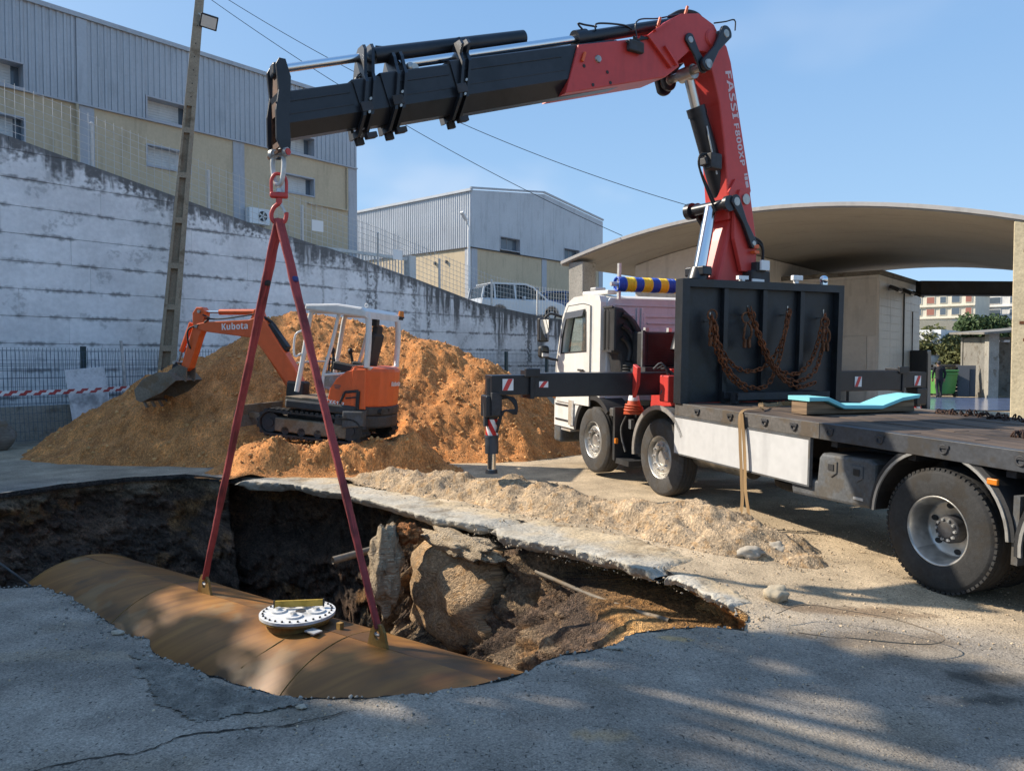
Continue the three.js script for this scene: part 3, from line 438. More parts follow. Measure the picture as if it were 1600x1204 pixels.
// green mesh fence on a low kerb at the wall foot
{
  const lw = siteThing('low_wall', 'low grey concrete wall under the green mesh fence', 'low wall', 0, 0, 0.75);
  for (let t = -6; t < 23; t += 2.5) new G().bb(t + 0.005, t + 2.495, -0.05, 0.82, -0.1, 0.1, 0.01).build('block', mats.concrete, lw);
  const f = siteThing('mesh_fence', 'dark green welded mesh fence at the foot of the wall', 'fence', 0, 0.82, 0.75);
  for (let t = -6; t < 23; t += 2.5) {
    new G().bb(t - 0.05, t + 0.05, 0, 1.34, -0.05, 0.05).build('post', mats.greenWire, f); const w = new G();
    for (let q = 1; q < 32; q++) w.bar([t + q * 0.078, 0.04, 0.05], [t + q * 0.078, 1.3, 0.05], 0.007, 0.007); for (const y of [0.06, 0.3, 0.34, 0.62, 0.9, 0.94, 1.24]) w.bar([t, y, 0.055], [t + 2.5, y, 0.055], 0.008, 0.008);
    w.build('mesh_panel', mats.greenWire, f);
  }
  const lp = [[-2.6, 0.15, 1.1, -0.16, 'blue mesh panel propped at the left in front of the low wall'], [-0.3, 0.1, 1.25, -0.13, 'blue mesh panel propped behind the white board'], [1.6, 0.1, 1.2, -0.14, 'blue mesh panel propped right of the white board']];
  M('blueWire', { color: [0.05, 0.09, 0.15], roughness: 0.5 });
  for (const [t, y, n, rx, label] of lp) { const s = siteThing('loose_mesh_panel', label, 'mesh panel', t, y, n, 'loose mesh panels at the wall foot'); s.rotation.order = 'YXZ'; s.rotation.x = rx; const w = new G(); for (let q = 0; q <= 24; q++) w.bar([q * 0.085, 0, 0], [q * 0.085, 1.95, 0], 0.006, 0.006); for (let y2 = 0; y2 <= 1.96; y2 += 0.195) w.bar([0, y2, 0.006], [2.04, y2, 0.006], 0.006, 0.006); w.build('mesh', mats.blueWire, s); }
  const b = siteThing('white_board', 'white rectangular board leaning on the mesh fence left of the heap', 'board', 1.0, 0.28, 1.5); b.rotation.order = 'YXZ'; b.rotation.x = -0.12; b.rotation.z = 0.09; new G().bb(0, 0.85, 0, 1.35, 0, 0.03, 0.006).build('panel', M('boardWhite', { color: [0.78, 0.8, 0.84], map: T.grime, roughness: 0.6 }), b);
  const st = siteThing('steel_stake', 'thin leaning grey stake standing before the mesh fence', 'stake', 2.35, 0, 1.15); new G().bar([0, 0, 0], [-0.12, 2.3, -0.1], 0.05, 0.05).build('bar', mats.galv, st);
  // barrier tape
  const tp = siteThing('barrier_tape', 'red and white striped barrier tape strung before the wall', 'barrier tape', 0, 0, 0); const A = V(-2.2, 1.22, 2.3), B = V(3.0, 1.26, 2.1), n = 38, wG = new G(), rG = new G();
  for (let i = 0; i < n; i++) { const q = (a, o) => { const u = (i + a) / n; return [lerp(A.x, B.x, u) + o, lerp(A.y, B.y, u) - 0.07 * Math.sin(u * Math.PI), lerp(A.z, B.z, u) + 0.015 * Math.sin(u * 40)]; }; const p0 = q(0, 0), p1 = q(1, 0);
    for (const [row, k] of [[0, 0], [1, 1]]) { const c = (i + k) % 2 ? wG : rG, y = row * 0.05, sk = 0.04; const g = new THREE.BufferGeometry(); const a = [p0[0] + (row ? 0 : sk), p0[1] + y, p0[2]], b2 = [p1[0] + (row ? 0 : sk), p1[1] + y, p1[2]], c2 = [p1[0] + (row ? 0 : sk) - sk, p1[1] + y - 0.05, p1[2]], d2 = [p0[0] + (row ? 0 : sk) - sk, p0[1] + y - 0.05, p0[2]]; g.setAttribute('position', new THREE.BufferAttribute(new Float32Array([...a, ...c2, ...b2, ...a, ...d2, ...c2].flat()), 3)); g.computeVertexNormals(); c.add(g); } }
  M('tapeWhite', { color: [0.78, 0.78, 0.78], roughness: 0.5, side: THREE.DoubleSide }); M('tapeRed', { color: [0.42, 0.06, 0.06], roughness: 0.5, side: THREE.DoubleSide });
  wG.build('white_band', mats.tapeWhite, tp); rG.build('red_band', mats.tapeRed, tp);
}
{ const s = lump('rubble_sack', 'grey brown rubble sack standing at the left frame edge', 'sack', 0.42, 6.1, [0.9, 0.95, 0.9], [-10.6, 0.3, -15.6], M('sack', { color: [0.32, 0.27, 0.22], map: T.dirty, roughness: 1 }), 0.3, 4, 1.2); }

// ---------------------------------------------------------------- utility pole, floodlight, wires
{
  const b = V(-8.74, 0, -19.05), t = V(-7.94, 11.45, -19.93); const p = thing('utility_pole', 'leaning concrete utility pole with recessed sides before the wall', 'utility pole', [b.x, b.y, b.z], WA - 0.42);
  const d = V().subVectors(t, b).applyAxisAngle(V(0, 1, 0), -(WA - 0.42)); const at = (u, x, z) => [d.x * u + x, d.y * u, d.z * u + z]; const wd = u => lerp(0.225, 0.1, u), dp = u => lerp(0.18, 0.09, u);
  const fl = new G(), N = 12; // two flanges and the recessed web
  const seg = (x0, x1, z0, z1, u0, u1, gg) => { const P = []; for (const u of [u0, u1]) for (const [sx, sz] of [[x0, z0], [x1, z0], [x1, z1], [x0, z1]]) P.push(at(u, sx * wd(u), sz * dp(u))); const f = [[0, 1, 5, 4], [1, 2, 6, 5], [2, 3, 7, 6], [3, 0, 4, 7], [4, 5, 6, 7], [3, 2, 1, 0]], A = []; for (const q of f) A.push(...P[q[0]], ...P[q[2]], ...P[q[1]], ...P[q[0]], ...P[q[3]], ...P[q[2]]); const g = new THREE.BufferGeometry(); g.setAttribute('position', new THREE.BufferAttribute(new Float32Array(A), 3)); for (let i = 0; i < A.length; i += 9)[0]; g.computeVertexNormals(); flip(g); g.computeVertexNormals(); gg.add(g); };
  seg(-1, -0.62, -1, 1, 0, 1, fl); seg(0.3, 1, -1, 1, 0, 1, fl); fl.build('flange', mats.poleConcrete, p);
  const wb = new G(); seg(-0.62, 0.3, -0.9, 0.25, 0, 1, wb); wb.build('web', mats.poleConcrete, p);
  for (const u of [0.1, 0.18, 0.27, 0.36, 0.46, 0.56, 0.66]) { const s = new G(); seg(-0.62, 0.3, 0.25, 0.98, u, u + 0.012, s); s.build('rung', mats.poleConcrete, p); }
  const tp = new G(); seg(-0.62, 0.3, 0.25, 0.97, 0.72, 1, tp); tp.build('solid_head', mats.poleConcrete, p);
  for (const u of [0.74, 0.77, 0.8, 0.83, 0.86, 0.9]) new G().cyl(at(u, 0.0, dp(u) * 0.95), at(u, 0.0, dp(u) * 1.0 + 0.004), 0.016, 0.016, 8).build('bolt_hole', mats.rubber, p);
  const fp = V().lerpVectors(b, t, 0.908); const fl2 = thing('floodlight', 'square black floodlight mounted near the top of the utility pole', 'floodlight', [fp.x + 0.33, fp.y, fp.z + 0.1], 0.35); fl2.rotation.order = 'YXZ'; fl2.rotation.x = 0.55; fl2.rotation.z = -0.18;
  new G().bb(-0.21, 0.21, -0.17, 0.17, -0.06, 0.02, 0.02).build('housing', mats.blackPlastic, fl2); new G().bb(-0.175, 0.175, -0.135, 0.135, 0.022, 0.028).build('lens', M('lens', { color: [0.7, 0.68, 0.62], roughness: 0.2 }), fl2); new G().bar([0, 0, -0.05], [-0.26, 0.1, -0.16], 0.03, 0.03).build('bracket', mats.steel, fl2);
  const wire = (name, label, a, c, sag, r) => { const P = []; for (let i = 0; i <= 24; i++) { const u = i / 24, q = V().lerpVectors(a, c, u); q.y -= sag * 4 * u * (1 - u); P.push(q); } tag(new G().tube(P, r, 60, 5).build(name, mats.rubber, scene), label, 'wire', 'overhead wires'); };
  wire('overhead_wire', 'lower thin black wire from utility pole to canopy edge', V(-7.8, 11.1, -19.85), V(2.7, 4.88, -18.9), 0.35, 0.008); wire('overhead_wire', 'upper thin black wire from utility pole to canopy edge', V(-7.78, 11.35, -19.85), V(4.45, 5.18, -17.4), 0.55, 0.008);
}

// ---------------------------------------------------------------- industrial buildings on the terrace
const RX = new THREE.Matrix4().makeRotationX(-Math.PI / 2);
function ribbed(x0, x1, y0, y1, pitch, dep, z) { // profiled sheet: ribs proud of z
  const P = []; const n = Math.round((x1 - x0) / pitch), p = (x1 - x0) / n;
  for (let i = 0; i < n; i++) { const a = x0 + i * p; P.push([a, 0], [a + p * 0.42, 0], [a + p * 0.52, dep], [a + p * 0.88, dep], [a + p * 0.98, 0]); } P.push([x1, 0], [x1, -0.03], [x0, -0.03]);
  return new G().poly(P.map(([a, b]) => [a, -(z + b)]).reverse(), y0, y1, 0, [], RX);
}
function windowUnit(parent, x0, x1, y0, y1, z, deep, shut) { // recessed opening lining, frame, panes or roller shutter
  const w = new G(); const t = 0.05; w.bb(x0, x0 + t, y0, y1, z - deep, z + 0.03).bb(x1 - t, x1, y0, y1, z - deep, z + 0.03).bb(x0 + t, x1 - t, y1 - t, y1, z - deep, z + 0.03).bb(x0 + t, x1 - t, y0, y0 + t, z - deep, z + 0.05);
  const o = w.build('window', mats.pilaster, parent); const m = (x0 + x1) / 2;
  if (shut) { const ny = 8; const s = new G(); const h = (y1 - y0 - 2 * t) / ny; for (let i = 0; i < ny; i++) s.bb(x0 + t, x1 - t - 0.22, y0 + t + i * h + 0.006, y0 + t + (i + 1) * h, z - deep + 0.03, z - deep + 0.05); s.build('shutter', mats.shutter, o); new G().bb(x1 - t - 0.22, x1 - t, y0 + t, y1 - t, z - deep + 0.0, z - deep + 0.02).build('pane', mats.windowGlass, o); }
  else { new G().bb(x0 + t, m - 0.02, y0 + t, y1 - t, z - deep, z - deep + 0.02).build('pane', mats.windowGlass, o); new G().bb(m + 0.02, x1 - t, y0 + t, y1 - t, z - deep, z - deep + 0.02).build('pane', mats.windowGlass, o); new G().bb(m - 0.02, m + 0.02, y0 + t, y1 - t, z - deep, z - deep + 0.05).build('mullion', mats.pilaster, o); }
}
{ // long warehouse, yellow plaster below grey ribbed cladding
  const b = siteThing('warehouse', 'long warehouse with yellow plaster below grey ribbed cladding', 'warehouse', 0, 0, -6); const x0 = -16.5, x1 = 14.72, yc = 9.83, yt = 12.45;
  const wins = []; for (let k = -3; k < 3; k++) wins.push([0.95 + 5.08 * k, 2.5 + 5.08 * k]);
  // plaster wall with window openings
  const holes = wins.map(([a, c]) => [[a, 8.28], [a, 9.04], [c, 9.04], [c, 8.28]]);
  new G().poly([[x0, 3], [x1, 3], [x1, yc - 0.02], [x0, yc - 0.02]], -0.3, 0, 0, holes).build('plaster_wall', mats.plaster, b);
  new G().bb(x0, x1, 3, yt - 0.15, -14, -0.55).build('body', mats.claddingFlat, b);
  // cladding sheets
  let x = x0; const cuts = [x0]; for (const [a, c] of wins) cuts.push(a, c); cuts.push(x1); cuts.sort((p, q) => p - q);
  for (let i = 0; i < cuts.length - 1; i++) { const isW = wins.some(w => Math.abs(w[0] - cuts[i]) < 1e-6); const L = cuts[i + 1] - cuts[i]; const n = Math.max(1, Math.round(L / 1.1)); for (let k = 0; k < n; k++) { const a = cuts[i] + L * k / n, c = cuts[i] + L * (k + 1) / n; ribbed(a + 0.002, c - 0.002, isW ? 10.62 : yc, yt, 0.19, 0.03, 0.02).build('cladding_sheet', mats.cladding, b); } }
  for (const [a, c] of wins) { windowUnit(b, a, c, yc, 10.62, 0.03, 0.42, true); windowUnit(b, a, c, 8.28, 9.04, -0.01, 0.28, true); }
  new G().bb(x0, x1, yt, yt + 0.14, -0.1, 0.12).build('coping', mats.cladding, b); new G().bb(x0, x1, yc - 0.05, yc, 0.002, 0.09).build('drip_flashing', mats.pilaster, b);
  for (const t of [-6.0, 3.98, 9.15, 14.28]) new G().bb(t, t + 0.44, 3, yc - 0.06, 0.003, 0.03).build('pilaster', mats.pilaster, b);
  new G().bb(3.92, 4.22, yc, yt - 0.02, 0.056, 0.075).build('cover_strip', mats.cladding, b); new G().cyl([3.9, 3.2, 0.1], [3.9, yc - 0.06, 0.1], 0.045, 0.045, 10).build('downpipe', mats.plaster, b);
  new G().cyl([14.2, 8.0, 0.06], [14.2, yc - 0.1, 0.06], 0.04).cyl([12.3, 8.02, 0.06], [14.2, 8.0, 0.06], 0.04).build('pipe', mats.plaster, b);
  const ac = siteThing('air_conditioner', 'white outdoor air conditioner unit on the yellow warehouse wall', 'air conditioner', 10.0, 6.85, -5.95);
  new G().bb(-0.42, 0.42, 0, 0.58, 0, 0.3, 0.02).build('casing', mats.white, ac); new G().tor(0.2, 0.015, TR(0.12, 0.3, 0.305), 20, 6).build('fan_ring', mats.white, ac); new G().cyl([0.12, 0.3, 0.29], [0.12, 0.3, 0.304], 0.19, 0.19, 20).build('fan_grille', mats.chassis, ac); const fb = new G(); for (let k = 0; k < 5; k++) fb.box(0.15, 0.05, 0.006, 0.12 + 0.1 * Math.cos(k * 1.2566), 0.3 + 0.1 * Math.sin(k * 1.2566), 0.309, 0, 0, k * 1.2566); fb.build('fan_blade', mats.galv, ac);
}
{ // gabled hall further along
  const b = siteThing('gabled_hall', 'grey gabled hall with sunlit ribbed side and yellow base', 'warehouse', 30.6, 0, -14.6); const L = 15.1, Dp = 18, yc = 9.15, ye = 12.8, yp = 13.75;
  new G().poly([[0, 2], [L, 2], [L, yc - 0.02], [0, yc - 0.02]], -0.3, 0, 0, [[[2.8, 7.35], [2.8, 7.9], [4.6, 7.9], [4.6, 7.35]].map(p => [p[0] + 2.4, p[1] - 0.9]), [[11, 6.3], [11, 7.3], [12.6, 7.3], [12.6, 6.3]]]).build('plaster_wall', mats.plaster, b);
  const wn = [[2.78, 4.9], [9.95, 11.97]]; // flat panels, one by one
  const px = [0, 1.4, 2.78, 4.9, 6.2, 7.5, 8.7, 9.95, 11.97, 13.5, L];
  for (let i = 0; i < px.length - 1; i++) { const a = px[i] + 0.006, c = px[i + 1] - 0.006, w = wn.some(q => q[0] === px[i]), lo = w ? 10.2 : yc, yy = x => x < L / 2 ? lerp(ye, yp, x / (L / 2)) : lerp(yp, ye, (x - L / 2) / (L / 2)); const P = [[a, lo], [c, lo], [c, yy(c)]]; if (a < L / 2 && c > L / 2) P.push([L / 2, yp]); P.push([a, yy(a)]); new G().poly(P, 0, 0.05).build('cladding_panel', mats.claddingFlat, b); }
  for (const [a, c] of wn) windowUnit(b, a, c, yc + 0.12, 10.2, 0.05, 0.35, false);
  windowUnit(b, 5.2, 7.0, 6.45, 7.0, -0.01, 0.25, false); windowUnit(b, 11, 12.6, 6.3, 7.3, -0.01, 0.25, false);
  new G().poly([[0.04, 2], [L - 0.04, 2], [L - 0.04, ye - 0.1], [L / 2, yp - 0.1], [0.04, ye - 0.1]], -Dp, -0.55).build('body', mats.claddingFlat, b);
  // ribbed sunlit flank along the left
  const RY = new THREE.Matrix4().makeRotationY(-Math.PI / 2); // local x -> depth
  for (let k = 0; k < 18; k++) { const s = ribbed(-(k + 1) * 1.0 + 0.003, -k * 1.0 - 0.003, yc, ye - 0.06, 0.2, 0.035, 0.0); s.m = RY.clone(); s.build('cladding_sheet', mats.claddingLight, b); }
  new G().bb(-0.01, 0.06, 2, yc - 0.02, -Dp, -0.3).build('plaster_flank', mats.plaster, b); new G().bb(-0.14, 0.1, ye - 0.06, ye + 0.1, -Dp, 0.1).build('coping', mats.claddingLight, b);
  new G().bar([-0.06, ye + 0.14, 0.04], [L / 2, yp + 0.14, 0.04], 0.12, 0.14).bar([L / 2, yp + 0.14, 0.04], [L + 0.06, ye + 0.14, 0.04], 0.12, 0.14).build('verge', mats.cladding, b);
  new G().bb(-0.05, L, yc - 0.06, yc, 0.052, 0.1).build('drip_flashing', mats.chassis, b); new G().bb(-0.1, -0.04, yc - 0.06, yc, -Dp, 0.08).build('drip_flashing', mats.chassis, b);
  for (const t of [0.02, 7.35, 14.6]) new G().bb(t, t + 0.55, 2, yc - 0.07, 0.003, 0.04).build('pilaster', mats.pilaster, b);
  new G().bb(-0.05, -0.012, 2, yc - 0.07, -6.4, -5.9).bb(-0.05, -0.012, 2, yc - 0.07, -0.5, 0.0).build('pilaster', mats.pilaster, b);
  for (const z of [-3.3, -2.2]) new G().box(0.12, 0.2, 0.12, -0.08, 8.35, z).build('wall_lamp', mats.chassis, b);
}
{ const l = siteThing('street_lamp', 'white street lamp with bent arm before the gabled hall corner', 'street lamp', 22.1, 3.6, -6.6); new G().cyl([0, 0, 0], [0, 4.7, 0], 0.085, 0.06, 12).tube([[0, 4.6, 0], [0, 4.85, 0], [-0.12, 5.05, 0], [-0.24, 5.2, 0]], 0.05, 14, 8).build('pole', mats.white, l); new G().box(0.5, 0.12, 0.24, -0.34, 5.32, 0, 0, 0, -0.85, 0.04).build('lamp_head', mats.white, l); }
{ const gt = siteThing('metal_gate', 'white metal gate with thick post on the terrace', 'gate', 13.6, 4.35, -4.2); new G().bb(-2.4, 2.3, 1.62, 1.74, -0.05, 0.05).build('top_rail', mats.whiteDirty, gt); new G().bb(2.3, 2.66, -0.5, 1.82, -0.16, 0.16).build('post', mats.whiteDirty, gt); new G().bb(-2.4, 2.3, 0.1, 0.18, -0.04, 0.04).build('bottom_rail', mats.whiteDirty, gt); for (let i = 0; i < 30; i++) new G().bb(-2.36 + i * 0.155, -2.33 + i * 0.155, 0.18, 1.62, -0.015, 0.015).build('bar', mats.whiteDirty, gt); }

// parked cars
function car(name, label, pos, turn, paint, van) {
  const c = thing(name, label, 'car', pos, turn, 'cars parked on the terrace'); const L = van ? 4.7 : 4.2, h = van ? 1.74 : 1.46, x0 = -L / 2, x1 = L / 2;
  const arch = (cx) => { const P = []; for (let k = 0; k <= 8; k++) { const a = Math.PI * k / 8; P.push([cx + 0.4 * Math.cos(a), 0.3 + 0.4 * Math.sin(a)]); } return P; };
  const body = [[x0 + 0.02, 0.35], [x0 + 0.45, 0.26], ...arch(x0 + 0.95).reverse().map(p => p), [x1 - 1.35, 0.26], ...arch(x1 - 0.88).reverse(), [x1 - 0.3, 0.26], [x1, 0.4], [x1 - 0.02, 0.68], [x1 - 0.25, 0.86], [x1 - 1.0, 1.02], [x0 + 0.05, 1.02], [x0, 0.75]];
  new G().poly(body, -0.86, 0.86, 0.06).build('body', paint, c);
  const roof = van ? [[x1 - 1.05, 1.0], [x1 - 1.9, 1.62], [x1 - 2.3, h], [x0 + 0.5, h - 0.02], [x0 + 0.18, 1.55], [x0 + 0.06, 1.0]] : [[x1 - 1.1, 1.0], [x1 - 1.9, 1.4], [x1 - 2.3, h], [x0 + 0.9, h - 0.05], [x0 + 0.1, 1.0]];
  const cx = roof.reduce((s, p) => s + p[0], 0) / roof.length, inner = roof.map(p => [lerp(p[0], cx, 0.03), p[1] - 0.02]);
  new G().poly(inner, -0.74, 0.74, 0.1).build('glazing', mats.darkGlass, c);
  const pr = (i, j) => new G().bar([roof[i][0], roof[i][1], -0.74], [roof[j][0], roof[j][1], -0.74], 0.08, 0.06).bar([roof[i][0], roof[i][1], 0.74], [roof[j][0], roof[j][1], 0.74], 0.08, 0.06);
  const rf = pr(2, 3); rf.bb(roof[3][0], roof[2][0], h - 0.05, h + 0.005, -0.7, 0.7, 0.02); rf.l.push(...pr(0, 1).l, ...pr(1, 2).l, ...pr(roof.length - 1, roof.length - 2).l); for (const x of [cx + 0.25, cx - 0.85]) rf.bar([x, 1, -0.77], [x - 0.05, h - 0.02, -0.72], 0.09, 0.04).bar([x, 1, 0.77], [x - 0.05, h - 0.02, 0.72], 0.09, 0.04); rf.build('roof', paint, c);
  for (const x of [x0 + 0.95, x1 - 0.88]) for (const s of [-1, 1]) { const w = new G().lathe([[0.2, -0.1], [0.29, -0.1], [0.31, -0.06], [0.31, 0.06], [0.29, 0.1], [0.2, 0.1]], 24, TR(x, 0.31, s * 0.76, Math.PI / 2, 0, 0)).build('wheel', mats.tyre, c); const rm = new G().cyl([x, 0.31, s * 0.8], [x, 0.31, s * 0.845], 0.2, 0.17, 18); rm.build('rim', mats.galv, w); }
  for (const s of [-1, 1]) { new G().box(0.3, 0.15, 0.3, x1 - 0.12, 0.74, s * 0.66, 0, s * -0.25, -0.3, 0.04).build('headlight', mats.windowGlass, c); new G().box(0.12, 0.14, 0.2, cx + 0.62, 1.08, s * 0.93, 0, 0, 0, 0.04).build('mirror', paint, c); }
  new G().bb(x1 - 0.03, x1 + 0.02, 0.36, 0.5, -0.6, 0.6).build('grille', mats.blackPlastic, c);
}
M('silverCar', { color: [0.58, 0.59, 0.6], metalness: 0.35, roughness: 0.3 }); M('blueCar', { color: [0.03, 0.07, 0.16], metalness: 0.3, roughness: 0.25 });
car('minivan', 'silver minivan parked behind the fence on the terrace', [0.25, 3.72, -37.6], 0.5, mats.silverCar, true);
car('hatchback', 'dark blue car parked behind the silver minivan', [2.6, 3.9, -40.6], 0.5, mats.blueCar, false);

// ---------------------------------------------------------------- vaulted canopy and rooms below it
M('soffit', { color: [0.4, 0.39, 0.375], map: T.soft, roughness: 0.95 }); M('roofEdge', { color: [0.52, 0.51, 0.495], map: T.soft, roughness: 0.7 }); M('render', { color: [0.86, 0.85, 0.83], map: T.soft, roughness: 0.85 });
M('paleConcrete', { color: [0.62, 0.6, 0.56], map: T.conc, roughness: 0.92 }); M('columnTan', { color: [0.8, 0.7, 0.5], map: T.conc, bumpMap: T.concB, bumpScale: 0.004, roughness: 0.9 });
{
  const c = siteThing('vaulted_canopy', 'wide vaulted concrete canopy roof on pillars behind the truck', 'canopy', 10.5, 0, 8.05); const W = 9.65, Lg = 13.3, hs = 4.34, rise = 0.68; const ah = z => hs + rise * (1 - Math.pow((z - W / 2) / (W / 2), 2));
  const P = [], n = 28; for (let i = 0; i <= n; i++) { const z = -0.15 + (W + 2.6) * i / n; P.push([z, ah(z)]); } const up = P.map(([z, y]) => [z, y + 0.09]).reverse(); const MX = new THREE.Matrix4().makeBasis(V(0, 0, 1), V(0, 1, 0), V(-1, 0, 0)).setPosition(Lg, 0, 0);
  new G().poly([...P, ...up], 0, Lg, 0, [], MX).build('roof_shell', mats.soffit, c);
  const ed = new G(); for (const x of [-0.035]) { const Q = [...P.map(([z, y]) => [z, y + 0.03]), ...P.map(([z, y]) => [z, y + 0.105]).reverse()]; ed.poly(Q, 0, 0.03, 0, [], new THREE.Matrix4().makeBasis(V(0, 0, 1), V(0, 1, 0), V(-1, 0, 0)).setPosition(x + 0.03, 0, 0)); const R = [...P.map(([z, y]) => [z, y + 0.095]), ...P.map(([z, y]) => [z, y + 0.115]).reverse()]; ed.poly(R, 0, Lg, 0, [], MX); } ed.build('roof_edge', mats.roofEdge, c);
  new G().bb(0.05, 0.65, 0, hs + 0.02, 0.05, 0.5, 0.02).build('column', mats.paleConcrete, c); new G().bb(0.0, 0.62, 0, hs - 0.05, W + 0.15, W + 0.85, 0.02).build('column', mats.columnTan, c); new G().bb(12.4, 13.0, 0, hs, 0.05, 0.5, 0.02).build('column', mats.concrete, c); new G().bb(12.4, 13.0, 0, hs, W + 0.2, W + 0.8, 0.02).build('column', mats.columnTan, c);
  for (const [y, dz] of [[3.75, 0.34], [3.3, 0.36], [2.5, 0.3], [2.2, 0.36]]) new G().box(0.01, 0.05, 0.07, -0.004, y, W + dz).build('form_tie', mats.rustSteel, c);
  // rendered back room filling the left bay
  const r = siteThing('wash_hall', 'white rendered service building under the vaulted canopy', 'building', 10.5, 0, 8.05);
  const gab = []; for (let i = 0; i <= 8; i++) { const z = 0.55 + 2.2 * i / 8; gab.push([z, ah(z) - 0.02]); } const MXw = x => new THREE.Matrix4().makeBasis(V(0, 0, 1), V(0, 1, 0), V(-1, 0, 0)).setPosition(x, 0, 0);
  new G().poly([[0.55, 0], [2.75, 0], ...gab.slice().reverse()], 0, 0.2, 0, [], MXw(2.7)).build('front_wall', mats.render, r);
  new G().bb(2.71, 12.4, 0, ah(2.65) - 0.02, 2.55, 2.75).build('side_wall', mats.render, r);
  // lower block with tiled flank
  const bx = 7.5, bz = 5.55, top = 4.28; new G().bb(bx, 12.2, 0, top, 2.76, bz).build('block', mats.render, r); new G().bb(bx - 0.12, 12.3, top, top + 0.12, 2.76, bz + 0.12).build('roof_slab', mats.concreteDark, r);
  new G().bb(bx - 0.03, bx - 0.002, 2.55, top - 0.08, bz - 1.75, bz - 0.05).build('panel', mats.whiteDirty, r); new G().bb(bx - 0.03, bx - 0.002, 0.2, 2.53, bz - 2.3, bz - 0.3).build('panel', mats.whiteDirty, r); new G().bb(bx - 0.03, bx - 0.002, 0.2, 2.53, bz - 0.28, bz - 0.05).build('panel', mats.render, r);
  new G().cyl([bx - 0.05, 2.62, bz - 2.2], [bx - 0.001, 2.62, bz - 2.2], 0.14, 0.14, 16).build('vent', mats.chassis, r); for (const [y, z] of [[2.92, -2.22], [2.38, -2.17]]) new G().cyl([bx - 0.03, y, bz + z], [bx - 0.001, y, bz + z], 0.045, 0.045, 10).build('vent', mats.chassis, r);
  M('tileWall', { color: [0.76, 0.74, 0.7], map: T.soft, roughness: 0.4 });
  for (let i = 0; i < 16; i++) for (let k = 0; k < 4; k++) new G().bb(bx + 0.02 + k * 1.165, bx + 0.02 + (k + 1) * 1.165 - 0.012, 0.35 + i * 0.235, 0.35 + (i + 1) * 0.235 - 0.012, bz + 0.002, bz + 0.016).build('tile', mats.tileWall, r);
  new G().bb(bx + 2.6, bx + 2.65, 0.3, top - 0.2, bz + 0.02, bz + 0.05).bb(bx + 3.7, bx + 3.73, 0.3, 3.4, bz + 0.02, bz + 0.04).build('conduit', mats.chassis, r);
  for (const [k, x] of [[0, 0.9], [1, 2.3], [2, 3.5]]) { const p = siteThing('wall_floodlight', ['first of three flat floodlights high on the tiled flank', 'middle of three flat floodlights high on the tiled flank', 'last of three flat floodlights high on the tiled flank'][k], 'floodlight', 10.5 + bx + x, top - 0.35, 8.05 + bz + 0.22, 'floodlights on the tiled flank'); new G().box(0.42, 0.1, 0.3, 0, 0, 0, 0.5, 0, 0, 0.02).build('housing', mats.blackPlastic, p); new G().box(0.34, 0.02, 0.22, 0, -0.05, 0.028, 0.5, 0, 0).build('lens', mats.lens, p); new G().bb(-0.03, 0.03, -0.04, 0.04, -0.2, 0).build('bracket', mats.steel, p); }
  const bm = siteThing('steel_beam', 'dark horizontal beam spanning right of the tiled flank', 'beam', 10.5 + 10.9, 3.92, 8.05 + 5.8); bm.rotation.y = 0.06; new G().bb(0, 7.5, 0, 0.42, -0.15, 0.15).build('web', mats.chassis, bm); new G().bb(0, 7.5, -0.03, 0.0, -0.22, 0.22).build('flange', mats.chassis, bm);
  const cb = siteThing('dark_cabinet', 'tall dark cabinet at the end of the tiled flank', 'cabinet', 10.5 + bx + 3.7, 0, 8.05 + bz + 0.28); new G().bb(-0.25, 0.25, 0, 2.15, -0.25, 0.25, 0.02).build('body', mats.blackPaint, cb); new G().bb(-0.21, 0.21, 0.1, 2.05, 0.252, 0.262).build('door', mats.blackPaint, cb);
  const pm = siteThing('pump_unit', 'dark pump unit under the white panels behind the headboard', 'pump', 10.5 + bx - 0.7, 0, 8.05 + bz - 1.6); new G().bb(-0.5, 0.5, 0.1, 1.5, -0.75, 0.65, 0.06).build('housing', mats.blackPlastic, pm); new G().bb(-0.55, 0.55, 1.5, 1.65, -0.8, 0.4, 0.03).build('lid', mats.chassis, pm); new G().bar([0, 1.4, 1.0], [0, 0, 1.0], 0.06, 0.06).bar([0, 1.4, 1.0], [0, 1.4, 0.6], 0.06, 0.06).build('frame', mats.chassis, pm);
}
{ // glossy blue floor beyond the truck
  const pts = [[14.2, -28], [25, -26.5], [26.5, -36.8], [18.5, -37.2]]; const s = new THREE.Shape(pts.map(p => new THREE.Vector2(p[0], -p[1]))); const g = new THREE.ShapeGeometry(s); g.rotateX(-Math.PI / 2); g.translate(0, 0.035, 0); structure(meshOf('wash_floor', g, M('blueFloor', { color: [0.14, 0.19, 0.33], map: T.grime, roughness: 0.16 })));
}
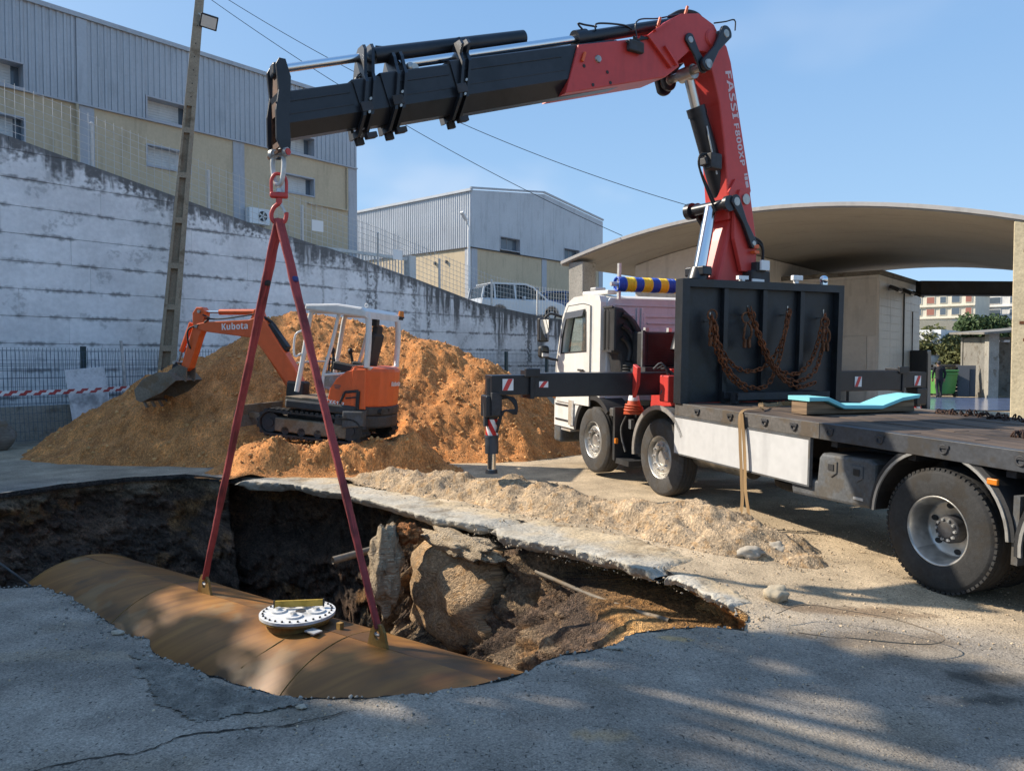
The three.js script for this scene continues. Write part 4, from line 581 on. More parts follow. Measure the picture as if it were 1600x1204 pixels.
// right background: bins, crates, shed, person, far canopy, flats, trees
function bin(x, z, turn, label) { const b = thing('wheelie_bin', label, 'bin', [x, 0.04, z], turn, 'green bins under the canopy'); const g = new THREE.CylinderGeometry(0.72, 0.58, 1.05, 4, 1); g.rotateY(Math.PI / 4); g.scale(1.05, 1, 0.75); g.translate(0, 0.68, 0); new G().add(g).build('body', M('binGreen', { color: [0.1, 0.3, 0.07], roughness: 0.5 }), b); new G().box(1.14, 0.09, 0.86, 0, 1.25, 0, -0.06, 0, 0, 0.03).build('lid', mats.binGreen, b); for (const s of [-1, 1]) new G().cyl([s * 0.4, 0.12, 0.3], [s * 0.5, 0.12, 0.3], 0.12).build('wheel', mats.rubber, b); new G().cyl([-0.5, 1.12, 0.46], [0.5, 1.12, 0.46], 0.025).build('handle', mats.binGreen, b); }
bin(21.1, -37.6, 0.15, 'green wheelie bin right of the walking person'); bin(19.85, -38.6, -0.1, 'green wheelie bin half hidden behind the person');
for (let k = 0; k < 4; k++) { const c = thing('crate_stack', ['leftmost', 'second', 'third', 'rightmost'][k] + ' stack of dark crates behind the green bins', 'crates', [20.2 + k * 1.15, 0.04, -40.2], 0.05 * k, 'stacked crates behind the bins'); for (let q = 0; q < 8; q++) { new G().bb(-0.5, 0.5, q * 0.2, q * 0.2 + 0.16, -0.4, 0.4, 0.015).build('crate', k % 2 ? mats.chassis : mats.greyPlastic, c); } }
for (let k = 0; k < 2; k++) { const p = thing('leaning_panel', ['left blue grey panel leaning beside the shed pillar', 'right blue grey panel leaning beside the shed pillar'][k], 'panel', [22.0 + k * 0.3, 0.05, -37.4], 1.0); p.rotation.z = -0.22; new G().bb(-0.03, 0.03, 0, 1.55, -0.25, 0.25).build('sheet', M('panelBlue' + k, { color: [0.06, 0.065, 0.075], roughness: 0.4 }), p); }
{
  const s = thing('shed', 'small concrete shed with dark open front at the right', 'shed', [23.2, 0, -36.6], -0.15); new G().bb(-0.55, -0.1, 0, 3.1, -0.2, 0.25, 0.01).build('pillar', mats.concrete, s); new G().bb(-0.5, 3.2, 0, 3.0, -3.0, -2.8).build('back_wall', mats.concreteDark, s); new G().bb(-0.45, -0.3, 0, 2.95, -2.8, -0.2).build('side_wall', mats.concreteDark, s); new G().box(4.4, 0.1, 4, 1.2, 3.32, -1.2, 0.03, 0, 0.08).build('roof', mats.concreteDark, s); new G().bb(1.25, 1.55, 0, 2.3, 0.1, 0.2).build('door_leaf', mats.white, s); new G().bb(0.95, 1.2, 0.1, 2.3, 0.12, 0.2).build('blue_strip', M('skyBlue', { color: [0.1, 0.35, 0.6], roughness: 0.5 }), s); for (let k = 0; k < 3; k++) new G().box(0.3, 0.12, 0.3, 0.1 + k * 0.45, 2.75, -0.6, 0, 0, 0, 0.05).build('roll', mats.white, s); new G().bb(0.0, 0.06, 1.4, 1.9, -0.16, -0.1).build('handle', mats.galv, s);
}
{ const c = thing('forecourt_canopy', 'flat white canopy fascia with thin post in the distance', 'canopy', [35.4, 0, -66], -0.8); new G().bb(-4.5, 2.2, 3.1, 4.3, -3, 3).build('fascia', mats.white, c); new G().cyl([2.0, 0, 2.6], [2.0, 3.1, 2.6], 0.09).cyl([-4, 0, 2.6], [-4, 3.1, 2.6], 0.09).build('post', mats.white, c); }
{ const c = thing('container', 'pale blue long container low behind the bins', 'container', [33.5, 0, -60], 0); new G().bb(-5, 1, 0, 2.2, -1.2, 1.2).build('body', M('paleBlue', { color: [0.42, 0.52, 0.62], roughness: 0.6, map: T.grime }), c); new G().bb(-5, 3, 0, 1.0, -1.4, -1.21).build('skirt', mats.pilaster, c); }
function flats(pos, turn, label, w, floors, bays, wallM, fh, dark) {
  const b = thing('apartment_block', label, 'building', pos, turn, 'apartment blocks in the distance'); const H = floors * fh; new G().bb(-w / 2, w / 2, -3, H, -12, 0).build('wall', wallM, b); new G().bb(-w / 2 - 0.3, w / 2 + 0.3, H, H + 0.5, -12.3, 0.3).build('cornice', wallM, b); for (let f = 0; f < floors; f++) new G().bb(-w / 2, w / 2, f * fh - 0.15, f * fh + 0.05, 0.01, 0.35).build('floor_band', wallM, b);
  for (let f = 0; f < floors; f++) for (let k = 0; k < bays; k++) { const x = -w / 2 + w * (k + 0.5) / bays, ww = w / bays * (k % 2 ? 0.3 : 0.22), o = new G().bb(x - ww - 0.12, x + ww + 0.12, f * fh + 0.5, f * fh + 1.9, 0.0, 0.1).build('window', wallM, b); new G().bb(x - ww, x + ww, f * fh + 0.6, f * fh + 1.8, 0.101, 0.13).build('pane', (k + dark) % 3 === 1 ? mats.brickRed : mats.windowGlass, o); }
  new G().bb(-w / 2 + 1, -w / 2 + w * 0.45, H + 0.3, H + 1.2, -9, -2).build('attic', mats.brickRed, b); return b;
}
M('brickRed', { color: [0.36, 0.15, 0.11], roughness: 0.8 }); M('flatsCream', { color: [0.8, 0.75, 0.63], map: T.soft, roughness: 0.9 }); M('flatsWhite', { color: [0.85, 0.84, 0.81], map: T.soft, roughness: 0.9 });
flats([84, 5.4, -150], -0.75, 'cream apartment block with red window panels, left of the white one', 11, 4, 5, mats.flatsCream, 2.3, 0); flats([97, 5.2, -158], -0.75, 'white apartment block with long window bands in the distance', 21, 4, 6, mats.flatsWhite, 2.5, 5);
{ const g = sheet(40, 20, (i, j) => { const x = 30 + i * 6, D = 75 + j * 10; return [x, -0.5 + 10 * ss(75, 150, D) + 1.2 * fbm(x * 0.05, D * 0.05, 2, 3), -D]; }, { colour: (i, j, p) => [0.4, 0.38, 0.3] }); structure(meshOf('far_slope', flipIndex(g), mats.sand)); }

// trees
M('bark', { color: [0.16, 0.12, 0.09], map: T.rust, roughness: 1 });
const leafCols = { olive: [0.11, 0.115, 0.035], green: [0.05, 0.085, 0.025], dry: [0.2, 0.14, 0.06] };
for (const k in leafCols) M('leaf_' + k, { physical: true, color: leafCols[k], roughness: 0.8, side: THREE.DoubleSide });
function tree(name, label, x, y, z, h, R, n, leaf, size, seed, squash = 0.8, group, clump = 1) {
  const t = thing(name, label, 'tree', [x, y, z], 0, group), r = rng(seed), tr = new G(); const top = h - R * squash; tr.cyl([0, 0, 0], [0.1 * R, top * 0.62, 0.05 * R], h * 0.028 + 0.05, h * 0.018 + 0.03, 9);
  const cl = []; const nb = 11; for (let k = 0; k < nb; k++) { const a = k * 2.4 + r(), el = -0.35 + 1.25 * r(), q = R * (0.45 + 0.5 * r()), e = V(Math.cos(a) * Math.cos(el) * q, top + Math.sin(el) * q * squash, Math.sin(a) * Math.cos(el) * q); tr.cyl([0.1 * R * 0.9, top * (0.5 + 0.12 * r()), 0], [e.x, e.y, e.z], h * 0.009 + 0.015, 0.012, 6); cl.push([e, R * (0.34 + 0.24 * r()) * clump]); }
  tr.build('trunk', mats.bark, t); const P = new Float32Array(n * 6 * 3), a = V(), b = V(), c = V(); let o = 0;
  for (let i = 0; i < n; i++) { const [e, q] = cl[(r() * cl.length) | 0]; const d = V(r() - 0.5, r() - 0.5, r() - 0.5).normalize().multiplyScalar(q * Math.pow(r(), 0.45)); const p = V(e.x + d.x, e.y + d.y * squash, e.z + d.z); const s = size * (0.6 + 0.8 * r()); a.set(r() - 0.5, r() - 0.5, r() - 0.5).normalize(); b.set(r() - 0.5, r() - 0.5, r() - 0.5).cross(a).normalize(); a.multiplyScalar(s); b.multiplyScalar(s * 0.5);
    for (const [u, v] of [[-1, 0], [0, -1], [1, 0], [-1, 0], [1, 0], [0, 1]]) { P[o++] = p.x + a.x * u + b.x * v; P[o++] = p.y + a.y * u + b.y * v; P[o++] = p.z + a.z * u + b.z * v; } }
  const g = new THREE.BufferGeometry(); g.setAttribute('position', new THREE.BufferAttribute(P, 3)); g.computeVertexNormals(); boxUV(g); meshOf('crown', g, mats['leaf_' + leaf], t);
}
// row of yard trees left of the view: their crowns shade the near yard
const yard = [[-8.1, 10.4, 12.4, 2.7, 2600], [-6.6, 6.2, 12.6, 2.6, 2800], [-4.3, 5.4, 13, 2.4, 2300, 0.85], [1.0, 3.7, 10.6, 2.3, 440, 0.48], [3.3, 3.6, 11.2, 2.4, 440, 0.48], [-4.8, 3.2, 14, 2.6, 2600], [-1.9, 2.5, 14, 2.1, 1600]].map(([gx, gd, h, R, n, cf = 1]) => { const hc = h - R * 0.75, q = hc / 0.782; return [gx - 0.966 * q, -(gd + 0.259 * q), h, R, n, cf]; });
yard.forEach(([x, z, h, R, n, cf], i) => tree('yard_tree', 'tall leafy tree outside the left of the view, number ' + ['one', 'two', 'three', 'four', 'five', 'six', 'seven'][i] + ' of the row', x, 0, z, h, R, n, 'green', 0.24, 100 + i, 0.75, 'row of trees left of the yard', cf));
const far = [[35.6, -64, 4.6, 1.9, 'olive', 'olive green tree left of centre below the flats'], [40.0, -66, 6.0, 2.1, 'green', 'tallest green tree below the white flats'], [43.2, -68, 5.0, 2.1, 'olive', 'olive tree below the white flats near the tan pillar'], [47, -70, 5.2, 2.2, 'green', 'green tree beside the tan pillar'], [37.5, -58, 3.6, 1.7, 'dry', 'brownish bush behind the shed'], [34.0, -58, 3.3, 1.6, 'olive', 'low olive bush under the white fascia'], [40.5, -58, 4.3, 1.8, 'dry', 'dry brown tree right behind the shed roof']];
far.forEach(([x, z, h, R, l, label], i) => tree('background_tree', label, x, -0.1, z, h, R, 5200, l, 0.17, 40 + i, 0.85, 'trees in the distance'));
{ // person walking, seen from behind, in dark clothes
  const J = { hip: [0, 0.93, 0], chest: [0.02, 1.3, 0.02], neck: [0.02, 1.48, 0.02], head: [0.02, 1.63, 0.04], sl: [-0.19, 1.42, 0.01], sr: [0.21, 1.42, 0.01], el: [-0.25, 1.14, -0.05], er: [0.27, 1.14, 0.03], hl: [-0.24, 0.88, 0.06], hr: [0.26, 0.88, 0.12], pl: [-0.09, 0.9, 0], pr: [0.1, 0.9, 0], kl: [-0.09, 0.5, 0.1], kr: [0.11, 0.5, -0.02], al: [-0.09, 0.09, 0.02], ar: [0.11, 0.1, -0.2], tl: [-0.1, 0.04, 0.2], tr: [0.12, 0.04, -0.05] };
  const B = [['hip', 'chest', 0.15, 0.17], ['chest', 'neck', 0.14, 0.06], ['neck', 'head', 0.055, 0.1], ['chest', 'sl', 0.1, 0.07], ['chest', 'sr', 0.1, 0.07], ['sl', 'el', 0.06, 0.048], ['sr', 'er', 0.06, 0.048], ['el', 'hl', 0.046, 0.034], ['er', 'hr', 0.046, 0.034], ['hip', 'pl', 0.13, 0.1], ['hip', 'pr', 0.13, 0.1], ['pl', 'kl', 0.1, 0.065], ['pr', 'kr', 0.1, 0.065], ['kl', 'al', 0.065, 0.045], ['kr', 'ar', 0.065, 0.045], ['al', 'tl', 0.05, 0.035], ['ar', 'tr', 0.05, 0.035]];
  for (const s of ['l', 'r']) for (let k = 0; k < 4; k++) { const h = J['h' + s], n = 'f' + s + k; J[n] = [h[0] + (k - 1.5) * 0.018, h[1] - 0.13 + 0.01 * k, h[2] + 0.01]; B.push(['h' + s, n, 0.02, 0.009]); } for (const s of ['l', 'r']) { const h = J['h' + s]; J['t' + s + 'h'] = [h[0] + (s === 'l' ? 0.05 : -0.05), h[1] - 0.07, h[2] + 0.03]; B.push(['h' + s, 't' + s + 'h', 0.016, 0.01]); }
  const res = 110, mc = new MarchingCubes(res, mats.blackPaint, false, false, 200000); mc.isolation = 0; const SC = 0.95, cy = 0.88; const bones = B.map(([a, b, ra, rb]) => [V(...J[a]), V(...J[b]), ra, rb]); const p = V(), ab = V(), ap = V();
  for (let k = 0; k < res; k++) for (let j = 0; j < res; j++) for (let i = 0; i < res; i++) { const h = res / 2; p.set((i - h) / h * SC, (j - h) / h * SC + cy, (k - h) / h * SC); let d = 1e3; if (Math.abs(p.x) < 0.45 && Math.abs(p.z) < 0.45) for (const [a, b, ra, rb] of bones) { ab.subVectors(b, a); ap.subVectors(p, a); const t = clamp(ap.dot(ab) / ab.lengthSq(), 0, 1); const q = ap.addScaledVector(ab, -t).length() - lerp(ra, rb, t); const kk = 0.03, hh = clamp(0.5 + 0.5 * (d - q) / kk, 0, 1); d = d > 100 ? q : lerp(d, q, hh) - kk * hh * (1 - hh); } mc.field[i + j * res + k * res * res] = -d; }
  mc.update(); const n = mc.count, g = new THREE.BufferGeometry(), pa = new Float32Array(n * 3), na = new Float32Array(n * 3), ca = new Float32Array(n * 3);
  for (let i = 0; i < n * 3; i++) { pa[i] = mc.positionArray[i] * SC + (i % 3 === 1 ? cy : 0); na[i] = mc.normalArray[i]; }
  for (let i = 0; i < n; i++) { const y = pa[i * 3 + 1], x = Math.abs(pa[i * 3]); const skin = y > 1.5 || (x > 0.18 && y < 0.9 && y > 0.6); ca.set(skin ? [0.3, 0.18, 0.12] : y > 0.92 ? [0.014, 0.014, 0.018] : [0.02, 0.021, 0.028], i * 3); }
  g.setAttribute('position', new THREE.BufferAttribute(pa, 3)); g.setAttribute('normal', new THREE.BufferAttribute(na, 3)); g.setAttribute('color', new THREE.BufferAttribute(ca, 3)); boxUV(g);
  const per = thing('person', 'person in dark clothes walking away beside the green bins', 'person', [20.6, 0.036, -37], 2.9); meshOf('body', g, M('personCloth', { vertexColors: true, roughness: 0.9 }), per); new G().sph(0.108, 0.02, 1.66, 0.025, 0.95, 1, 1.02, 14).build('hair', mats.seatBlack, per);
}

// ---------------------------------------------------------------- truck (local: x forward, y up, z to its right; we see the left side, z < 0)
const truck = thing('crane_truck', 'four axle flatbed truck with white cab and dark steel bed', 'truck', [TRUCK.x, TRUCK.y, TRUCK.z], TTURN);
truck.rotation.order = 'YXZ'; truck.rotation.z = TTILT; truck.updateMatrixWorld(true);
M('rustySteelBed', { color: [0.13, 0.1, 0.08], map: T.rust, roughness: 0.8 }); M('deckA', { color: [0.2, 0.155, 0.12], map: T.wood, roughness: 0.85 }); M('deckB', { color: [0.16, 0.125, 0.1], map: T.wood, roughness: 0.85 }); M('railTan', { color: [0.16, 0.145, 0.13], map: T.dirty, roughness: 0.55 });
const ring = (cx, cy, r0, r1, a0, a1, n = 24) => { const P = []; for (let i = 0; i <= n; i++) { const a = lerp(a0, a1, i / n); P.push([cx + r1 * Math.cos(a), cy + r1 * Math.sin(a)]); } for (let i = n; i >= 0; i--) { const a = lerp(a0, a1, i / n); P.push([cx + r0 * Math.cos(a), cy + r0 * Math.sin(a)]); } return P; };
function wheelAt(x, side, drive, inner) {
  const y = 0.525, z = side * (inner ? 0.76 : 1.095); const mx = TR(x, y, z, side < 0 ? -Math.PI / 2 : Math.PI / 2, 0, 0); // lathe +y faces outward
  const tp = [[0.285, -0.13], [0.3, -0.148], [0.4, -0.152], [0.48, -0.14], [0.512, -0.118]]; const gr = drive ? [-0.075, 0, 0.075] : [-0.085, -0.03, 0.03, 0.085]; let yy = -0.112; tp.push([0.524, -0.112]); for (const g of gr) tp.push([0.526, g - 0.007], [0.511, g - 0.006], [0.511, g + 0.006], [0.526, g + 0.007]); tp.push([0.524, 0.112], [0.512, 0.118], [0.495, 0.134], [0.482, 0.139], [0.478, 0.143], [0.42, 0.152], [0.34, 0.15], [0.332, 0.146], [0.3, 0.148], [0.285, 0.13]);
  const tg = new G().lathe(tp, 64, mx); if (drive) for (let i = 0; i < 66; i++) { const a = i / 66 * Math.PI * 2; for (const s of [-1, 1]) { const g = new THREE.BoxGeometry(0.022, 0.05, 0.032); g.applyMatrix4(TR(0.516, s * 0.104, 0)); g.applyMatrix4(new THREE.Matrix4().makeRotationY(a)); tg.add(g, mx); } }
  const w = tg.build('wheel', drive ? mats.tyre : mats.tyreDusty, truck); if (inner) return;
  const rp = drive ? [[0.292, 0.125], [0.296, 0.14], [0.287, 0.146], [0.276, 0.135], [0.27, 0.11], [0.262, 0.09], [0.25, 0.03], [0.245, -0.03], [0.225, -0.06], [0.16, -0.07], [0.118, -0.07]] : [[0.292, 0.125], [0.296, 0.14], [0.287, 0.146], [0.276, 0.13], [0.27, 0.1], [0.256, 0.07], [0.244, 0.045], [0.236, 0.06], [0.225, 0.1], [0.205, 0.118], [0.13, 0.124], [0.122, 0.12], [0.12, 0.07]];
  new G().lathe(rp, 48, mx).build('rim', mats.rimPaint, w);
  const hp = drive ? [[0.12, -0.07], [0.115, 0.01], [0.105, 0.03], [0.07, 0.036], [0.066, 0.05], [0.001, 0.052]] : [[0.121, 0.07], [0.095, 0.075], [0.09, 0.1], [0.084, 0.106], [0.001, 0.11]]; new G().lathe(hp, 28, mx).build('hub', drive ? mats.chassis : mats.rimPaint, w);
  const nu = new G(); for (let i = 0; i < 10; i++) { const a = i / 10 * Math.PI * 2; const R = drive ? 0.087 : 0.168; const g = new THREE.CylinderGeometry(0.012, 0.0155, drive ? 0.02 : 0.028, 6); g.translate(R * Math.cos(a), drive ? 0.04 : 0.136, R * Math.sin(a)); nu.add(g, mx); } nu.build('wheel_nuts', mats.galv, w);
  if (drive) { const ho = new G(); for (let i = 0; i < 6; i++) { const a = i / 6 * Math.PI * 2 + 0.3; const g = new THREE.CylinderGeometry(0.032, 0.032, 0.012, 14); g.scale(1, 1, 0.75); g.translate(0.195 * Math.cos(a), -0.063, 0.195 * Math.sin(a)); ho.add(g, mx); } ho.build('vent_hole', mats.rubber, w); }
}
for (const s of [-1, 1]) { wheelAt(1.95, s, false); wheelAt(0, s, false); for (const x of [-4.28, -5.65]) { wheelAt(x, s, true); wheelAt(x, s, true, true); } }
{
  const c = new G(); for (const s of [-1, 1]) c.bb(-8, 2.9, 0.78, 1.06, s * 0.43 - 0.04, s * 0.43 + 0.04); for (let x = -7.5; x < 2.6; x += 1.2) c.bb(x, x + 0.12, 0.8, 1.02, -0.39, 0.39); for (const x of [1.95, 0, -4.28, -5.65]) c.cyl([x, 0.525, -0.95], [x, 0.525, 0.95], 0.085).box(0.3, 0.3, 0.34, x, 0.525, 0, 0, 0, 0, 0.08); c.build('chassis', mats.chassis, truck);
  // cab: side panels with window openings, rear panel, roof, windscreen
  const arch = []; for (let k = 0; k <= 10; k++) { const a = Math.PI * (0.06 + 0.83 * k / 10); arch.push([1.95 + 0.66 * Math.cos(a), 0.56 + 0.66 * Math.sin(a)]); }
  const prof = [[1.75, 1.2], [1.75, 2.7], [1.8, 2.8], [2.1, 2.84], [2.7, 2.82], [2.98, 2.72], [3.14, 2.5], [3.38, 1.72], [3.42, 1.2], [3.42, 0.62], [2.62, 0.62], ...arch.filter(p => p[0] > 1.76)];
  const win = [[2.18, 1.93], [3.13, 1.88], [3.08, 2.14], [2.93, 2.56], [2.24, 2.6], [2.2, 2.55]];
  for (const s of [-1, 1]) { const z0 = s < 0 ? -1.24 : 1.12; new G().poly(prof, z0, z0 + 0.12, 0, [win]).build('cab_side', mats.whitePaint, truck); const zg = s < 0 ? -1.2 : 1.19; new G().poly(win.map(p => [lerp(2.6, p[0], 1.0), lerp(2.25, p[1], 1.0)]), zg, zg + 0.006).build('side_window', mats.glass, truck); }
  // door skin, proud of the side, with seam
  const door = [[2.06, 1.05], [2.06, 2.66], [2.3, 2.7], [2.86, 2.68], [3.05, 2.46], [3.3, 1.7], [3.34, 1.05]]; const win2 = [[2.17, 1.92], [3.14, 1.87], [3.09, 2.14], [2.94, 2.57], [2.23, 2.61], [2.19, 2.56]]; const dr = new G().poly(door, -1.262, -1.2405, 0, [win2]).build('door', mats.whitePaint, truck);
  new G().bar([2.22, 1.62, -1.29], [2.42, 1.62, -1.29], 0.035, 0.03, 0.01).build('handle', mats.blackPlastic, dr); const fr = [win2, win2.map(p => [lerp(2.62, p[0], 0.94), lerp(2.24, p[1], 0.94)])]; new G().poly(fr[0], -1.268, -1.25, 0, [fr[1]]).build('window_seal', mats.rubber, dr); new G().poly([[2.24, 2.6], [2.94, 2.57], [3.1, 2.14], [3.06, 2.14], [2.9, 2.46], [2.3, 2.5]], -1.29, -1.28, 0).build('wind_deflector', M('smoke', { color: [0.12, 0.13, 0.15], roughness: 0.25 }), dr);
  for (const s of [-1, 1]) { const z0 = s < 0 ? -1.115 : 1.085; new G().poly(prof.slice(0, 11).map(p => [clamp(p[0], 1.81, 3.3), clamp(p[1], 1.2, 2.72)]).filter((p, i) => i < 9), z0, z0 + 0.03, 0, [win]).build('door_lining', M('lining', { color: [0.09, 0.09, 0.1], roughness: 0.8 }), truck); }
  new G().bb(1.81, 2.9, 2.66, 2.7, -1.08, 1.08).bb(1.81, 1.83, 1.25, 2.66, -1.08, 1.08).build('roof_lining', mats.lining, truck);
  { const sm = [[2.06, 1.05], [2.06, 2.66], [2.3, 2.7], [2.86, 2.68], [3.05, 2.46], [3.3, 1.7], [3.34, 1.05]]; for (let i = 0; i < 6; i++) new G().bar([sm[i][0], sm[i][1], -1.262], [sm[i + 1][0], sm[i + 1][1], -1.262], 0.012, 0.004).build('seam', mats.rubber, dr); new G().bb(2.1, 3.32, 1.3, 1.308, -1.2645, -1.2625).build('seam', mats.rubber, dr); }
  for (const y of [0.72, 0.98]) new G().bb(2.68, 3.36, y, y + 0.03, -1.255, -1.2, 0.005).build('entry_step', mats.blackPlastic, truck);
  new G().cyl([2.72, 1.42, -1.266], [2.72, 1.42, -1.261], 0.05, 0.05, 16).build('round_sticker', mats.red, dr);
  for (const y of [1.36]) new G().bb(1.78, 2.05, y, y + 0.008, -1.246, -1.238).build('panel_seam', mats.chassis, truck);
  // roof and rear panel with pressed ribs
  const rp = [[1.76, 2.66], [1.8, 2.78], [2.1, 2.83], [2.7, 2.81], [2.96, 2.71], [3.1, 2.5], [3.06, 2.48], [2.92, 2.66], [2.7, 2.76], [2.1, 2.78], [1.83, 2.73], [1.8, 2.64]]; new G().poly(rp, -1.14, 1.14, 0).build('cab_roof', mats.whitePaint, truck);
  const Z = new THREE.Matrix4().makeBasis(V(0, 0, 1), V(0, 1, 0), V(-1, 0, 0)).setPosition(1.78, 0, 0); // shape x -> truck z, extrude -> -x
  const rear = new G().poly([[-1.14, 1.15], [1.14, 1.15], [1.14, 2.7], [1.08, 2.77], [-1.08, 2.77], [-1.14, 2.7]], 0, 0.05, 0.015, [], Z).build('cab_rear', M('cabRear', { color: [0.64, 0.68, 0.74], map: T.soft, roughness: 0.45 }), truck);
  const rib = (z0, z1, y, h = 0.035) => new G().bb(1.708, 1.732, y - h / 2, y + h / 2, z0, z1, 0.01).build('pressed_rib', mats.cabRear, rear);
  for (let k = 0; k < 11; k++) rib(-0.42 + (k === 0 ? -0.1 : 0), 1.02, 2.5 - k * 0.115, k % 2 ? 0.028 : 0.045); rib(-1.0, 0.9, 2.66, 0.03); rib(-1.02, -0.66, 2.5, 0.03); rib(-1.0, -0.68, 2.4, 0.05); rib(-1.0, -0.7, 2.22, 0.03); for (const z of [-0.6, -0.52]) new G().bb(1.7, 1.732, 2.1, 2.62, z - 0.02, z + 0.015, 0.008).build('pressed_rib', mats.cabRear, rear); new G().bb(1.705, 1.732, 1.95, 2.55, -0.5, -0.45, 0.01).build('pressed_rib', mats.cabRear, rear);
  new G().poly([[3.12, 2.5], [3.15, 2.5], [3.41, 1.72], [3.38, 1.72]], -1.11, 1.11).build('windscreen', mats.glass, truck); new G().bb(3.36, 3.42, 0.62, 1.72, -1.12, 1.12, 0.02).build('front_panel', mats.whitePaint, truck); new G().bb(3.2, 3.5, 0.32, 0.74, -1.22, 1.22, 0.06).build('bumper', mats.greyPlastic, truck); new G().bb(3.43, 3.46, 0.8, 1.4, -0.9, 0.9, 0.01).build('grille', mats.blackPlastic, truck);
  for (const s of [-1, 1]) { new G().bb(3.44, 3.5, 0.76, 0.98, s * 0.98 - 0.16, s * 0.98 + 0.16, 0.02).build('headlight', mats.windowGlass, truck); new G().box(0.12, 0.1, 0.06, 3.38, 1.14, s * 1.25, 0, 0, 0, 0.02).build('indicator', mats.amber, truck); }
  new G().bb(1.8, 3.36, 1.16, 1.24, -1.1, 1.1).bb(2.95, 3.34, 1.24, 1.84, -1.1, 1.1, 0.05).build('cab_interior', mats.seatBlack, truck); for (const z of [-0.62, 0.62]) new G().bb(2.0, 2.5, 1.3, 1.6, z - 0.25, z + 0.25, 0.06).box(0.16, 0.75, 0.48, 2.02, 1.9, z, 0, 0, 0.12, 0.06).build('seat', mats.seatBlack, truck);
  new G().tor(0.22, 0.018, TR(2.86, 1.98, -0.62, 0, Math.PI / 2, 0.0).multiply(TR(0, 0, 0, -0.6, 0, 0)), 28, 8).cyl([2.86, 1.98, -0.62], [3.05, 1.8, -0.62], 0.025).build('steering_wheel', mats.rubber, truck);
  new G().bb(2.62, 2.8, 0.68, 1.1, -1.27, -1.24).bb(2.85, 3.3, 0.55, 0.62, -1.2, -1.0).build('step_panel', M('stickerWhite', { color: [0.72, 0.71, 0.69], map: T.dirty, roughness: 0.5 }), truck);
  new G().poly(ring(1.95, 0.56, 0.6, 0.68, 0.1, Math.PI - 0.75), -1.25, -0.85).build('mudguard', mats.blackPlastic, truck);
  // mirrors
  new G().box(0.1, 0.42, 0.22, 3.32, 2.28, -1.52, 0, 0.2, 0, 0.04).build('mirror', mats.blackPlastic, truck); new G().box(0.14, 0.22, 0.2, 3.34, 1.9, -1.5, 0, 0.2, 0, 0.06).build('mirror', mats.blackPlastic, truck); new G().box(0.006, 0.36, 0.17, 3.262, 2.28, -1.522, 0, 0.2, 0).build('mirror_glass', mats.mirror, truck); new G().box(0.006, 0.16, 0.15, 3.264, 1.9, -1.5, 0, 0.2, 0).build('mirror_glass', mats.mirror, truck);
  new G().tube([[3.2, 2.5, -1.2], [3.28, 2.56, -1.4], [3.32, 2.46, -1.52]], 0.022, 12, 8).tube([[3.25, 1.75, -1.2], [3.3, 1.78, -1.38], [3.33, 1.82, -1.48]], 0.022, 12, 8).build('mirror_arm', mats.blackPlastic, truck);
  new G().box(0.08, 0.5, 0.24, 3.32, 2.25, 1.5, 0, -0.2, 0, 0.04).build('mirror', mats.blackPlastic, truck); new G().box(0.35, 0.05, 2.1, 3.25, 2.66, 0, 0, 0, -0.5, 0.02).build('sun_visor', mats.blackPlastic, truck);
  // roof bar, beacon
  new G().box(0.9, 0.07, 0.18, 2.35, 2.88, -0.95, 0, 0, 0.02, 0.02).build('roof_bar', mats.whiteDirty, truck); new G().box(0.2, 0.06, 0.2, 2.5, 2.95, -0.9, 0, 0, 0, 0.02).build('beacon', mats.galv, truck); new G().bb(1.62, 1.68, 2.75, 3.3, -1.0, -0.96).bb(1.62, 1.68, 2.75, 3.35, 0.96, 1.0).bb(1.64, 1.66, 2.95, 2.98, -0.98, 0.98).build('roll_stand', mats.galv, truck);
  // air intake behind the cab
  const it = new G().poly([[-1.24, 1.95], [-1.24, 2.62], [-1.08, 2.6], [-0.85, 2.42], [-0.7, 2.2], [-0.72, 1.98], [-0.85, 1.7], [-0.95, 1.6], [-1.1, 1.62], [-1.14, 1.9]], 0, 0.36, 0.04, [], new THREE.Matrix4().makeBasis(V(0, 0, 1), V(0, 1, 0), V(-1, 0, 0)).setPosition(1.68, 0, 0)).build('air_intake', mats.blackPlastic, truck);
  for (const q of [0, 1, 2]) new G().tube([[1.29, 2.5 - q * 0.17, -1.12], [1.29, 2.43 - q * 0.18, -0.98 - q * 0.02], [1.29, 2.15 - q * 0.1, -0.83 - q * 0.07], [1.29, 1.8, -0.86 - q * 0.07]], 0.04, 16, 8).build('intake_rib', mats.blackPlastic, it);
  const gr = new G(); for (let i = 0; i < 16; i++) for (const s of [0, 1]) gr.box(0.012, 0.07, 0.012, 1.44 + s * 0.12 + 0.04, 1.98 + i * 0.038, -1.248, 0, 0, s ? 0.8 : -0.8); gr.bb(1.36, 1.66, 1.93, 1.96, -1.255, -1.235).bb(1.36, 1.66, 2.6, 2.63, -1.255, -1.235); gr.build('intake_grille', mats.chassis, it);
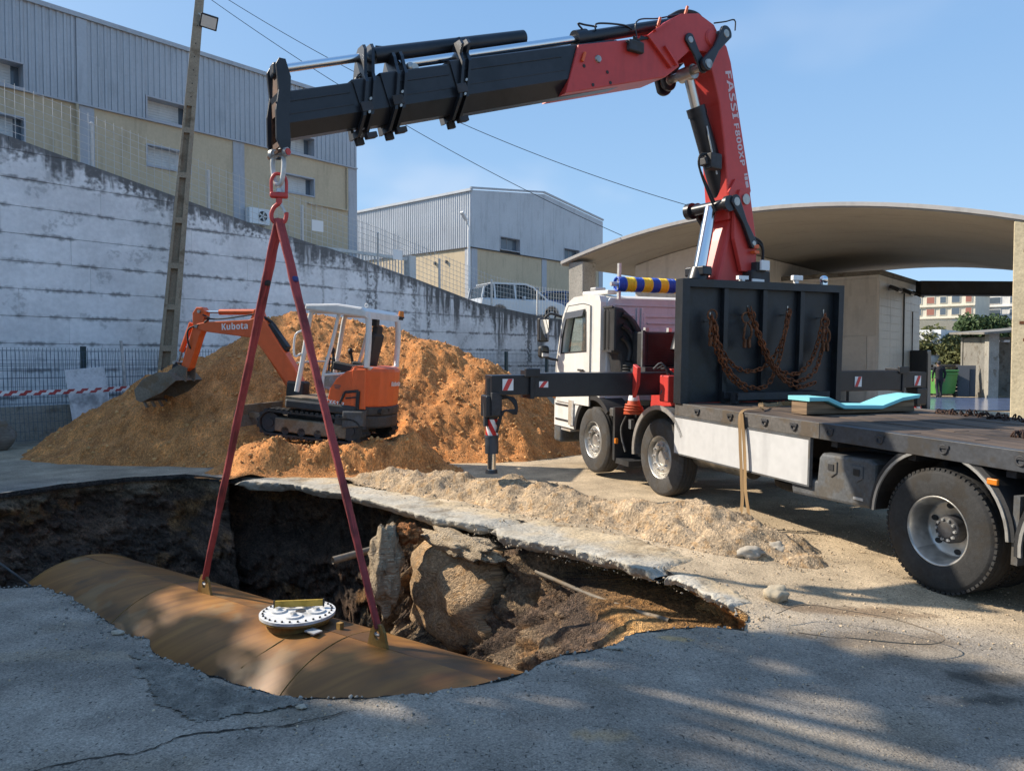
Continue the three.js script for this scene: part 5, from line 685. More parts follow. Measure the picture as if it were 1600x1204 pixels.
  // cooler box and corrugated filter
  const cb = new G().bb(0.95, 1.28, 1.72, 2.24, -0.95, -0.38, 0.03).build('cooler_box', mats.blackPlastic, truck); for (let i = 0; i < 11; i++) new G().bb(0.935, 0.952, 1.78 + i * 0.04, 1.8 + i * 0.04, -0.88, -0.45).build('fin', mats.blackPlastic, cb); new G().bb(0.92, 0.96, 1.7, 2.26, -0.98, -0.94).bb(0.92, 0.96, 1.7, 2.26, -0.4, -0.36).build('cooler_frame', mats.greyPlastic, cb); for (const z of [-0.9, -0.5]) new G().box(0.06, 0.06, 0.06, 0.96, 2.27, z).build('cooler_bolt', mats.galv, cb);
  const fi = new G(); for (let i = 0; i < 6; i++) fi.tor(0.12, 0.02, TR(1.35, 1.5 + i * 0.045, -0.95, Math.PI / 2, 0, 0), 20, 8); fi.cyl([1.35, 1.4, -0.95], [1.35, 1.78, -0.95], 0.115); fi.build('filter_bellows', mats.rubber, truck); new G().bb(0.8, 1.3, 1.64, 1.72, -1.0, -0.3).build('cooler_shelf', mats.chassis, truck);
  // between the front axles
  new G().bb(1.24, 1.3, 0.3, 1.1, -1.24, -0.8).bb(0.85, 1.24, 0.26, 0.34, -1.22, -0.6).bb(0.72, 1.22, 0.34, 1.02, -0.95, -0.55, 0.03).build('mud_flap', mats.blackPlastic, truck); new G().bb(1.28, 1.46, 0.95, 1.08, -1.22, -0.7, 0.02).build('wing_plate', mats.greyPlastic, truck); new G().box(0.05, 0.08, 0.05, 1.2, 0.6, -1.235, 0, 0, 0, 0.01).build('side_marker', mats.amber, truck); new G().tube([[1.15, 0.98, -1.1], [1.18, 0.8, -1.16], [1.14, 0.6, -1.16], [1.08, 0.45, -1.14]], 0.018, 16, 6).box(0.08, 0.14, 0.06, 1.08, 0.86, -1.05).build('air_line', mats.greyPlastic, truck);
  new G().poly(ring(0, 0.56, 0.62, 0.66, -0.12, Math.PI - 0.5), -1.26, -0.85).build('mudguard', mats.greyPlastic, truck); new G().poly(ring(0, 0.56, 0.615, 0.675, -0.12, Math.PI - 0.5), -1.275, -1.255).build('mudguard_lip', mats.rimPaint, truck);
  for (const x of [-4.28, -5.65]) { const a0 = x < -5 ? -0.1 : 0.02, a1 = Math.PI - (x < -5 ? 0.0 : 0.05); new G().poly(ring(x, 0.56, 0.64, 0.69, a0, a1), -1.26, -0.62).build('mudguard', mats.blackPlastic, truck); new G().poly(ring(x, 0.56, 0.625, 0.65, a0, a1), -1.275, -1.255).build('mudguard_lip', mats.rimPaint, truck); }
  new G().bb(-4.98, -4.93, 0.42, 0.95, -1.24, -0.65).build('mud_flap', mats.greyPlastic, truck);
  // headboard
  const hb = new G().bb(-0.45, -0.4, 1.3, 2.9, -1.3, 1.36).build('headboard', mats.headboard, truck); new G().bb(-0.56, -0.451, 1.3, 2.9, -1.3, -1.19).bb(-0.56, -0.451, 1.3, 2.9, 1.27, 1.36).bb(-0.56, -0.451, 2.8, 2.9, -1.19, 1.27).build('headboard_frame', mats.headboard, hb); for (const z of [-0.6, 0.03, 0.66]) new G().bb(-0.53, -0.451, 1.3, 2.8, z - 0.035, z + 0.035, 0.006).build('headboard_rib', mats.headboard, hb); for (const [z, y] of [[-0.88, 2.42], [-0.29, 2.52], [0.37, 2.53], [0.99, 2.5]]) new G().bar([-0.46, y - 0.06, z], [-0.56, y - 0.06, z], 0.02, 0.02).bar([-0.56, y - 0.065, z], [-0.56, y + 0.06, z], 0.018, 0.018).build('chain_hook', mats.steel, hb);
  const ty = new G(); for (let i = 0; i < 26; i++) ty.bb(-0.86, -0.6, 1.43, 1.445, -0.62 + i * 0.056, -0.6 + i * 0.056); ty.bb(-0.88, -0.86, 1.36, 1.45, -0.65, 0.85).bb(-0.6, -0.58, 1.36, 1.45, -0.65, 0.85); for (const z of [-0.6, 0.8]) ty.bb(-0.8, -0.7, 1.305, 1.43, z - 0.03, z + 0.03); ty.build('steel_grating', mats.chassis, hb);
  new G().bb(-0.46, -0.4, 2.93, 2.98, -0.36, -0.2).bb(-0.46, -0.38, 2.9, 2.93, -0.3, -0.26).build('marker_lamp', mats.white, hb); new G().bb(-0.46, -0.4, 2.95, 3.02, 0.55, 0.72, 0.01).bb(-0.44, -0.4, 2.9, 2.95, 0.6, 0.66).build('marker_lamp', mats.white, hb);
  new G().sph(0.06, -0.44, 2.98, 1.1, 1, 1, 1, 10).bb(-0.47, -0.41, 2.9, 2.95, 1.06, 1.14).build('work_light', mats.chrome, hb);
  // deck planks and side rails
  for (let k = 0; k < 12; k++) for (let h = 0; h < 2; h++) { const z = -1.2 + k * 0.2, x0 = h ? -8.1 : -3.9 - (k % 3) * 0.5, x1 = h ? -3.905 - (k % 3) * 0.5 : -0.46; new G().bb(x0, x1, 1.255, 1.3 - 0.003 * ((k * 7 + h) % 3), z + 0.004, z + 0.196, 0.004).build('deck_plank', (k + h) % 2 ? mats.deckA : mats.deckB, truck); }
  for (const s of [-1, 1]) { const z = s * 1.24; new G().bb(-2.95, -0.4, 1.14, 1.3, z - 0.035, z + 0.035, 0.006).build('side_rail', mats.railTan, truck); new G().bb(-8.1, -2.96, 1.14, 1.302, z - 0.04, z + 0.04, 0.006).build('side_rail', mats.bedSteel, truck); }
  for (const x of [-0.9, -1.55, -2.15, -2.6, -3.1, -3.7, -4.35, -5.0, -5.7]) new G().tor(0.035, 0.009, TR(x, 1.225, -1.285), 14, 6).bb(x - 0.05, x + 0.05, 1.235, 1.26, -1.292, -1.276).build('lashing_ring', mats.chassis, truck);
  for (let x = -7.6; x < -0.6; x += 0.9) new G().bb(x, x + 0.08, 1.07, 1.25, -1.18, 1.18).build('cross_bearer', mats.chassis, truck);
  // aluminium side board, tool box
  const sp = new G(); sp.bb(-2.83, -0.4, 0.65, 1.12, -1.275, -1.25, 0.004); const spm = sp.build('side_board', mats.silverPanel, truck); new G().bb(-2.845, -0.39, 1.121, 1.14, -1.285, -1.24).bb(-2.845, -2.82, 0.64, 1.12, -1.285, -1.245).bb(-2.845, -0.39, 0.635, 0.65, -1.28, -1.245).build('board_edge', mats.greyPlastic, spm);
  const tb = new G().poly([[-3.6, 0.56], [-3.64, 0.62], [-3.62, 0.98], [-3.55, 1.02], [-2.96, 1.0], [-2.92, 0.95], [-2.9, 0.72], [-2.55, 0.72], [-2.52, 0.66], [-2.56, 0.52]], -1.24, -0.7, 0.03).build('tool_box', mats.greyPlastic, truck); for (const x of [-3.1, -3.42]) { new G().poly([[x - 0.07, 0.83], [x - 0.07, 0.94], [x + 0.07, 0.94], [x + 0.07, 0.83], [x, 0.78]], -1.252, -1.238, 0.004).build('latch_plate', mats.greyPlastic, tb); new G().bb(x - 0.035, x + 0.035, 0.85, 0.91, -1.26, -1.251).build('latch', mats.blackPlastic, tb); } new G().bb(-3.5, -3.38, 0.62, 0.645, -1.247, -1.239).build('badge', mats.galv, tb);
  new G().cyl([-0.55, 0.62, -0.95], [-1.6, 0.62, -0.95], 0.14, 0.14, 20).sph(0.14, -0.55, 0.62, -0.95, 0.5, 1, 1).build('air_tank', mats.steel, truck);
  const sw = new G().lathe([[0.28, -0.12], [0.45, -0.15], [0.515, -0.12], [0.525, -0.05], [0.512, -0.045], [0.512, -0.035], [0.525, -0.03], [0.525, 0.04], [0.512, 0.045], [0.512, 0.055], [0.52, 0.06], [0.515, 0.12], [0.45, 0.15], [0.28, 0.12]], 48, TR(-2.05, 0.56, -0.35)).build('spare_wheel', mats.tyre, truck); new G().box(0.09, 0.05, 0.03, -4.78, 1.03, -1.27, 0, 0, 0, 0.01).build('side_marker', mats.amber, truck);
  new G().bb(-3.9, -2.6, 0.55, 1.05, -0.68, 0.9, 0.04).build('fuel_tank', mats.chassis, truck);
}
// chains on the headboard
function chain(label, pts, n, double) {
  const t = thing('chain', label, 'chain', [TRUCK.x, TRUCK.y, TRUCK.z], TTURN, 'rusty chains on the headboard'); t.rotation.order = 'YXZ'; t.rotation.z = TTILT; const cv = new THREE.CatmullRomCurve3(pts.map(p => V(p[2] || -0.6, p[1], p[0])), false, 'centripetal'); const L = cv.getLength(), k = Math.round(L / 0.066), g = new G();
  for (let i = 0; i <= k; i++) { const p = cv.getPointAt(i / k), d = cv.getTangentAt(i / k); const q = new THREE.Quaternion().setFromUnitVectors(V(1, 0, 0), d); const gg = new THREE.TorusGeometry(0.028, 0.0098, 6, 10); gg.scale(1.55, 1, 1); gg.rotateX((i % 2) * Math.PI / 2 + 0.4); g.add(gg, new THREE.Matrix4().compose(p, q, V(1, 1, 1))); }
  g.build('links', mats.rustChain, t);
}
chain('rusty chain hanging from the leftmost headboard hook down to the grating', [[-0.88, 2.4], [-0.86, 2.15], [-0.72, 1.85], [-0.55, 1.62], [-0.38, 1.48, -0.66]]);
chain('rusty chain sagging low from leftmost to third headboard hook', [[-0.88, 2.4, -0.63], [-0.8, 2.05, -0.64], [-0.55, 1.66, -0.64], [-0.25, 1.5, -0.64], [0.0, 1.53, -0.64], [0.2, 1.85, -0.62], [0.3, 2.2, -0.6], [0.37, 2.51, -0.58]]);
chain('thin dark chain sagging shallow from leftmost to third headboard hook', [[-0.86, 2.36, -0.58], [-0.7, 2.0, -0.58], [-0.45, 1.76, -0.58], [-0.15, 1.72, -0.58], [0.1, 1.85, -0.58], [0.28, 2.15, -0.6], [0.38, 2.5, -0.6]]);
chain('rusty chain sagging from second to rightmost headboard hook, outer strand', [[-0.29, 2.5], [-0.14, 2.2], [0.02, 1.88], [0.22, 1.66, -0.65], [0.5, 1.58, -0.66], [0.78, 1.7, -0.65], [0.94, 1.95], [1.0, 2.2], [0.99, 2.46]]);
chain('rusty chain sagging from second to rightmost headboard hook, inner strand', [[-0.27, 2.5, -0.57], [-0.08, 2.16, -0.58], [0.1, 1.84, -0.59], [0.3, 1.7, -0.59], [0.55, 1.68, -0.59], [0.76, 1.82, -0.58], [0.88, 2.05, -0.58], [0.95, 2.3, -0.58]]);
chain('double rusty chain strand hanging beside the second headboard hook', [[-0.25, 2.52, -0.6], [-0.18, 2.28, -0.63], [-0.06, 2.05, -0.64], [0.06, 1.82, -0.66], [0.24, 1.6, -0.68], [0.5, 1.5, -0.68], [0.75, 1.55, -0.68]]);
function truckThing(name, label, cat, group) { const t = thing(name, label, cat, [TRUCK.x, TRUCK.y, TRUCK.z], TTURN, group); t.rotation.order = 'YXZ'; t.rotation.z = TTILT; return t; }
for (const [z, y, label] of [[-0.87, 2.3, 'rusty sling hook pair on the leftmost headboard hook'], [-0.33, 2.28, 'rusty shortening hooks under the second headboard hook'], [0.99, 2.24, 'rusty sling hook cluster on the rightmost headboard hook']]) { const t = truckThing('chain_hook_cluster', label, 'chain hooks', 'hooks on the headboard'); new G().tor(0.07, 0.013, TR(-0.6, y + 0.14, z, 0, Math.PI / 2, 0), 20, 8).build('ring', mats.rustSteel, t); for (const k of [-1, 1]) { new G().tube([[-0.61, y + 0.08, z + k * 0.015], [-0.64, y, z + k * 0.05], [-0.63, y - 0.1, z + k * 0.06], [-0.6, y - 0.14, z + k * 0.04]], 0.016, 14, 7).build('hook', mats.rustSteel, t); } new G().box(0.05, 0.12, 0.035, -0.62, y - 0.2, z - 0.035, 0, 0, 0.1, 0.012).box(0.05, 0.12, 0.035, -0.62, y - 0.2, z + 0.035, 0, 0, -0.1, 0.012).build('clutch', mats.rustSteel, t); }
// striped hose roll over the cab
{
  const t = truckThing('hose_roll', 'blue and yellow striped hose roll on a bar over the cab', 'hose roll'); const x = 1.66, y = 2.98; new G().cyl([x, y, -1.12], [x, y, 1.0], 0.035).build('bar', mats.galv, t); M('hoseBlue', { color: [0.015, 0.07, 0.42], roughness: 0.4 }); M('hoseYellow', { color: [0.8, 0.56, 0.02], roughness: 0.45 });
  const seg = [[-1.02, -0.88, 0], [-0.88, -0.72, 1], [-0.72, -0.58, 0], [-0.58, -0.42, 1], [-0.42, -0.28, 0], [-0.28, -0.13, 1], [-0.13, 0.02, 0], [0.02, 0.18, 1], [0.18, 0.34, 0], [0.34, 0.5, 1], [0.5, 0.66, 0], [0.66, 0.82, 1]];
  for (const [a, b, c] of seg) { const g = new G(), n = 7; for (let i = 0; i < n; i++) { const z = lerp(a, b, (i + 0.5) / n); g.tor(0.105 + 0.006 * nz(z * 30, 1), 0.0135, TR(x, y, z + 0.0, 0.12 * nz(z * 7), 0.1 * nz(z * 9, 4), 0), 26, 6); } g.build(c ? 'yellow_coil' : 'blue_coil', c ? mats.hoseYellow : mats.hoseBlue, t); }
  new G().cyl([x, y, -1.0], [x, y, 0.8], 0.095, 0.095, 18).build('core', mats.hoseBlue, t);
}
{ const t = truckThing('traffic_cone', 'orange traffic cone with white collar wedged between the front axles', 'traffic cone'); const x = 1.02, z = -1.05; new G().cyl([x, 1.02, z], [x, 1.06, z], 0.17, 0.17, 4).lathe([[0.13, 1.06], [0.12, 1.1], [0.085, 1.22]], 24, TR(x, 0, z)).build('cone', mats.orangeCone, t); new G().lathe([[0.0855, 1.22], [0.072, 1.3], [0.05, 1.3]], 24, TR(x, 0, z)).build('collar', mats.white, t); for (const q of [0, 1, 2]) new G().tor(0.135 - q * 0.008, 0.016, TR(x, 1.08 + q * 0.03, z, Math.PI / 2 + 0.08 * q, 0, 0), 20, 6).build('rope_loop', mats.orangeCone, t); }
// on the bed: timber saddle with turquoise foam, straps, chain pile
{
  const t = truckThing('timber_saddle', 'brown timber saddle block lying across the truck bed', 'timber block'); const x0 = -2.3, x1 = -2.1; const P = [[-0.84, 1.31], [-0.84, 1.455], [-0.62, 1.45], [-0.38, 1.36], [0.2, 1.345], [0.5, 1.43], [0.74, 1.46], [0.76, 1.31]]; new G().poly(P, 0, 0.24, 0.006, [], new THREE.Matrix4().makeBasis(V(0, 0, 1), V(0, 1, 0), V(-1, 0, 0)).setPosition(-2.06, 0, 0)).build('block', mats.wood, t);
  const f = truckThing('foam_strip', 'turquoise foam strip bent over the timber saddle block', 'foam strip'); const Q = [[-0.86, 1.459], [-0.6, 1.456], [-0.36, 1.366], [0.2, 1.352], [0.5, 1.437], [0.76, 1.467], [0.78, 1.51], [0.5, 1.48], [0.2, 1.395], [-0.35, 1.41], [-0.58, 1.5], [-0.86, 1.505]]; new G().poly(Q, 0, 0.34, 0.008, [], new THREE.Matrix4().makeBasis(V(0, 0, 1), V(0, 1, 0), V(-1, 0, 0)).setPosition(-2.02, 0, 0)).build('foam', M('foam', { color: [0.22, 0.58, 0.6], roughness: 0.8 }), f);
  const band = (pts, w, seg = 40) => { const cv = new THREE.CatmullRomCurve3(pts.map(A3)); return sheet(seg, 2, (i, j) => { const p = cv.getPointAt(i / (seg - 1)); return [p.x + (j - 0.5) * w, p.y, p.z]; }); };
  M('strap', { color: [0.4, 0.25, 0.11], map: T.dirty, roughness: 0.8, side: THREE.DoubleSide });
  const s = truckThing('tie_down_strap', 'tan tie-down strap hanging from the bed side to the ground', 'strap'); const thick = (pts, w, name) => meshOf(name, band(pts, w), mats.strap, s);
  thick([[-1.72, 1.33, -0.9], [-1.74, 1.335, -1.1], [-1.76, 1.3, -1.29], [-1.78, 1.0, -1.31], [-1.82, 0.6, -1.31], [-1.86, 0.2, -1.33], [-1.8, 0.04, -1.36], [-1.72, 0.02, -1.42]], 0.055, 'webbing'); thick([[-1.8, 1.29, -1.315], [-1.88, 0.85, -1.32], [-1.92, 0.45, -1.33], [-2.03, 0.15, -1.36], [-2.08, 0.03, -1.42], [-2.02, 0.025, -1.5]], 0.055, 'webbing'); thick([[-1.84, 0.05, -1.34], [-1.7, 0.03, -1.42], [-1.5, 0.03, -1.46], [-1.42, 0.04, -1.38]], 0.055, 'webbing'); new G().box(0.05, 0.1, 0.03, -2.08, 0.05, -1.45, 0.4, 0.3, 0.5, 0.008).build('ratchet_hook', mats.rustSteel, s);
  const s2 = truckThing('loose_strap', 'crumpled tan strap lying on the bed before the grating', 'strap'); const g2 = new G(), cv = new THREE.CatmullRomCurve3([[-1.7, 1.325, -0.95], [-1.5, 1.36, -0.8], [-1.35, 1.33, -0.55], [-1.3, 1.34, -0.2], [-1.5, 1.325, 0.0], [-1.45, 1.35, 0.25]].map(A3)); for (let i = 0; i < 28; i++) { const [m, L] = along(cv.getPoint(i / 28), cv.getPoint((i + 1) / 28)); const bg = new THREE.BoxGeometry(0.055, L * 1.05, 0.008); bg.rotateY(1.3 + 0.8 * nz(i * 0.4, 2)); g2.add(bg, m); } g2.build('webbing', mats.strap, s2);
  const pile = (name, label, x, z, L, w, seed) => { const t2 = truckThing(name, label, 'chain', 'chains lying on the truck bed'); const r = rng(seed), g = new G(); for (let i = 0; i < 55; i++) { const gg = new THREE.TorusGeometry(0.022, 0.008, 5, 9); gg.scale(1.5, 1, 1); g.add(gg, TR(x + (r() - 0.5) * w, 1.31 + r() * 0.015, z + (r() - 0.5) * L, Math.PI / 2 + (r() - 0.5), r() * 3, (r() - 0.5))); } g.build('links', mats.rustySteelBed, t2); };
  pile('chain_pile', 'long dark chain laid across the far side of the truck bed', -3.1, 0.98, 0.3, 1.3, 4); pile('chain_pile', 'dark lashing chain on the bed near the right frame edge', -4.45, -0.3, 0.35, 0.2, 14);
}

// ---------------------------------------------------------------- loader crane; boom parts are laid out in the boom's own plane (s toward the tip, y up, z across)
M('rustySteelDark', { color: [0.2, 0.15, 0.11], map: T.rust, roughness: 0.7, metalness: 0.2 });
{ const t = tex(128, 64, (u, v) => { const k = ((u * 4 + v * 1.0) % 1 + 1) % 1; return k < 0.5 ? [0.75, 0.1, 0.1] : [0.9, 0.88, 0.86]; }, 1, 1); M('stripes', { map: t, roughness: 0.5, side: THREE.DoubleSide }); }
const crane = thing('loader_crane', 'red and black folding loader crane mounted behind the truck cab', 'crane', [TRUCK.x, TRUCK.y, TRUCK.z], TTURN);
crane.rotation.order = 'YXZ'; crane.rotation.z = TTILT; crane.updateMatrixWorld(true);
{
  const c = V(-0.8375, 0, 0.5465).normalize(), nn = V(-c.z, 0, c.x), BW = new THREE.Matrix4().makeBasis(c, V(0, 1, 0), nn).setPosition(3.02, 0.01, -11.19), BM = crane.matrixWorld.clone().invert().multiply(BW);
  const B = () => new G(BM.clone()), RED = mats.redPaint, BLK = mats.blackPaint;
  // fixed base in the truck frame
  const base = new G().bb(-0.15, 1.05, 1.07, 1.5, -0.75, 0.75, 0.02).bb(0.0, 0.75, 1.5, 1.98, -0.42, 0.42, 0.04).cyl([0.35, 1.9, 0], [0.35, 2.2, 0], 0.4, 0.36, 28).build('base', RED, crane);
  new G().bb(0.12, 0.2, 1.3, 1.72, -1.0, -0.3, 0.01).bb(-0.12, 0.1, 1.28, 1.64, -1.2, -0.76, 0.02).build('base_bracket', RED, crane); new G().poly([[0.18, 1.74], [0.3, 1.78], [0.32, 1.5], [0.3, 1.32], [0.2, 1.5]], -1.5, -1.44, 0.01).build('sleeve_bracket', RED, crane); const rack = new G().bb(-0.14, 0.1, 1.88, 2.04, -0.55, -0.05, 0.01); for (let i = 0; i < 7; i++) rack.box(0.03, 0.03, 0.1, -0.15, 1.86, -0.5 + i * 0.07); rack.build('slew_rack', RED, crane); new G().bb(-0.14, -0.125, 1.5, 1.6, -0.94, -0.84).build('white_label', mats.white, crane);
  // outriggers
  for (const s of [-1, 1]) {
    const zE = s < 0 ? -3.0 : 3.5, zI = s < 0 ? -3.55 : 4.05; const ou = new G().bb(0.3, 0.62, 1.35, 1.665, Math.min(s * 0.75, zE), Math.max(s * 0.75, zE), 0.012).build('outrigger_beam', BLK, crane); new G().bb(0.33, 0.59, 1.385, 1.64, Math.min(zE, zI), Math.max(zE, zI), 0.01).build('inner_beam', BLK, ou); new G().bb(0.28, 0.64, 1.33, 1.7, zE - 0.03, zE + 0.03, 0.01).bb(0.27, 0.33, 1.62, 1.73, zE - 0.1, zE + 0.1, 0.01).build('end_collar', BLK, ou);
    for (const [z, w, y, h] of s < 0 ? [[-3.33, 0.15, 1.52, 0.15], [-2.84, 0.13, 1.52, 0.08]] : [[2.55, 0.14, 1.5, 0.16], [3.85, 0.14, 1.5, 0.16]]) { const x = 0.297 + (Math.abs(z) > Math.abs(zE) ? 0.03 : 0); const R = new G().bb(x - 0.006, x, y - h / 2, y + h / 2, z - w / 2, z + w / 2).build('reflector', mats.white, ou); const st = new G(); for (const k of [-1, 1]) st.poly([[-0.5, -0.5], [-0.06, -0.5], [0.44, 0.5], [0, 0.5]].map(([a, b]) => [a * w * (k < 0 ? 1 : 0.98) * 0.98, b * h * 0.98]), 0, 0.003, 0, [], new THREE.Matrix4().makeBasis(V(0, 0, 1), V(0, 1, 0), V(-1, 0, 0)).setPosition(x - 0.0062, y, z)); st.l.length = 1; st.build('red_stripe', mats.red, R); }
    const zf = s < 0 ? -3.5 : 3.98, x = 0.45; const leg = new G().cyl([x, 1.6, zf], [x, 1.0, zf], 0.075, 0.075, 18).bb(x - 0.12, x + 0.12, 1.1, 1.38, zf - 0.12, zf + 0.1, 0.02).build('outrigger_leg', BLK, ou); const cg = new THREE.CylinderGeometry(0.08, 0.08, 0.24, 24, 1, true); cg.translate(x, 0.95, zf);
    meshOf('striped_sleeve', cg, mats.stripes, leg.parent === ou ? ou : ou); new G().cyl([x, 0.84, zf], [x, 0.62, zf], 0.088, 0.088, 20).cyl([x, 0.86, zf], [x, 0.825, zf], 0.093, 0.093, 20).build('leg_guard', M('blueBlack', { color: [0.05, 0.06, 0.08], roughness: 0.5, map: T.grime }), ou); new G().cyl([x, 0.62, zf], [x, 0.4, zf], 0.055, 0.055, 18).build('leg_rod', mats.chrome, ou); new G().cyl([x, 0.41, zf], [x, 0.36, zf], 0.075, 0.085, 18).build('foot', BLK, ou);
    if (s < 0) { for (const k of [0, 1, 2]) new G().tube([[x - 0.02, 1.42 - k * 0.05, zf + 0.02], [x - 0.1, 1.34, zf + 0.2 + k * 0.03], [x - 0.14, 1.2 - k * 0.03, zf + 0.28], [x - 0.13, 1.18, zf + 0.12], [x - 0.1, 1.1 - 0.1 * k, zf + 0.03]], 0.016, 26, 7).build('hose', mats.rubber, ou); new G().bb(x - 0.16, x - 0.1, 1.12, 1.42, zf - 0.06, zf + 0.06, 0.01).cyl([x + 0.02, 1.35, zf - 0.09], [x - 0.04, 0.98, zf - 0.1], 0.03).build('valve_block', mats.chassis, ou); }
  }
  for (const k of [0, 1, 2, 3]) new G().tube([[0.1, 1.72, -1.3 + k * 0.06], [0.05, 1.8 - k * 0.04, -1.2 + k * 0.05], [0.0, 1.6, -1.12 + k * 0.04], [0.05, 1.4, -1.2 + k * 0.06], [0.12, 1.34, -1.1]], 0.014, 22, 6).build('hose', k % 2 ? mats.rubber : mats.greyPlastic, crane);
  // column
  B().poly([[0.34, 1.95], [0.3, 2.95], [0.12, 3.55], [0.02, 3.85], [-0.02, 4.16], [-0.12, 4.26], [-0.26, 4.22], [-0.4, 3.6], [-0.42, 1.95]], -0.22, 0.22, 0.05).build('column', RED, crane);
  B().poly([[-0.1, 3.1], [0.06, 3.55], [0.05, 3.95], [-0.05, 4.25], [-0.26, 4.25], [-0.42, 3.5], [-0.4, 3.1]], -0.31, -0.245, 0.01).build('cheek_plate', RED, crane); B().poly([[-0.1, 3.1], [0.06, 3.55], [0.05, 3.95], [-0.05, 4.25], [-0.26, 4.25], [-0.42, 3.5], [-0.4, 3.1]], 0.245, 0.31, 0.01).build('cheek_plate', RED, crane);
  B().bb(-0.62, -0.22, 2.85, 3.12, -0.4, 0.1, 0.03).bb(-0.5, -0.3, 3.1, 3.24, -0.42, -0.2, 0.02).build('control_block', mats.chassis, crane); B().bb(-0.52, -0.34, 3.12, 3.26, -0.46, -0.43).build('white_label', mats.white, crane); B().bb(-0.45, -0.2, 2.9, 2.99, -0.425, -0.405).build('white_label', mats.white, crane);
  B().tube([[-0.36, 3.55, -0.34], [-0.48, 3.45, -0.36], [-0.5, 3.25, -0.34], [-0.4, 3.12, -0.32]], 0.02, 18, 7).tube([[-0.32, 3.6, -0.33], [-0.5, 3.52, -0.33], [-0.56, 3.3, -0.3], [-0.45, 3.1, -0.28]], 0.018, 18, 7).build('hose', mats.rubber, crane); B().box(0.1, 0.05, 0.08, -0.32, 3.46, -0.35).box(0.1, 0.04, 0.08, -0.33, 3.38, -0.35).build('red_valve', mats.orange, crane);
  // lift cylinder with cross head
  B().cyl([0.84, 1.95, -0.02], [0.46, 3.05, -0.02], 0.125, 0.125, 24).cyl([0.5, 2.94, -0.02], [0.44, 3.1, -0.02], 0.14, 0.14, 24).bb(0.38, 0.56, 3.02, 3.15, -0.2, 0.16, 0.02).build('lift_cylinder', BLK, crane); B().cyl([0.46, 3.05, -0.02], [0.22, 4.0, -0.02], 0.092, 0.092, 28).build('lift_rod', mats.chrome, crane);
  B().cyl([0.21, 4.02, -0.34], [0.21, 4.02, 0.4], 0.075, 0.075, 22).cyl([0.21, 4.02, 0.34], [0.21, 4.02, 0.43], 0.12, 0.12, 22).cyl([0.21, 4.02, -0.36], [0.21, 4.02, -0.3], 0.11, 0.11, 22).build('cross_head', BLK, crane);
  const link = (name, a, b, z0, z1, r0, r1, w, m = BLK) => { const d = Math.atan2(b[1] - a[1], b[0] - a[0]); const P = []; for (let i = 0; i <= 10; i++) { const t = d + Math.PI / 2 + 0.35 + (Math.PI - 0.7) * i / 10; P.push([a[0] + r0 * Math.cos(t), a[1] + r0 * Math.sin(t)]); } const q = V(Math.cos(d - Math.PI / 2), Math.sin(d - Math.PI / 2), 0), mid = [(a[0] + b[0]) / 2, (a[1] + b[1]) / 2]; P.push([mid[0] + q.x * w, mid[1] + q.y * w]); for (let i = 0; i <= 10; i++) { const t = d - Math.PI / 2 + 0.35 + (Math.PI - 0.7) * i / 10; P.push([b[0] + r1 * Math.cos(t), b[1] + r1 * Math.sin(t)]); } P.push([mid[0] - q.x * w, mid[1] - q.y * w]); const o = B().poly(P, z0, z1, 0.012).build(name, m, crane); const zf = z0 - 0.006; B().cyl([a[0], a[1], zf], [a[0], a[1], z0], r0 * 0.45, r0 * 0.5, 14).cyl([b[0], b[1], zf], [b[0], b[1], z0], r1 * 0.45, r1 * 0.5, 14).build('pin', mats.steel, o); return o; };
  link('lift_link', [0.1, 4.05], [-0.27, 3.5], -0.385, -0.325, 0.1, 0.075, 0.045); link('lift_link', [0.1, 4.05], [-0.27, 3.5], 0.325, 0.385, 0.1, 0.075, 0.045); B().cyl([0.1, 4.05, -0.39], [0.1, 4.05, 0.39], 0.06, 0.06, 18).cyl([-0.16, 4.12, -0.335], [-0.16, 4.12, 0.335], 0.075, 0.075, 18).build('pivot_pin', mats.steel, crane);
  // inner boom
  const IB = [[0.08, 3.83], [-0.2, 3.86], [-0.38, 4.28], [-0.22, 4.9], [0.07, 6.02], [0.16, 6.22], [0.4, 6.4], [0.6, 6.32], [0.6, 6.08], [0.44, 5.78], [0.3, 5.4], [0.2, 4.9], [0.14, 4.4]]; B().poly(IB, -0.235, 0.2, 0.02).build('inner_boom', RED, crane);
  B().poly([[0.0, 3.8], [-0.2, 3.83], [-0.3, 4.1], [-0.22, 4.35], [0.0, 4.4], [0.14, 4.2]], -0.27, -0.237, 0.008).build('boom_foot_plate', RED, crane);
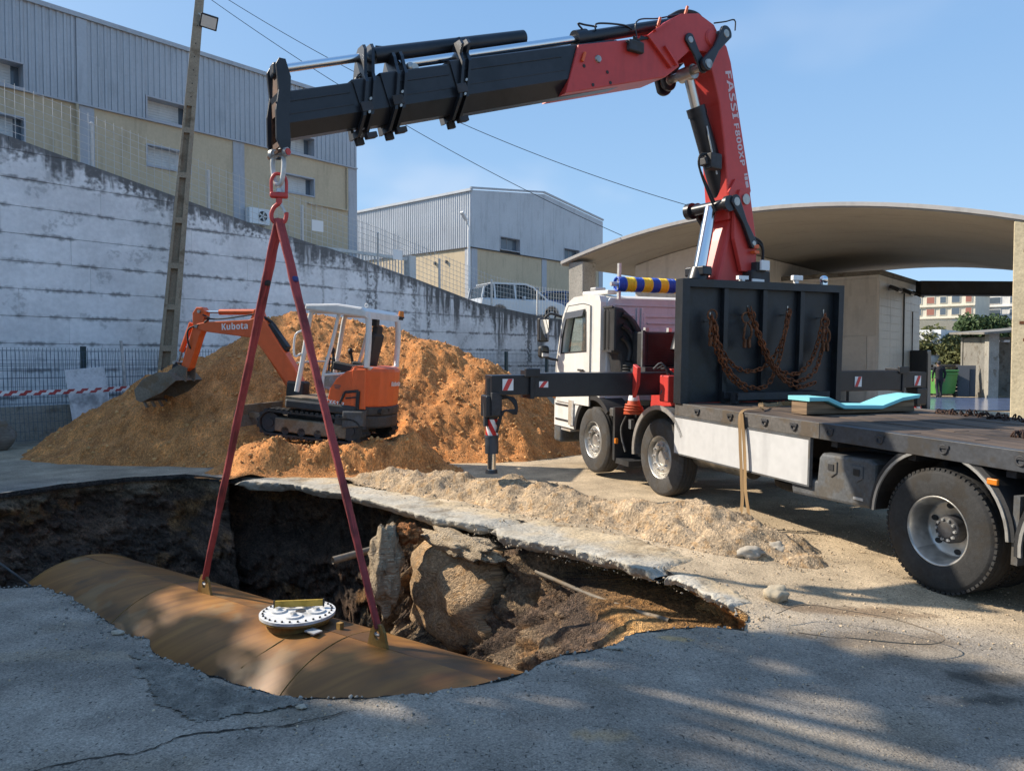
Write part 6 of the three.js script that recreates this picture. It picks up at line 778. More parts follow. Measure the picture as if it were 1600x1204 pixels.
  { const dd = V(-0.27, -1, 0).normalize(), uu = V(-1, 0.27, 0).normalize(), put = (txt, s, y, size, sx, m, name) => { const mx = new THREE.Matrix4().makeBasis(dd.clone().multiplyScalar(sx), uu, V(0, 0, -1)).setPosition(s, y, -0.236); const g = letters(txt, size, 0.003, mx); const gg = B(); gg.l.push(g); gg.build(name, m, crane); };
    M('letterWhite', { color: [0.62, 0.5, 0.52], roughness: 0.5 }); put('FASSI', 0.055, 5.57, 0.125, 1.5, mats.letterWhite, 'lettering'); put('F800XP', -0.115, 4.9, 0.1, 1.3, mats.letterWhite, 'lettering'); B().box(0.07, 0.03, 0.004, -0.255, 4.5, -0.237, 0, 0, -0.3).box(0.07, 0.05, 0.004, -0.262, 4.445, -0.237, 0, 0, -0.3).box(0.06, 0.09, 0.004, -0.28, 4.36, -0.237, 0, 0, -0.3).build('white_mark', mats.letterWhite, crane); const dl = V(0.32, -1, 0).normalize(), ul = V(-1, -0.32, 0).normalize(); const g = letters('FASSI', 0.07, 0.003, new THREE.Matrix4().makeBasis(dl.clone().multiplyScalar(-1.3), ul.multiplyScalar(-1), V(0, 0, -1)).setPosition(-0.23, 4.03, -0.272)); const gg = B(); gg.l.push(g); gg.build('lettering', mats.letterWhite, crane); }
  // knuckle cylinder
  B().cyl([0.5, 5.32, 0], [-0.02, 4.2, 0], 0.125, 0.14, 24).cyl([0.53, 5.38, 0], [0.48, 5.27, 0], 0.135, 0.135, 24).build('knuckle_cylinder', BLK, crane); B().cyl([0.51, 5.34, 0], [0.68, 5.8, 0], 0.07, 0.07, 22).build('knuckle_rod', M('rodTan', { color: [0.72, 0.66, 0.58], metalness: 0.95, roughness: 0.28 }), crane);
  B().tube([[0.44, 5.1, -0.13], [0.4, 4.9, -0.15], [0.3, 4.6, -0.15], [0.26, 4.45, -0.16]], 0.012, 16, 6).build('hose', mats.galv, crane); B().bb(0.24, 0.46, 4.5, 4.72, -0.24, -0.1, 0.02).bb(0.34, 0.5, 4.55, 4.66, -0.18, -0.05, 0.02).build('valve_block', mats.chassis, crane); for (const k of [0, 1]) B().tube([[0.42, 4.72, -0.14], [0.56, 4.66 + k * 0.02, -0.12], [0.54, 4.5, -0.1], [0.32 + 0.05 * k, 4.15, -0.12], [0.2 + 0.05 * k, 3.95, -0.14]], 0.016, 26, 7).build('hose', mats.rubber, crane);
  // outer boom housing (red) with head
  const OB = [[2.78, 5.66], [2.98, 5.04], [1.4, 5.54], [1.18, 5.68], [0.92, 5.98], [0.66, 6.02], [0.46, 6.1], [0.36, 6.28], [0.5, 6.42], [0.8, 6.5], [1.15, 6.4], [1.4, 6.24], [1.75, 6.0]];
  B().poly([[2.8, 5.66], [3.0, 5.04], [1.35, 5.56], [1.1, 5.75], [1.2, 6.0], [1.75, 5.98]], -0.25, 0.25, 0.012).build('outer_boom', RED, crane);
  for (const s of [-1, 1]) { B().poly([[1.72, 6.0], [1.3, 5.68], [0.95, 5.98], [0.66, 6.02], [0.46, 6.1], [0.36, 6.26], [0.5, 6.42], [0.8, 6.5], [1.12, 6.42], [1.4, 6.25]], s < 0 ? -0.3 : 0.25, s < 0 ? -0.25 : 0.3, 0.008).build('head_plate', RED, crane); B().box(0.34, 0.03, 0.05, 1.48, 6.17, s * 0.32, 0, 0, -0.62).box(0.3, 0.025, 0.06, 1.33, 5.82, s * 0.31, 0, 0, 0.75).build('stiffener', RED, crane); }
  B().bb(0.6, 1.2, 6.3, 6.36, -0.248, 0.248).build('head_web', RED, crane); for (const [s, y] of [[2.72, 5.42], [2.58, 5.22], [2.3, 5.3], [2.35, 5.42]]) B().cyl([s, y, -0.256], [s, y, -0.251], 0.022, 0.022, 10).build('bolt', mats.chassis, crane); B().cyl([2.5, 5.55, -0.27], [2.5, 5.55, -0.25], 0.04, 0.05, 14).build('pin', mats.steel, crane);
  for (const q of [[1.5, 6.22, 0.1], [1.0, 6.5, 0.08], [2.74, 5.52, 0.08]]) B().box(0.035, q[2] * 1.6, 0.03, q[0], q[1], -0.27, 0, 0, 0.35, 0.008).build('hose_guide', mats.orange, crane);
  B().cyl([0.42, 6.26, -0.33], [0.42, 6.26, 0.33], 0.085, 0.085, 20).build('knuckle_pin', mats.steel, crane); B().cyl([0.55, 6.22, -0.33], [0.55, 6.22, -0.305], 0.1, 0.12, 20).build('head_boss', RED, crane);
  link('knuckle_link', [0.36, 6.3], [0.72, 5.83], -0.4, -0.34, 0.11, 0.1, 0.05); link('knuckle_link', [0.36, 6.3], [0.72, 5.83], 0.34, 0.4, 0.11, 0.1, 0.05); link('knuckle_link', [0.98, 6.1], [0.74, 5.8], -0.335, -0.305, 0.09, 0.09, 0.06); link('knuckle_link', [0.98, 6.1], [0.74, 5.8], 0.3, 0.36, 0.13, 0.14, 0.08); link('knuckle_link', [0.9, 6.02], [0.74, 5.78], 0.4, 0.46, 0.13, 0.16, 0.1);
  B().cyl([0.7, 5.82, -0.41], [0.7, 5.82, 0.47], 0.06, 0.06, 18).cyl([0.69, 5.81, -0.12], [0.69, 5.81, 0.12], 0.1, 0.1, 20).build('knuckle_pin', mats.steel, crane);
  // telescopic sections
  const al = Math.atan2(-1.12, 3.49), TX = TR(2.62, 5.155, 0, 0, 0, al); const sec = (x0, x1, h, w, lift, name) => { const P = [[-w / 2, h * 0.3], [-w * 0.47, h * 0.97], [-w * 0.42, h], [w * 0.42, h], [w * 0.47, h * 0.97], [w / 2, h * 0.3], [w * 0.22, 0], [-w * 0.22, 0]].map(p => [p[0], p[1] + lift]); const g = B(); g.poly(P.map(p => [p[0], p[1]]), 0, x1 - x0, 0, [], TX.clone().multiply(new THREE.Matrix4().makeBasis(V(0, 0, -1), V(0, 1, 0), V(1, 0, 0)).setPosition(x0, 0, 0))); return g.build(name, BLK, crane); };
  sec(-0.6, 1.86, 0.56, 0.45, 0.0, 'boom_section'); sec(1.7, 2.72, 0.51, 0.41, 0.018, 'boom_section'); sec(2.6, 3.04, 0.47, 0.37, 0.034, 'boom_section'); const s4 = sec(2.9, 3.84, 0.43, 0.33, 0.05, 'boom_section');
  for (const [x0, x1, h, w, l] of [[0.3, 1.75, 0.56, 0.45, 0], [1.9, 2.55, 0.51, 0.41, 0.018], [3.1, 3.9, 0.43, 0.33, 0.05]]) for (const f of [0.5, 0.78]) { const g = B(); g.add(new RoundedBoxGeometry(x1 - x0, 0.02, 0.01, 1, 0.004), TX.clone().multiply(TR((x0 + x1) / 2, h * f + l, -w * 0.49, 0, 0, 0))); g.build('press_line', BLK, crane); }
  const SHR = new THREE.Matrix4().set(1, -0.42, 0, 0.05, 0, 1, 0, 0, 0, 0, 1, 0, 0, 0, 0, 1); const collar = (x, h, w, ear, ez, name) => { const P = [[-w * 0.6, h * 0.25], [-w * 0.6, h * 0.9], [-w * 0.42, h * 1.08], [-0.12 + ez, h + ear - 0.06], [-0.06 + ez, h + ear], [0.06 + ez, h + ear], [0.12 + ez, h + ear - 0.06], [w * 0.42, h * 1.08], [w * 0.6, h * 0.9], [w * 0.6, h * 0.25], [w * 0.3, -0.05], [-w * 0.3, -0.05]]; const H = [[-w * 0.49, h * 0.3], [w * -0.2, 0.02], [w * 0.2, 0.02], [w * 0.49, h * 0.3], [w * 0.48, h * 0.97], [-w * 0.48, h * 0.97]]; const g = B(); for (const o of [0, 0.09]) g.poly(P, 0, 0.035, 0, [H], TX.clone().multiply(SHR).multiply(new THREE.Matrix4().makeBasis(V(0, 0, -1), V(0, 1, 0), V(1, 0, 0)).setPosition(x + o - 0.06, 0, 0))); const c2 = g.build(name, BLK, crane); for (const [y, z] of [[h * 0.55, -w * 0.6 - 0.01], [h * 0.3, -w * 0.6 - 0.005]]) { const bt = B(); bt.add(new THREE.CylinderGeometry(0.016, 0.016, 0.02, 8).rotateX(Math.PI / 2), TX.clone().multiply(SHR).multiply(TR(x, y, z))); bt.build('bolt', mats.steel, c2); }  for (const [bw, bh, bd, px, py, pz] of [[0.12, 0.06, 0.09, -0.02, -0.06, -0.1], [0.09, 0.09, 0.06, 0.05, -0.07, 0.06], [0.13, 0.1, 0.02, -0.01, h * 0.42, -w * 0.6]]) { const pd = B(); pd.add(new RoundedBoxGeometry(bw, bh, bd, 1, 0.008), TX.clone().multiply(TR(x + px, py, pz))); pd.build('wear_pad', mats.chassis, c2); } };
  collar(1.84, 0.57, 0.45, 0.2, 0.1, 'section_collar'); collar(2.64, 0.53, 0.42, 0.22, -0.02, 'section_collar'); collar(3.0, 0.5, 0.38, 0.36, -0.02, 'section_collar');
  // boom tip: end frame with rod ear and hook eye
  const TB = TX.clone().multiply(TR(3.965, -0.06, 0, 0, 0, -al)).multiply(new THREE.Matrix4().makeBasis(V(0, 0, -1), V(0, 1, 0), V(1, 0, 0))); B().poly([[-0.15, 0.04], [-0.17, 0.36], [-0.09, 0.56], [-0.06, 0.78], [0, 0.83], [0.06, 0.78], [0.09, 0.56], [0.17, 0.36], [0.15, 0.04]], 0, 0.03, 0, [[[-0.1, 0.1], [0.1, 0.1], [0.1, 0.36], [-0.1, 0.36]]], TB).build('tip_frame', mats.rustySteelDark, crane);
  for (const s of [-1, 1]) { B().poly([[3.91, -0.1], [3.98, -0.08], [4.0, 0.06], [3.92, 0.32], [3.83, 0.5], [3.78, 0.74], [3.73, 0.79], [3.67, 0.77], [3.67, 0.6], [3.73, 0.44], [3.8, 0.26], [3.87, 0.0]], s * 0.155 - 0.018, s * 0.155 + 0.018, 0.005, [], TX).build('tip_cheek', BLK, crane); } B().add(new RoundedBoxGeometry(0.13, 0.14, 0.14, 1, 0.03), TX.clone().multiply(TR(3.72, 0.71, 0, 0, 0, -al))).build('rod_eye', BLK, crane);
  { const g = B(); g.add(new THREE.BoxGeometry(0.1, 0.03, 0.34), TX.clone().multiply(TR(3.98, -0.06, 0))); g.build('tip_plate', mats.rustySteelDark, crane); }
  // extension cylinders on top
  const cyl = (a, b, r, m, name, n = 20) => B().cyl(a, b, r, r, n).build(name, m, crane);
  cyl([3.38, 5.735, 0.1], [5.34, 5.085, 0.06], 0.085, BLK, 'extension_cylinder', 22); cyl([5.3, 5.1, 0.06], [6.34, 4.73, 0.02], 0.043, mats.chrome, 'extension_rod'); cyl([0.92, 6.43, -0.06], [2.62, 5.84, -0.06], 0.08, BLK, 'extension_cylinder', 22); cyl([2.6, 5.845, -0.06], [5.1, 5.0, -0.06], 0.05, mats.chrome, 'extension_rod'); cyl([2.55, 5.87, -0.06], [2.72, 5.81, -0.06], 0.1, BLK, 'cylinder_gland'); cyl([1.9, 5.98, 0.12], [3.6, 5.45, 0.12], 0.06, BLK, 'extension_cylinder'); B().sph(0.06, 4.98, 4.98, -0.1, 1, 1, 1, 12).cyl([4.95, 4.98, -0.16], [4.95, 4.98, 0.1], 0.04).build('rod_eye', mats.steel, crane);
  B().tube([[5.32, 5.18, 0.04], [5.0, 5.22, 0.02], [4.75, 5.3, 0.02], [4.45, 5.42, 0.03], [4.3, 5.5, 0.03]], 0.012, 24, 6).build('cylinder_line', BLK, crane); B().tube([[2.62, 5.93, -0.1], [2.7, 5.99, -0.1], [2.58, 6.0, -0.1], [2.4, 6.02, -0.1]], 0.012, 16, 6).tube([[2.45, 5.95, -0.14], [2.42, 6.04, -0.14], [2.0, 6.12, -0.14], [1.85, 6.1, -0.14]], 0.012, 16, 6).tube([[1.8, 5.9, -0.2], [1.8, 6.2, -0.18], [1.4, 6.34, -0.16], [1.0, 6.5, -0.14]], 0.01, 20, 6).build('cylinder_line', BLK, crane);
  B().tube([[1.1, 6.46, -0.05], [0.85, 6.6, -0.05], [0.55, 6.62, -0.05], [0.35, 6.45, -0.02], [0.32, 6.2, 0.0], [0.36, 6.0, 0.02]], 0.035, 30, 8).tube([[1.1, 6.44, 0.06], [0.85, 6.56, 0.06], [0.55, 6.57, 0.06], [0.4, 6.42, 0.06], [0.38, 6.15, 0.06]], 0.03, 30, 8).build('hose', mats.rubber, crane); B().tube([[0.5, 6.44, -0.3], [0.3, 6.5, -0.32], [0.12, 6.56, -0.33], [0.11, 6.42, -0.33]], 0.01, 18, 6).build('hose', mats.rubber, crane);
  for (const k of [0, 1, 2, 3, 4]) B().tube([[1.95, 5.95 - k * 0.02, -0.28], [1.85 - 0.02 * k, 5.86, -0.3], [1.98 + 0.03 * k, 5.75 + 0.02 * k, -0.3], [1.8 - 0.03 * k, 5.98, -0.27]], 0.012, 18, 6).build('hose', mats.rubber, crane); B().bb(1.8, 2.05, 5.74, 5.88, -0.33, -0.26, 0.02).build('valve_block', mats.chassis, crane);
  for (const k of [0, 1, 2]) B().tube([[5.3, 4.75, 0.02 * k], [5.45, 4.82 + 0.02 * k, -0.05], [5.58, 4.76, -0.04], [5.52, 4.66, 0], [5.38, 4.68, 0.02]], 0.013, 20, 6).build('hose', k === 1 ? mats.galv : mats.rubber, crane);
}

// ---------------------------------------------------------------- mini excavator (local: x forward, z to its right; we see its left side and back)
{
  const TL = 0.085, ex = thing('mini_excavator', 'orange mini excavator with white canopy standing on the sand heap', 'excavator', [-3.2, 0.5, -13.4], THREE.MathUtils.degToRad(166)); ex.rotation.order = 'YXZ'; ex.rotation.z = TL;
  const c0 = Math.cos(TL), s0 = Math.sin(TL), q = (x, y) => [x * c0 + y * s0, -x * s0 + y * c0]; // level measurements into the tilted frame
  const OR = mats.orange, BK = mats.blackPlastic;
  // tracks
  for (const s of [-1, 1]) {
    const z = s * 0.6, L = 0.74, r = 0.19, yc = 0.24; const path = (d) => { const st = 4 * L / 2 + 2 * Math.PI * r; let u = d * (2 * (2 * L) + 2 * Math.PI * r) ; const P = 2 * L; if (u < P) return [-L + u, yc + r, 0]; u -= P; if (u < Math.PI * r) { const a = Math.PI / 2 - u / r; return [L + r * Math.cos(a), yc + r * Math.sin(a), a - Math.PI / 2]; } u -= Math.PI * r; if (u < P) return [L - u, yc - r, Math.PI]; u -= P; const a = -Math.PI / 2 - u / r; return [-L + r * Math.cos(a), yc + r * Math.sin(a), a - Math.PI / 2]; };
    const belt = []; for (let i = 0; i < 80; i++) belt.push(path(i / 80)); const out = belt.map(([x, y, a]) => [x + 0.02 * -Math.sin(a), y + 0.02 * Math.cos(a)]), inn = belt.map(([x, y, a]) => [x - 0.012 * -Math.sin(a), y - 0.012 * Math.cos(a)]); const tk = new G().poly(out, z - 0.15, z + 0.15, 0, [inn.slice().reverse()]).build('track', M('trackRubber', { color: [0.055, 0.055, 0.055], map: T.dirty, roughness: 0.85 }), ex);
    const lug = new G(); for (let i = 0; i < 44; i++) { const [x, y, a] = path((i + 0.5) / 44); for (const h of [-1, 1]) lug.box(0.05, 0.03, 0.135, x - Math.sin(a) * 0.034, y + Math.cos(a) * 0.034, z + h * 0.078 + 0.0, 0, 0, a); } lug.build('track_lugs', mats.trackRubber, tk);
    const fr = new G().bb(-0.66, 0.66, 0.1, 0.34, z - 0.12, z + 0.1, 0.03).build('track_frame', M('dirtySteel', { color: [0.3, 0.24, 0.17], map: T.dirty, roughness: 0.9 }), ex); for (const x of [-0.74, 0.74]) new G().cyl([x, yc, z - 0.11], [x, yc, z + 0.11], 0.165, 0.165, 24).cyl([x, yc, z - 0.13], [x, yc, z + 0.13], 0.07).build('sprocket', mats.chassis, ex); for (let i = 0; i < 4; i++) new G().cyl([-0.45 + i * 0.3, 0.13, z - 0.12], [-0.45 + i * 0.3, 0.13, z + 0.12], 0.07, 0.07, 16).build('roller', mats.chassis, ex);
  }
  new G().bb(-0.55, 0.6, 0.2, 0.42, -0.45, 0.45, 0.03).cyl([-0.1, 0.42, 0], [-0.1, 0.56, 0], 0.36).build('undercarriage', mats.chassis, ex);
  new G().poly([[1.3, 0.1], [1.38, 0.12], [1.44, 0.28], [1.4, 0.46], [1.36, 0.46], [1.38, 0.28]], -0.72, 0.72, 0).bar([1.36, 0.28, -0.35], [0.55, 0.3, -0.35], 0.09, 0.08).bar([1.36, 0.28, 0.35], [0.55, 0.3, 0.35], 0.09, 0.08).build('dozer_blade', mats.dirtySteel, ex);
  // house: black lower belt, orange rear cowl as rounded plan shapes
  const plan = (x0, x1, w, r, k) => { const P = []; const pt = (x, z) => P.push([x, z]); pt(x1, -w * 0.82); pt(x1, w * 0.82); pt(x1 - 0.1, w); for (let i = 0; i <= 10; i++) { const a = Math.PI / 2 + Math.PI * i / 10; pt(x0 + r + r * Math.cos(a) * 1.0, w * Math.sin(a)); } pt(x1 - 0.1, -w); return P; };
  const XZ = y => new THREE.Matrix4().makeBasis(V(1, 0, 0), V(0, 0, 1), V(0, -1, 0)).setPosition(0, y, 0); // shape y -> z, extrude -> down
  new G().poly(plan(-1.16, 0.55, 0.735, 0.43), 0, 0.15, 0.03, [], XZ(0.66)).poly(plan(-1.15, -0.35, 0.725, 0.42), 0, 0.22, 0.04, [], XZ(0.515)).build('lower_belt', M('beltGrey', { color: [0.06, 0.062, 0.066], map: T.dirty, roughness: 0.6 }), ex);
  new G().poly(plan(-1.14, -0.6, 0.72, 0.42), 0, 0.7, 0.07, [], XZ(1.31)).build('engine_cowl', OR, ex);
  for (const s of [-1, 1]) { const z0 = s < 0 ? -0.705 : 0.655; const side = new G().poly([q(-0.3, 0.53), q(-1.0, 0.54), q(-1.02, 1.2), q(-0.85, 1.2), q(-0.68, 1.16), q(-0.5, 1.04), q(-0.38, 0.88)], z0, z0 + 0.05, 0.015).build('side_cowl', OR, ex); if (s < 0) { const t = letters('KX61-3', 0.078, 0.004, TR(q(-0.47, 0.64)[0], q(-0.47, 0.64)[1], -0.706, 0, Math.PI, 0.0).multiply(TR(0, 0, 0, 0, 0, -TL))); const g = new G(); g.l.push(t); g.build('lettering', mats.printWhite, side); const g2 = new G(); for (let i = 0; i < 3; i++) g2.box(0.12 - i * 0.02, 0.012, 0.004, q(-0.52, 0.9)[0], q(-0.52, 0.93 - i * 0.025)[1], -0.708); g2.build('emblem', mats.greyPlastic, side); const h = new G(); const a = q(-0.66, 0.82), b = q(-0.9, 0.84); h.bar([a[0], a[1], -0.72], [b[0], b[1], -0.72], 0.045, 0.03, 0.01).bar([a[0], a[1], -0.72], [a[0] + 0.08, a[1] - 0.2, -0.72], 0.04, 0.03, 0.01).bar([b[0], b[1], -0.72], [b[0], b[1] - 0.3, -0.72], 0.06, 0.04, 0.01).bar([a[0] - 0.02, a[1] - 0.1, -0.72], [b[0], b[1] - 0.1, -0.72], 0.025, 0.02, 0.006); h.build('side_grille', BK, side); } }
  new G().poly([q(-0.6, 0.22), q(-0.98, 0.26), q(-1.0, 0.52), q(-0.62, 0.52)], -0.75, -0.6, 0.03).build('corner_guard', mats.greyPlastic, ex); new G().cyl([-1.06, 0.58, -0.4], [-1.13, 0.58, -0.4], 0.05).cyl([-1.1, 0.6, -0.15], [-1.15, 0.6, -0.15], 0.035).build('tow_hole', mats.rubber, ex);
  { const t = letters('Kubota', 0.08, 0.004, new THREE.Matrix4().makeBasis(V(0, 0, 1), V(0, 1, 0), V(-1, 0, 0)).setPosition(-1.143, 1.04, 0.06)); const g = new G(); g.l.push(t); g.build('lettering', mats.printWhite, ex); }
  new G().bb(-0.6, 0.52, 0.66, 0.7, -0.66, 0.66, 0.01).build('cab_floor', mats.dirtySteel, ex);
  // canopy posts and roof
  const post = (pts, r, m = mats.whitePaint) => new G().tube(pts, r, 26, 10).build('canopy_post', m, ex); const Q = (x, y, z) => [...q(x, y), z];
  for (const s of [-1, 1]) { const z = s * 0.62; post([Q(0.27, 0.82, z), Q(0.12, 1.5, z), Q(0.02, 2.02, z), Q(-0.02, 2.14, z)], 0.042); post([Q(-0.24, 0.62, z), Q(-0.22, 1.05, z), Q(-0.38, 1.6, z), Q(-0.52, 2.12, z)], 0.03); post([Q(-1.0, 1.22, z), Q(-1.04, 1.7, z), Q(-1.03, 2.05, z), Q(-0.92, 2.12, z), Q(-0.6, 2.14, z), Q(-0.02, 2.17, z)], 0.05); post([Q(-0.24, 1.1, z), Q(-0.6, 1.12, z), Q(-1.0, 1.16, z)], 0.024); }
  post([Q(-1.02, 1.24, -0.62), Q(-1.03, 1.2, -0.5), Q(-1.03, 1.2, 0.42), Q(-1.03, 1.3, 0.56), Q(-1.03, 1.5, 0.62)], 0.035); post([Q(-1.0, 2.09, -0.62), Q(-1.02, 2.1, 0), Q(-1.0, 2.09, 0.62)], 0.035); post([Q(0.27, 1.3, -0.6), Q(0.2, 1.32, 0), Q(0.15, 1.3, 0.6)], 0.018); post([Q(0.16, 1.45, -0.66), Q(0.26, 1.42, -0.7), Q(0.24, 1.75, -0.7), Q(0.1, 1.85, -0.66)], 0.018);
  { const a = q(0.03, 2.26), b = q(-1.06, 2.16); const ro = new G().poly([[a[0] + 0.03, a[1] - 0.09], [a[0] + 0.02, a[1] + 0.01], [(a[0] + b[0]) / 2, (a[1] + b[1]) / 2 + 0.06], [b[0] + 0.1, b[1] + 0.03], [b[0] + 0.01, b[1] - 0.03], [b[0] - 0.01, b[1] - 0.14], [b[0] + 0.06, b[1] - 0.13]], -0.72, 0.72, 0.035).build('canopy_roof', mats.whitePaint, ex); new G().tor(0.03, 0.008, TR((a[0] + b[0]) / 2 - 0.2, (a[1] + b[1]) / 2 + 0.09, 0, 0, 0, 0), 14, 6).build('lifting_eye', mats.whitePaint, ro); const bc = q(-1.06, 2.12); new G().cyl([bc[0], bc[1] - 0.03, 0.72], [bc[0], bc[1] + 0.0, 0.72], 0.06).bb(bc[0] - 0.03, bc[0] + 0.1, bc[1] - 0.06, bc[1] - 0.03, 0.6, 0.76).build('beacon_base', BK, ex); new G().cyl([bc[0], bc[1], 0.72], [bc[0], bc[1] + 0.1, 0.72], 0.055, 0.045, 14).build('beacon', mats.amber, ex); const wl = q(-0.98, 1.98); new G().box(0.1, 0.14, 0.12, wl[0], wl[1], -0.2, 0, 0, 0, 0.02).build('work_lamp', BK, ex); }
  // operator station
  new G().box(0.46, 0.1, 0.44, ...q(-0.62, 1.2), 0, 0, 0, 0, 0.04).box(0.12, 0.62, 0.42, ...q(-0.84, 1.5), 0, 0, 0, 0.18, 0.05).box(0.1, 0.2, 0.26, ...q(-0.92, 1.84), 0, 0, 0, 0.1, 0.04).build('seat', mats.seatBlack, ex);
  for (const s of [-1, 1]) { new G().box(0.42, 0.14, 0.16, ...q(-0.5, 1.22), s * 0.36, 0, 0, 0.1, 0.03).bar([...q(-0.3, 1.2), s * 0.36], [...q(-0.26, 1.48), s * 0.34], 0.04, 0.04, 0.01).sph(0.045, ...q(-0.25, 1.5), s * 0.34, 1, 1.3, 1, 10).build('console', BK, ex); } for (const z of [-0.12, 0.0, 0.12]) new G().bar([...q(0.02, 0.92), z], [...q(-0.02, 1.35), z], 0.025, 0.025).sph(0.03, ...q(-0.02, 1.37), z, 1, 1, 1, 8).build('travel_lever', BK, ex);
  new G().box(0.3, 0.42, 0.36, ...q(-0.42, 1.0), 0.0, 0, 0, 0, 0.05).build('seat_base', mats.greyPlastic, ex); new G().box(0.3, 0.3, 0.06, ...q(-0.38, 0.98), -0.6, 0, 0, 0.25, 0.04).build('seat_base', M('greyBox', { color: [0.42, 0.41, 0.4], map: T.dirty, roughness: 0.7 }), ex);
  // swing post, boom, dipper, bucket
  new G().box(0.34, 0.36, 0.26, ...q(0.6, 0.8), 0, 0, 0, 0, 0.05).cyl([...q(0.62, 0.6), 0], [...q(0.62, 1.0), 0], 0.09).build('swing_post', mats.chassis, ex);
  const BP = [[0.5, 0.95], [0.56, 0.8], [0.68, 0.84], [1.3, 1.6], [1.45, 1.74], [2.42, 1.86], [2.56, 1.9], [2.56, 2.0], [2.4, 2.03], [1.5, 2.06], [1.32, 2.12], [1.18, 2.04], [0.62, 1.22]].map(p => q(...p)); const bo = new G().poly(BP, -0.1, 0.1, 0.015).build('boom', OR, ex);
  { const k = q(1.78, 1.95); const t = letters('Kubota', 0.115, 0.004, new THREE.Matrix4().makeRotationY(Math.PI).setPosition(k[0], k[1], -0.101).multiply(TR(0, 0, 0, 0, 0, TL + 0.03))); const g = new G(); g.l.push(t); g.build('lettering', mats.printWhite, bo); }
  new G().poly([[1.22, 2.06], [1.3, 2.28], [1.42, 2.24], [1.48, 2.08]].map(p => q(...p)), -0.07, 0.07, 0.01).build('cylinder_bracket', OR, bo);
  const cy = (a, b, r, m, name, z = 0) => new G().cyl([...q(...a), z], [...q(...b), z], r, r, 16).build(name, m, ex); cy([1.33, 2.2], [2.15, 2.21], 0.05, OR, 'dipper_cylinder'); cy([2.12, 2.21], [2.48, 2.22], 0.025, mats.chrome, 'dipper_rod'); cy([0.74, 0.86], [1.18, 1.48], 0.055, OR, 'boom_cylinder'); cy([1.16, 1.45], [1.36, 1.72], 0.028, mats.chrome, 'boom_rod'); cy([0.92, 1.22], [1.22, 1.62], 0.03, OR, 'cylinder_guard', -0.06);
  new G().tube([Q(2.45, 2.1, -0.05), Q(2.1, 2.08, -0.08), Q(1.7, 2.12, -0.08), Q(1.4, 2.16, -0.06)], 0.014, 24, 6).tube([Q(2.4, 2.02, -0.1), Q(2.3, 2.1, -0.1), Q(2.44, 2.16, -0.08)], 0.016, 16, 6).tube([Q(1.28, 2.12, 0), Q(1.08, 1.98, 0.02), Q(0.9, 1.7, 0.02), Q(0.78, 1.5, 0.0)], 0.03, 24, 7).build('hose', mats.rubber, ex); new G().poly([[0.8, 1.5], [0.9, 1.62], [1.16, 1.96], [1.08, 2.0], [0.76, 1.58]].map(p => q(...p)), -0.07, 0.07, 0.01).build('hose_cover', BK, ex);
  const dp = new G().poly([[2.4, 2.22], [2.46, 2.3], [2.58, 2.3], [2.66, 2.2], [2.66, 1.95], [2.92, 1.22], [2.84, 1.14], [2.74, 1.2], [2.52, 1.78], [2.46, 1.9]].map(p => q(...p)), -0.085, 0.085, 0.015).build('dipper', OR, ex); cy([2.74, 2.02], [2.96, 1.5], 0.045, OR, 'bucket_cylinder'); cy([2.95, 1.52], [3.03, 1.3], 0.024, mats.steel, 'bucket_rod'); for (const z of [-0.1, 0.1]) new G().bar([...q(3.03, 1.3), z], [...q(2.9, 1.12), z], 0.06, 0.02).bar([...q(3.03, 1.3), z], [...q(3.1, 1.02), z], 0.06, 0.02).build('bucket_link', mats.chassis, ex); for (const p of [[2.56, 1.95], [2.5, 2.22], [2.86, 1.18], [3.03, 1.3]]) new G().cyl([...q(...p), -0.13], [...q(...p), 0.13], 0.03).build('pin', mats.steel, ex);
  new G().tube([Q(2.52, 1.98, -0.1), Q(2.7, 1.9, -0.14), Q(2.72, 1.7, -0.14), Q(2.7, 1.55, -0.1)], 0.016, 18, 6).build('hose', mats.rubber, ex);
  // bucket: curved shell between two cheeks
  const sh = [[2.8, 0.98], [2.95, 1.12], [3.2, 1.12], [3.5, 1.0], [3.68, 0.8], [3.64, 0.62], [3.54, 0.58]].map(p => q(...p)); const inn = sh.map((p, i) => { const c = q(3.2, 0.8); return [lerp(p[0], c[0], 0.07), lerp(p[1], c[1], 0.07)]; }); const bk = new G().poly([...sh, ...inn.reverse()], -0.36, 0.36, 0).build('bucket', M('bucketSteel', { color: [0.3, 0.25, 0.19], map: T.dirty, roughness: 0.7, metalness: 0.2 }), ex); for (const z of [-0.37, 0.36]) new G().poly([...sh, q(3.35, 0.66), q(3.1, 0.76)], z - 0.006, z + 0.014, 0).build('bucket_cheek', mats.bucketSteel, bk); for (let i = 0; i < 4; i++) new G().box(0.14, 0.03, 0.06, ...q(3.5, 0.54), -0.3 + i * 0.2, 0, 0, 0.9, 0.008).build('bucket_tooth', mats.bucketSteel, bk); for (const z of [-0.12, 0.12]) new G().poly([[2.78, 0.95], [2.76, 1.2], [2.92, 1.26], [3.12, 1.16], [3.2, 1.08]].map(p => q(...p)), z - 0.015, z + 0.015).build('bucket_ear', mats.bucketSteel, bk);
}

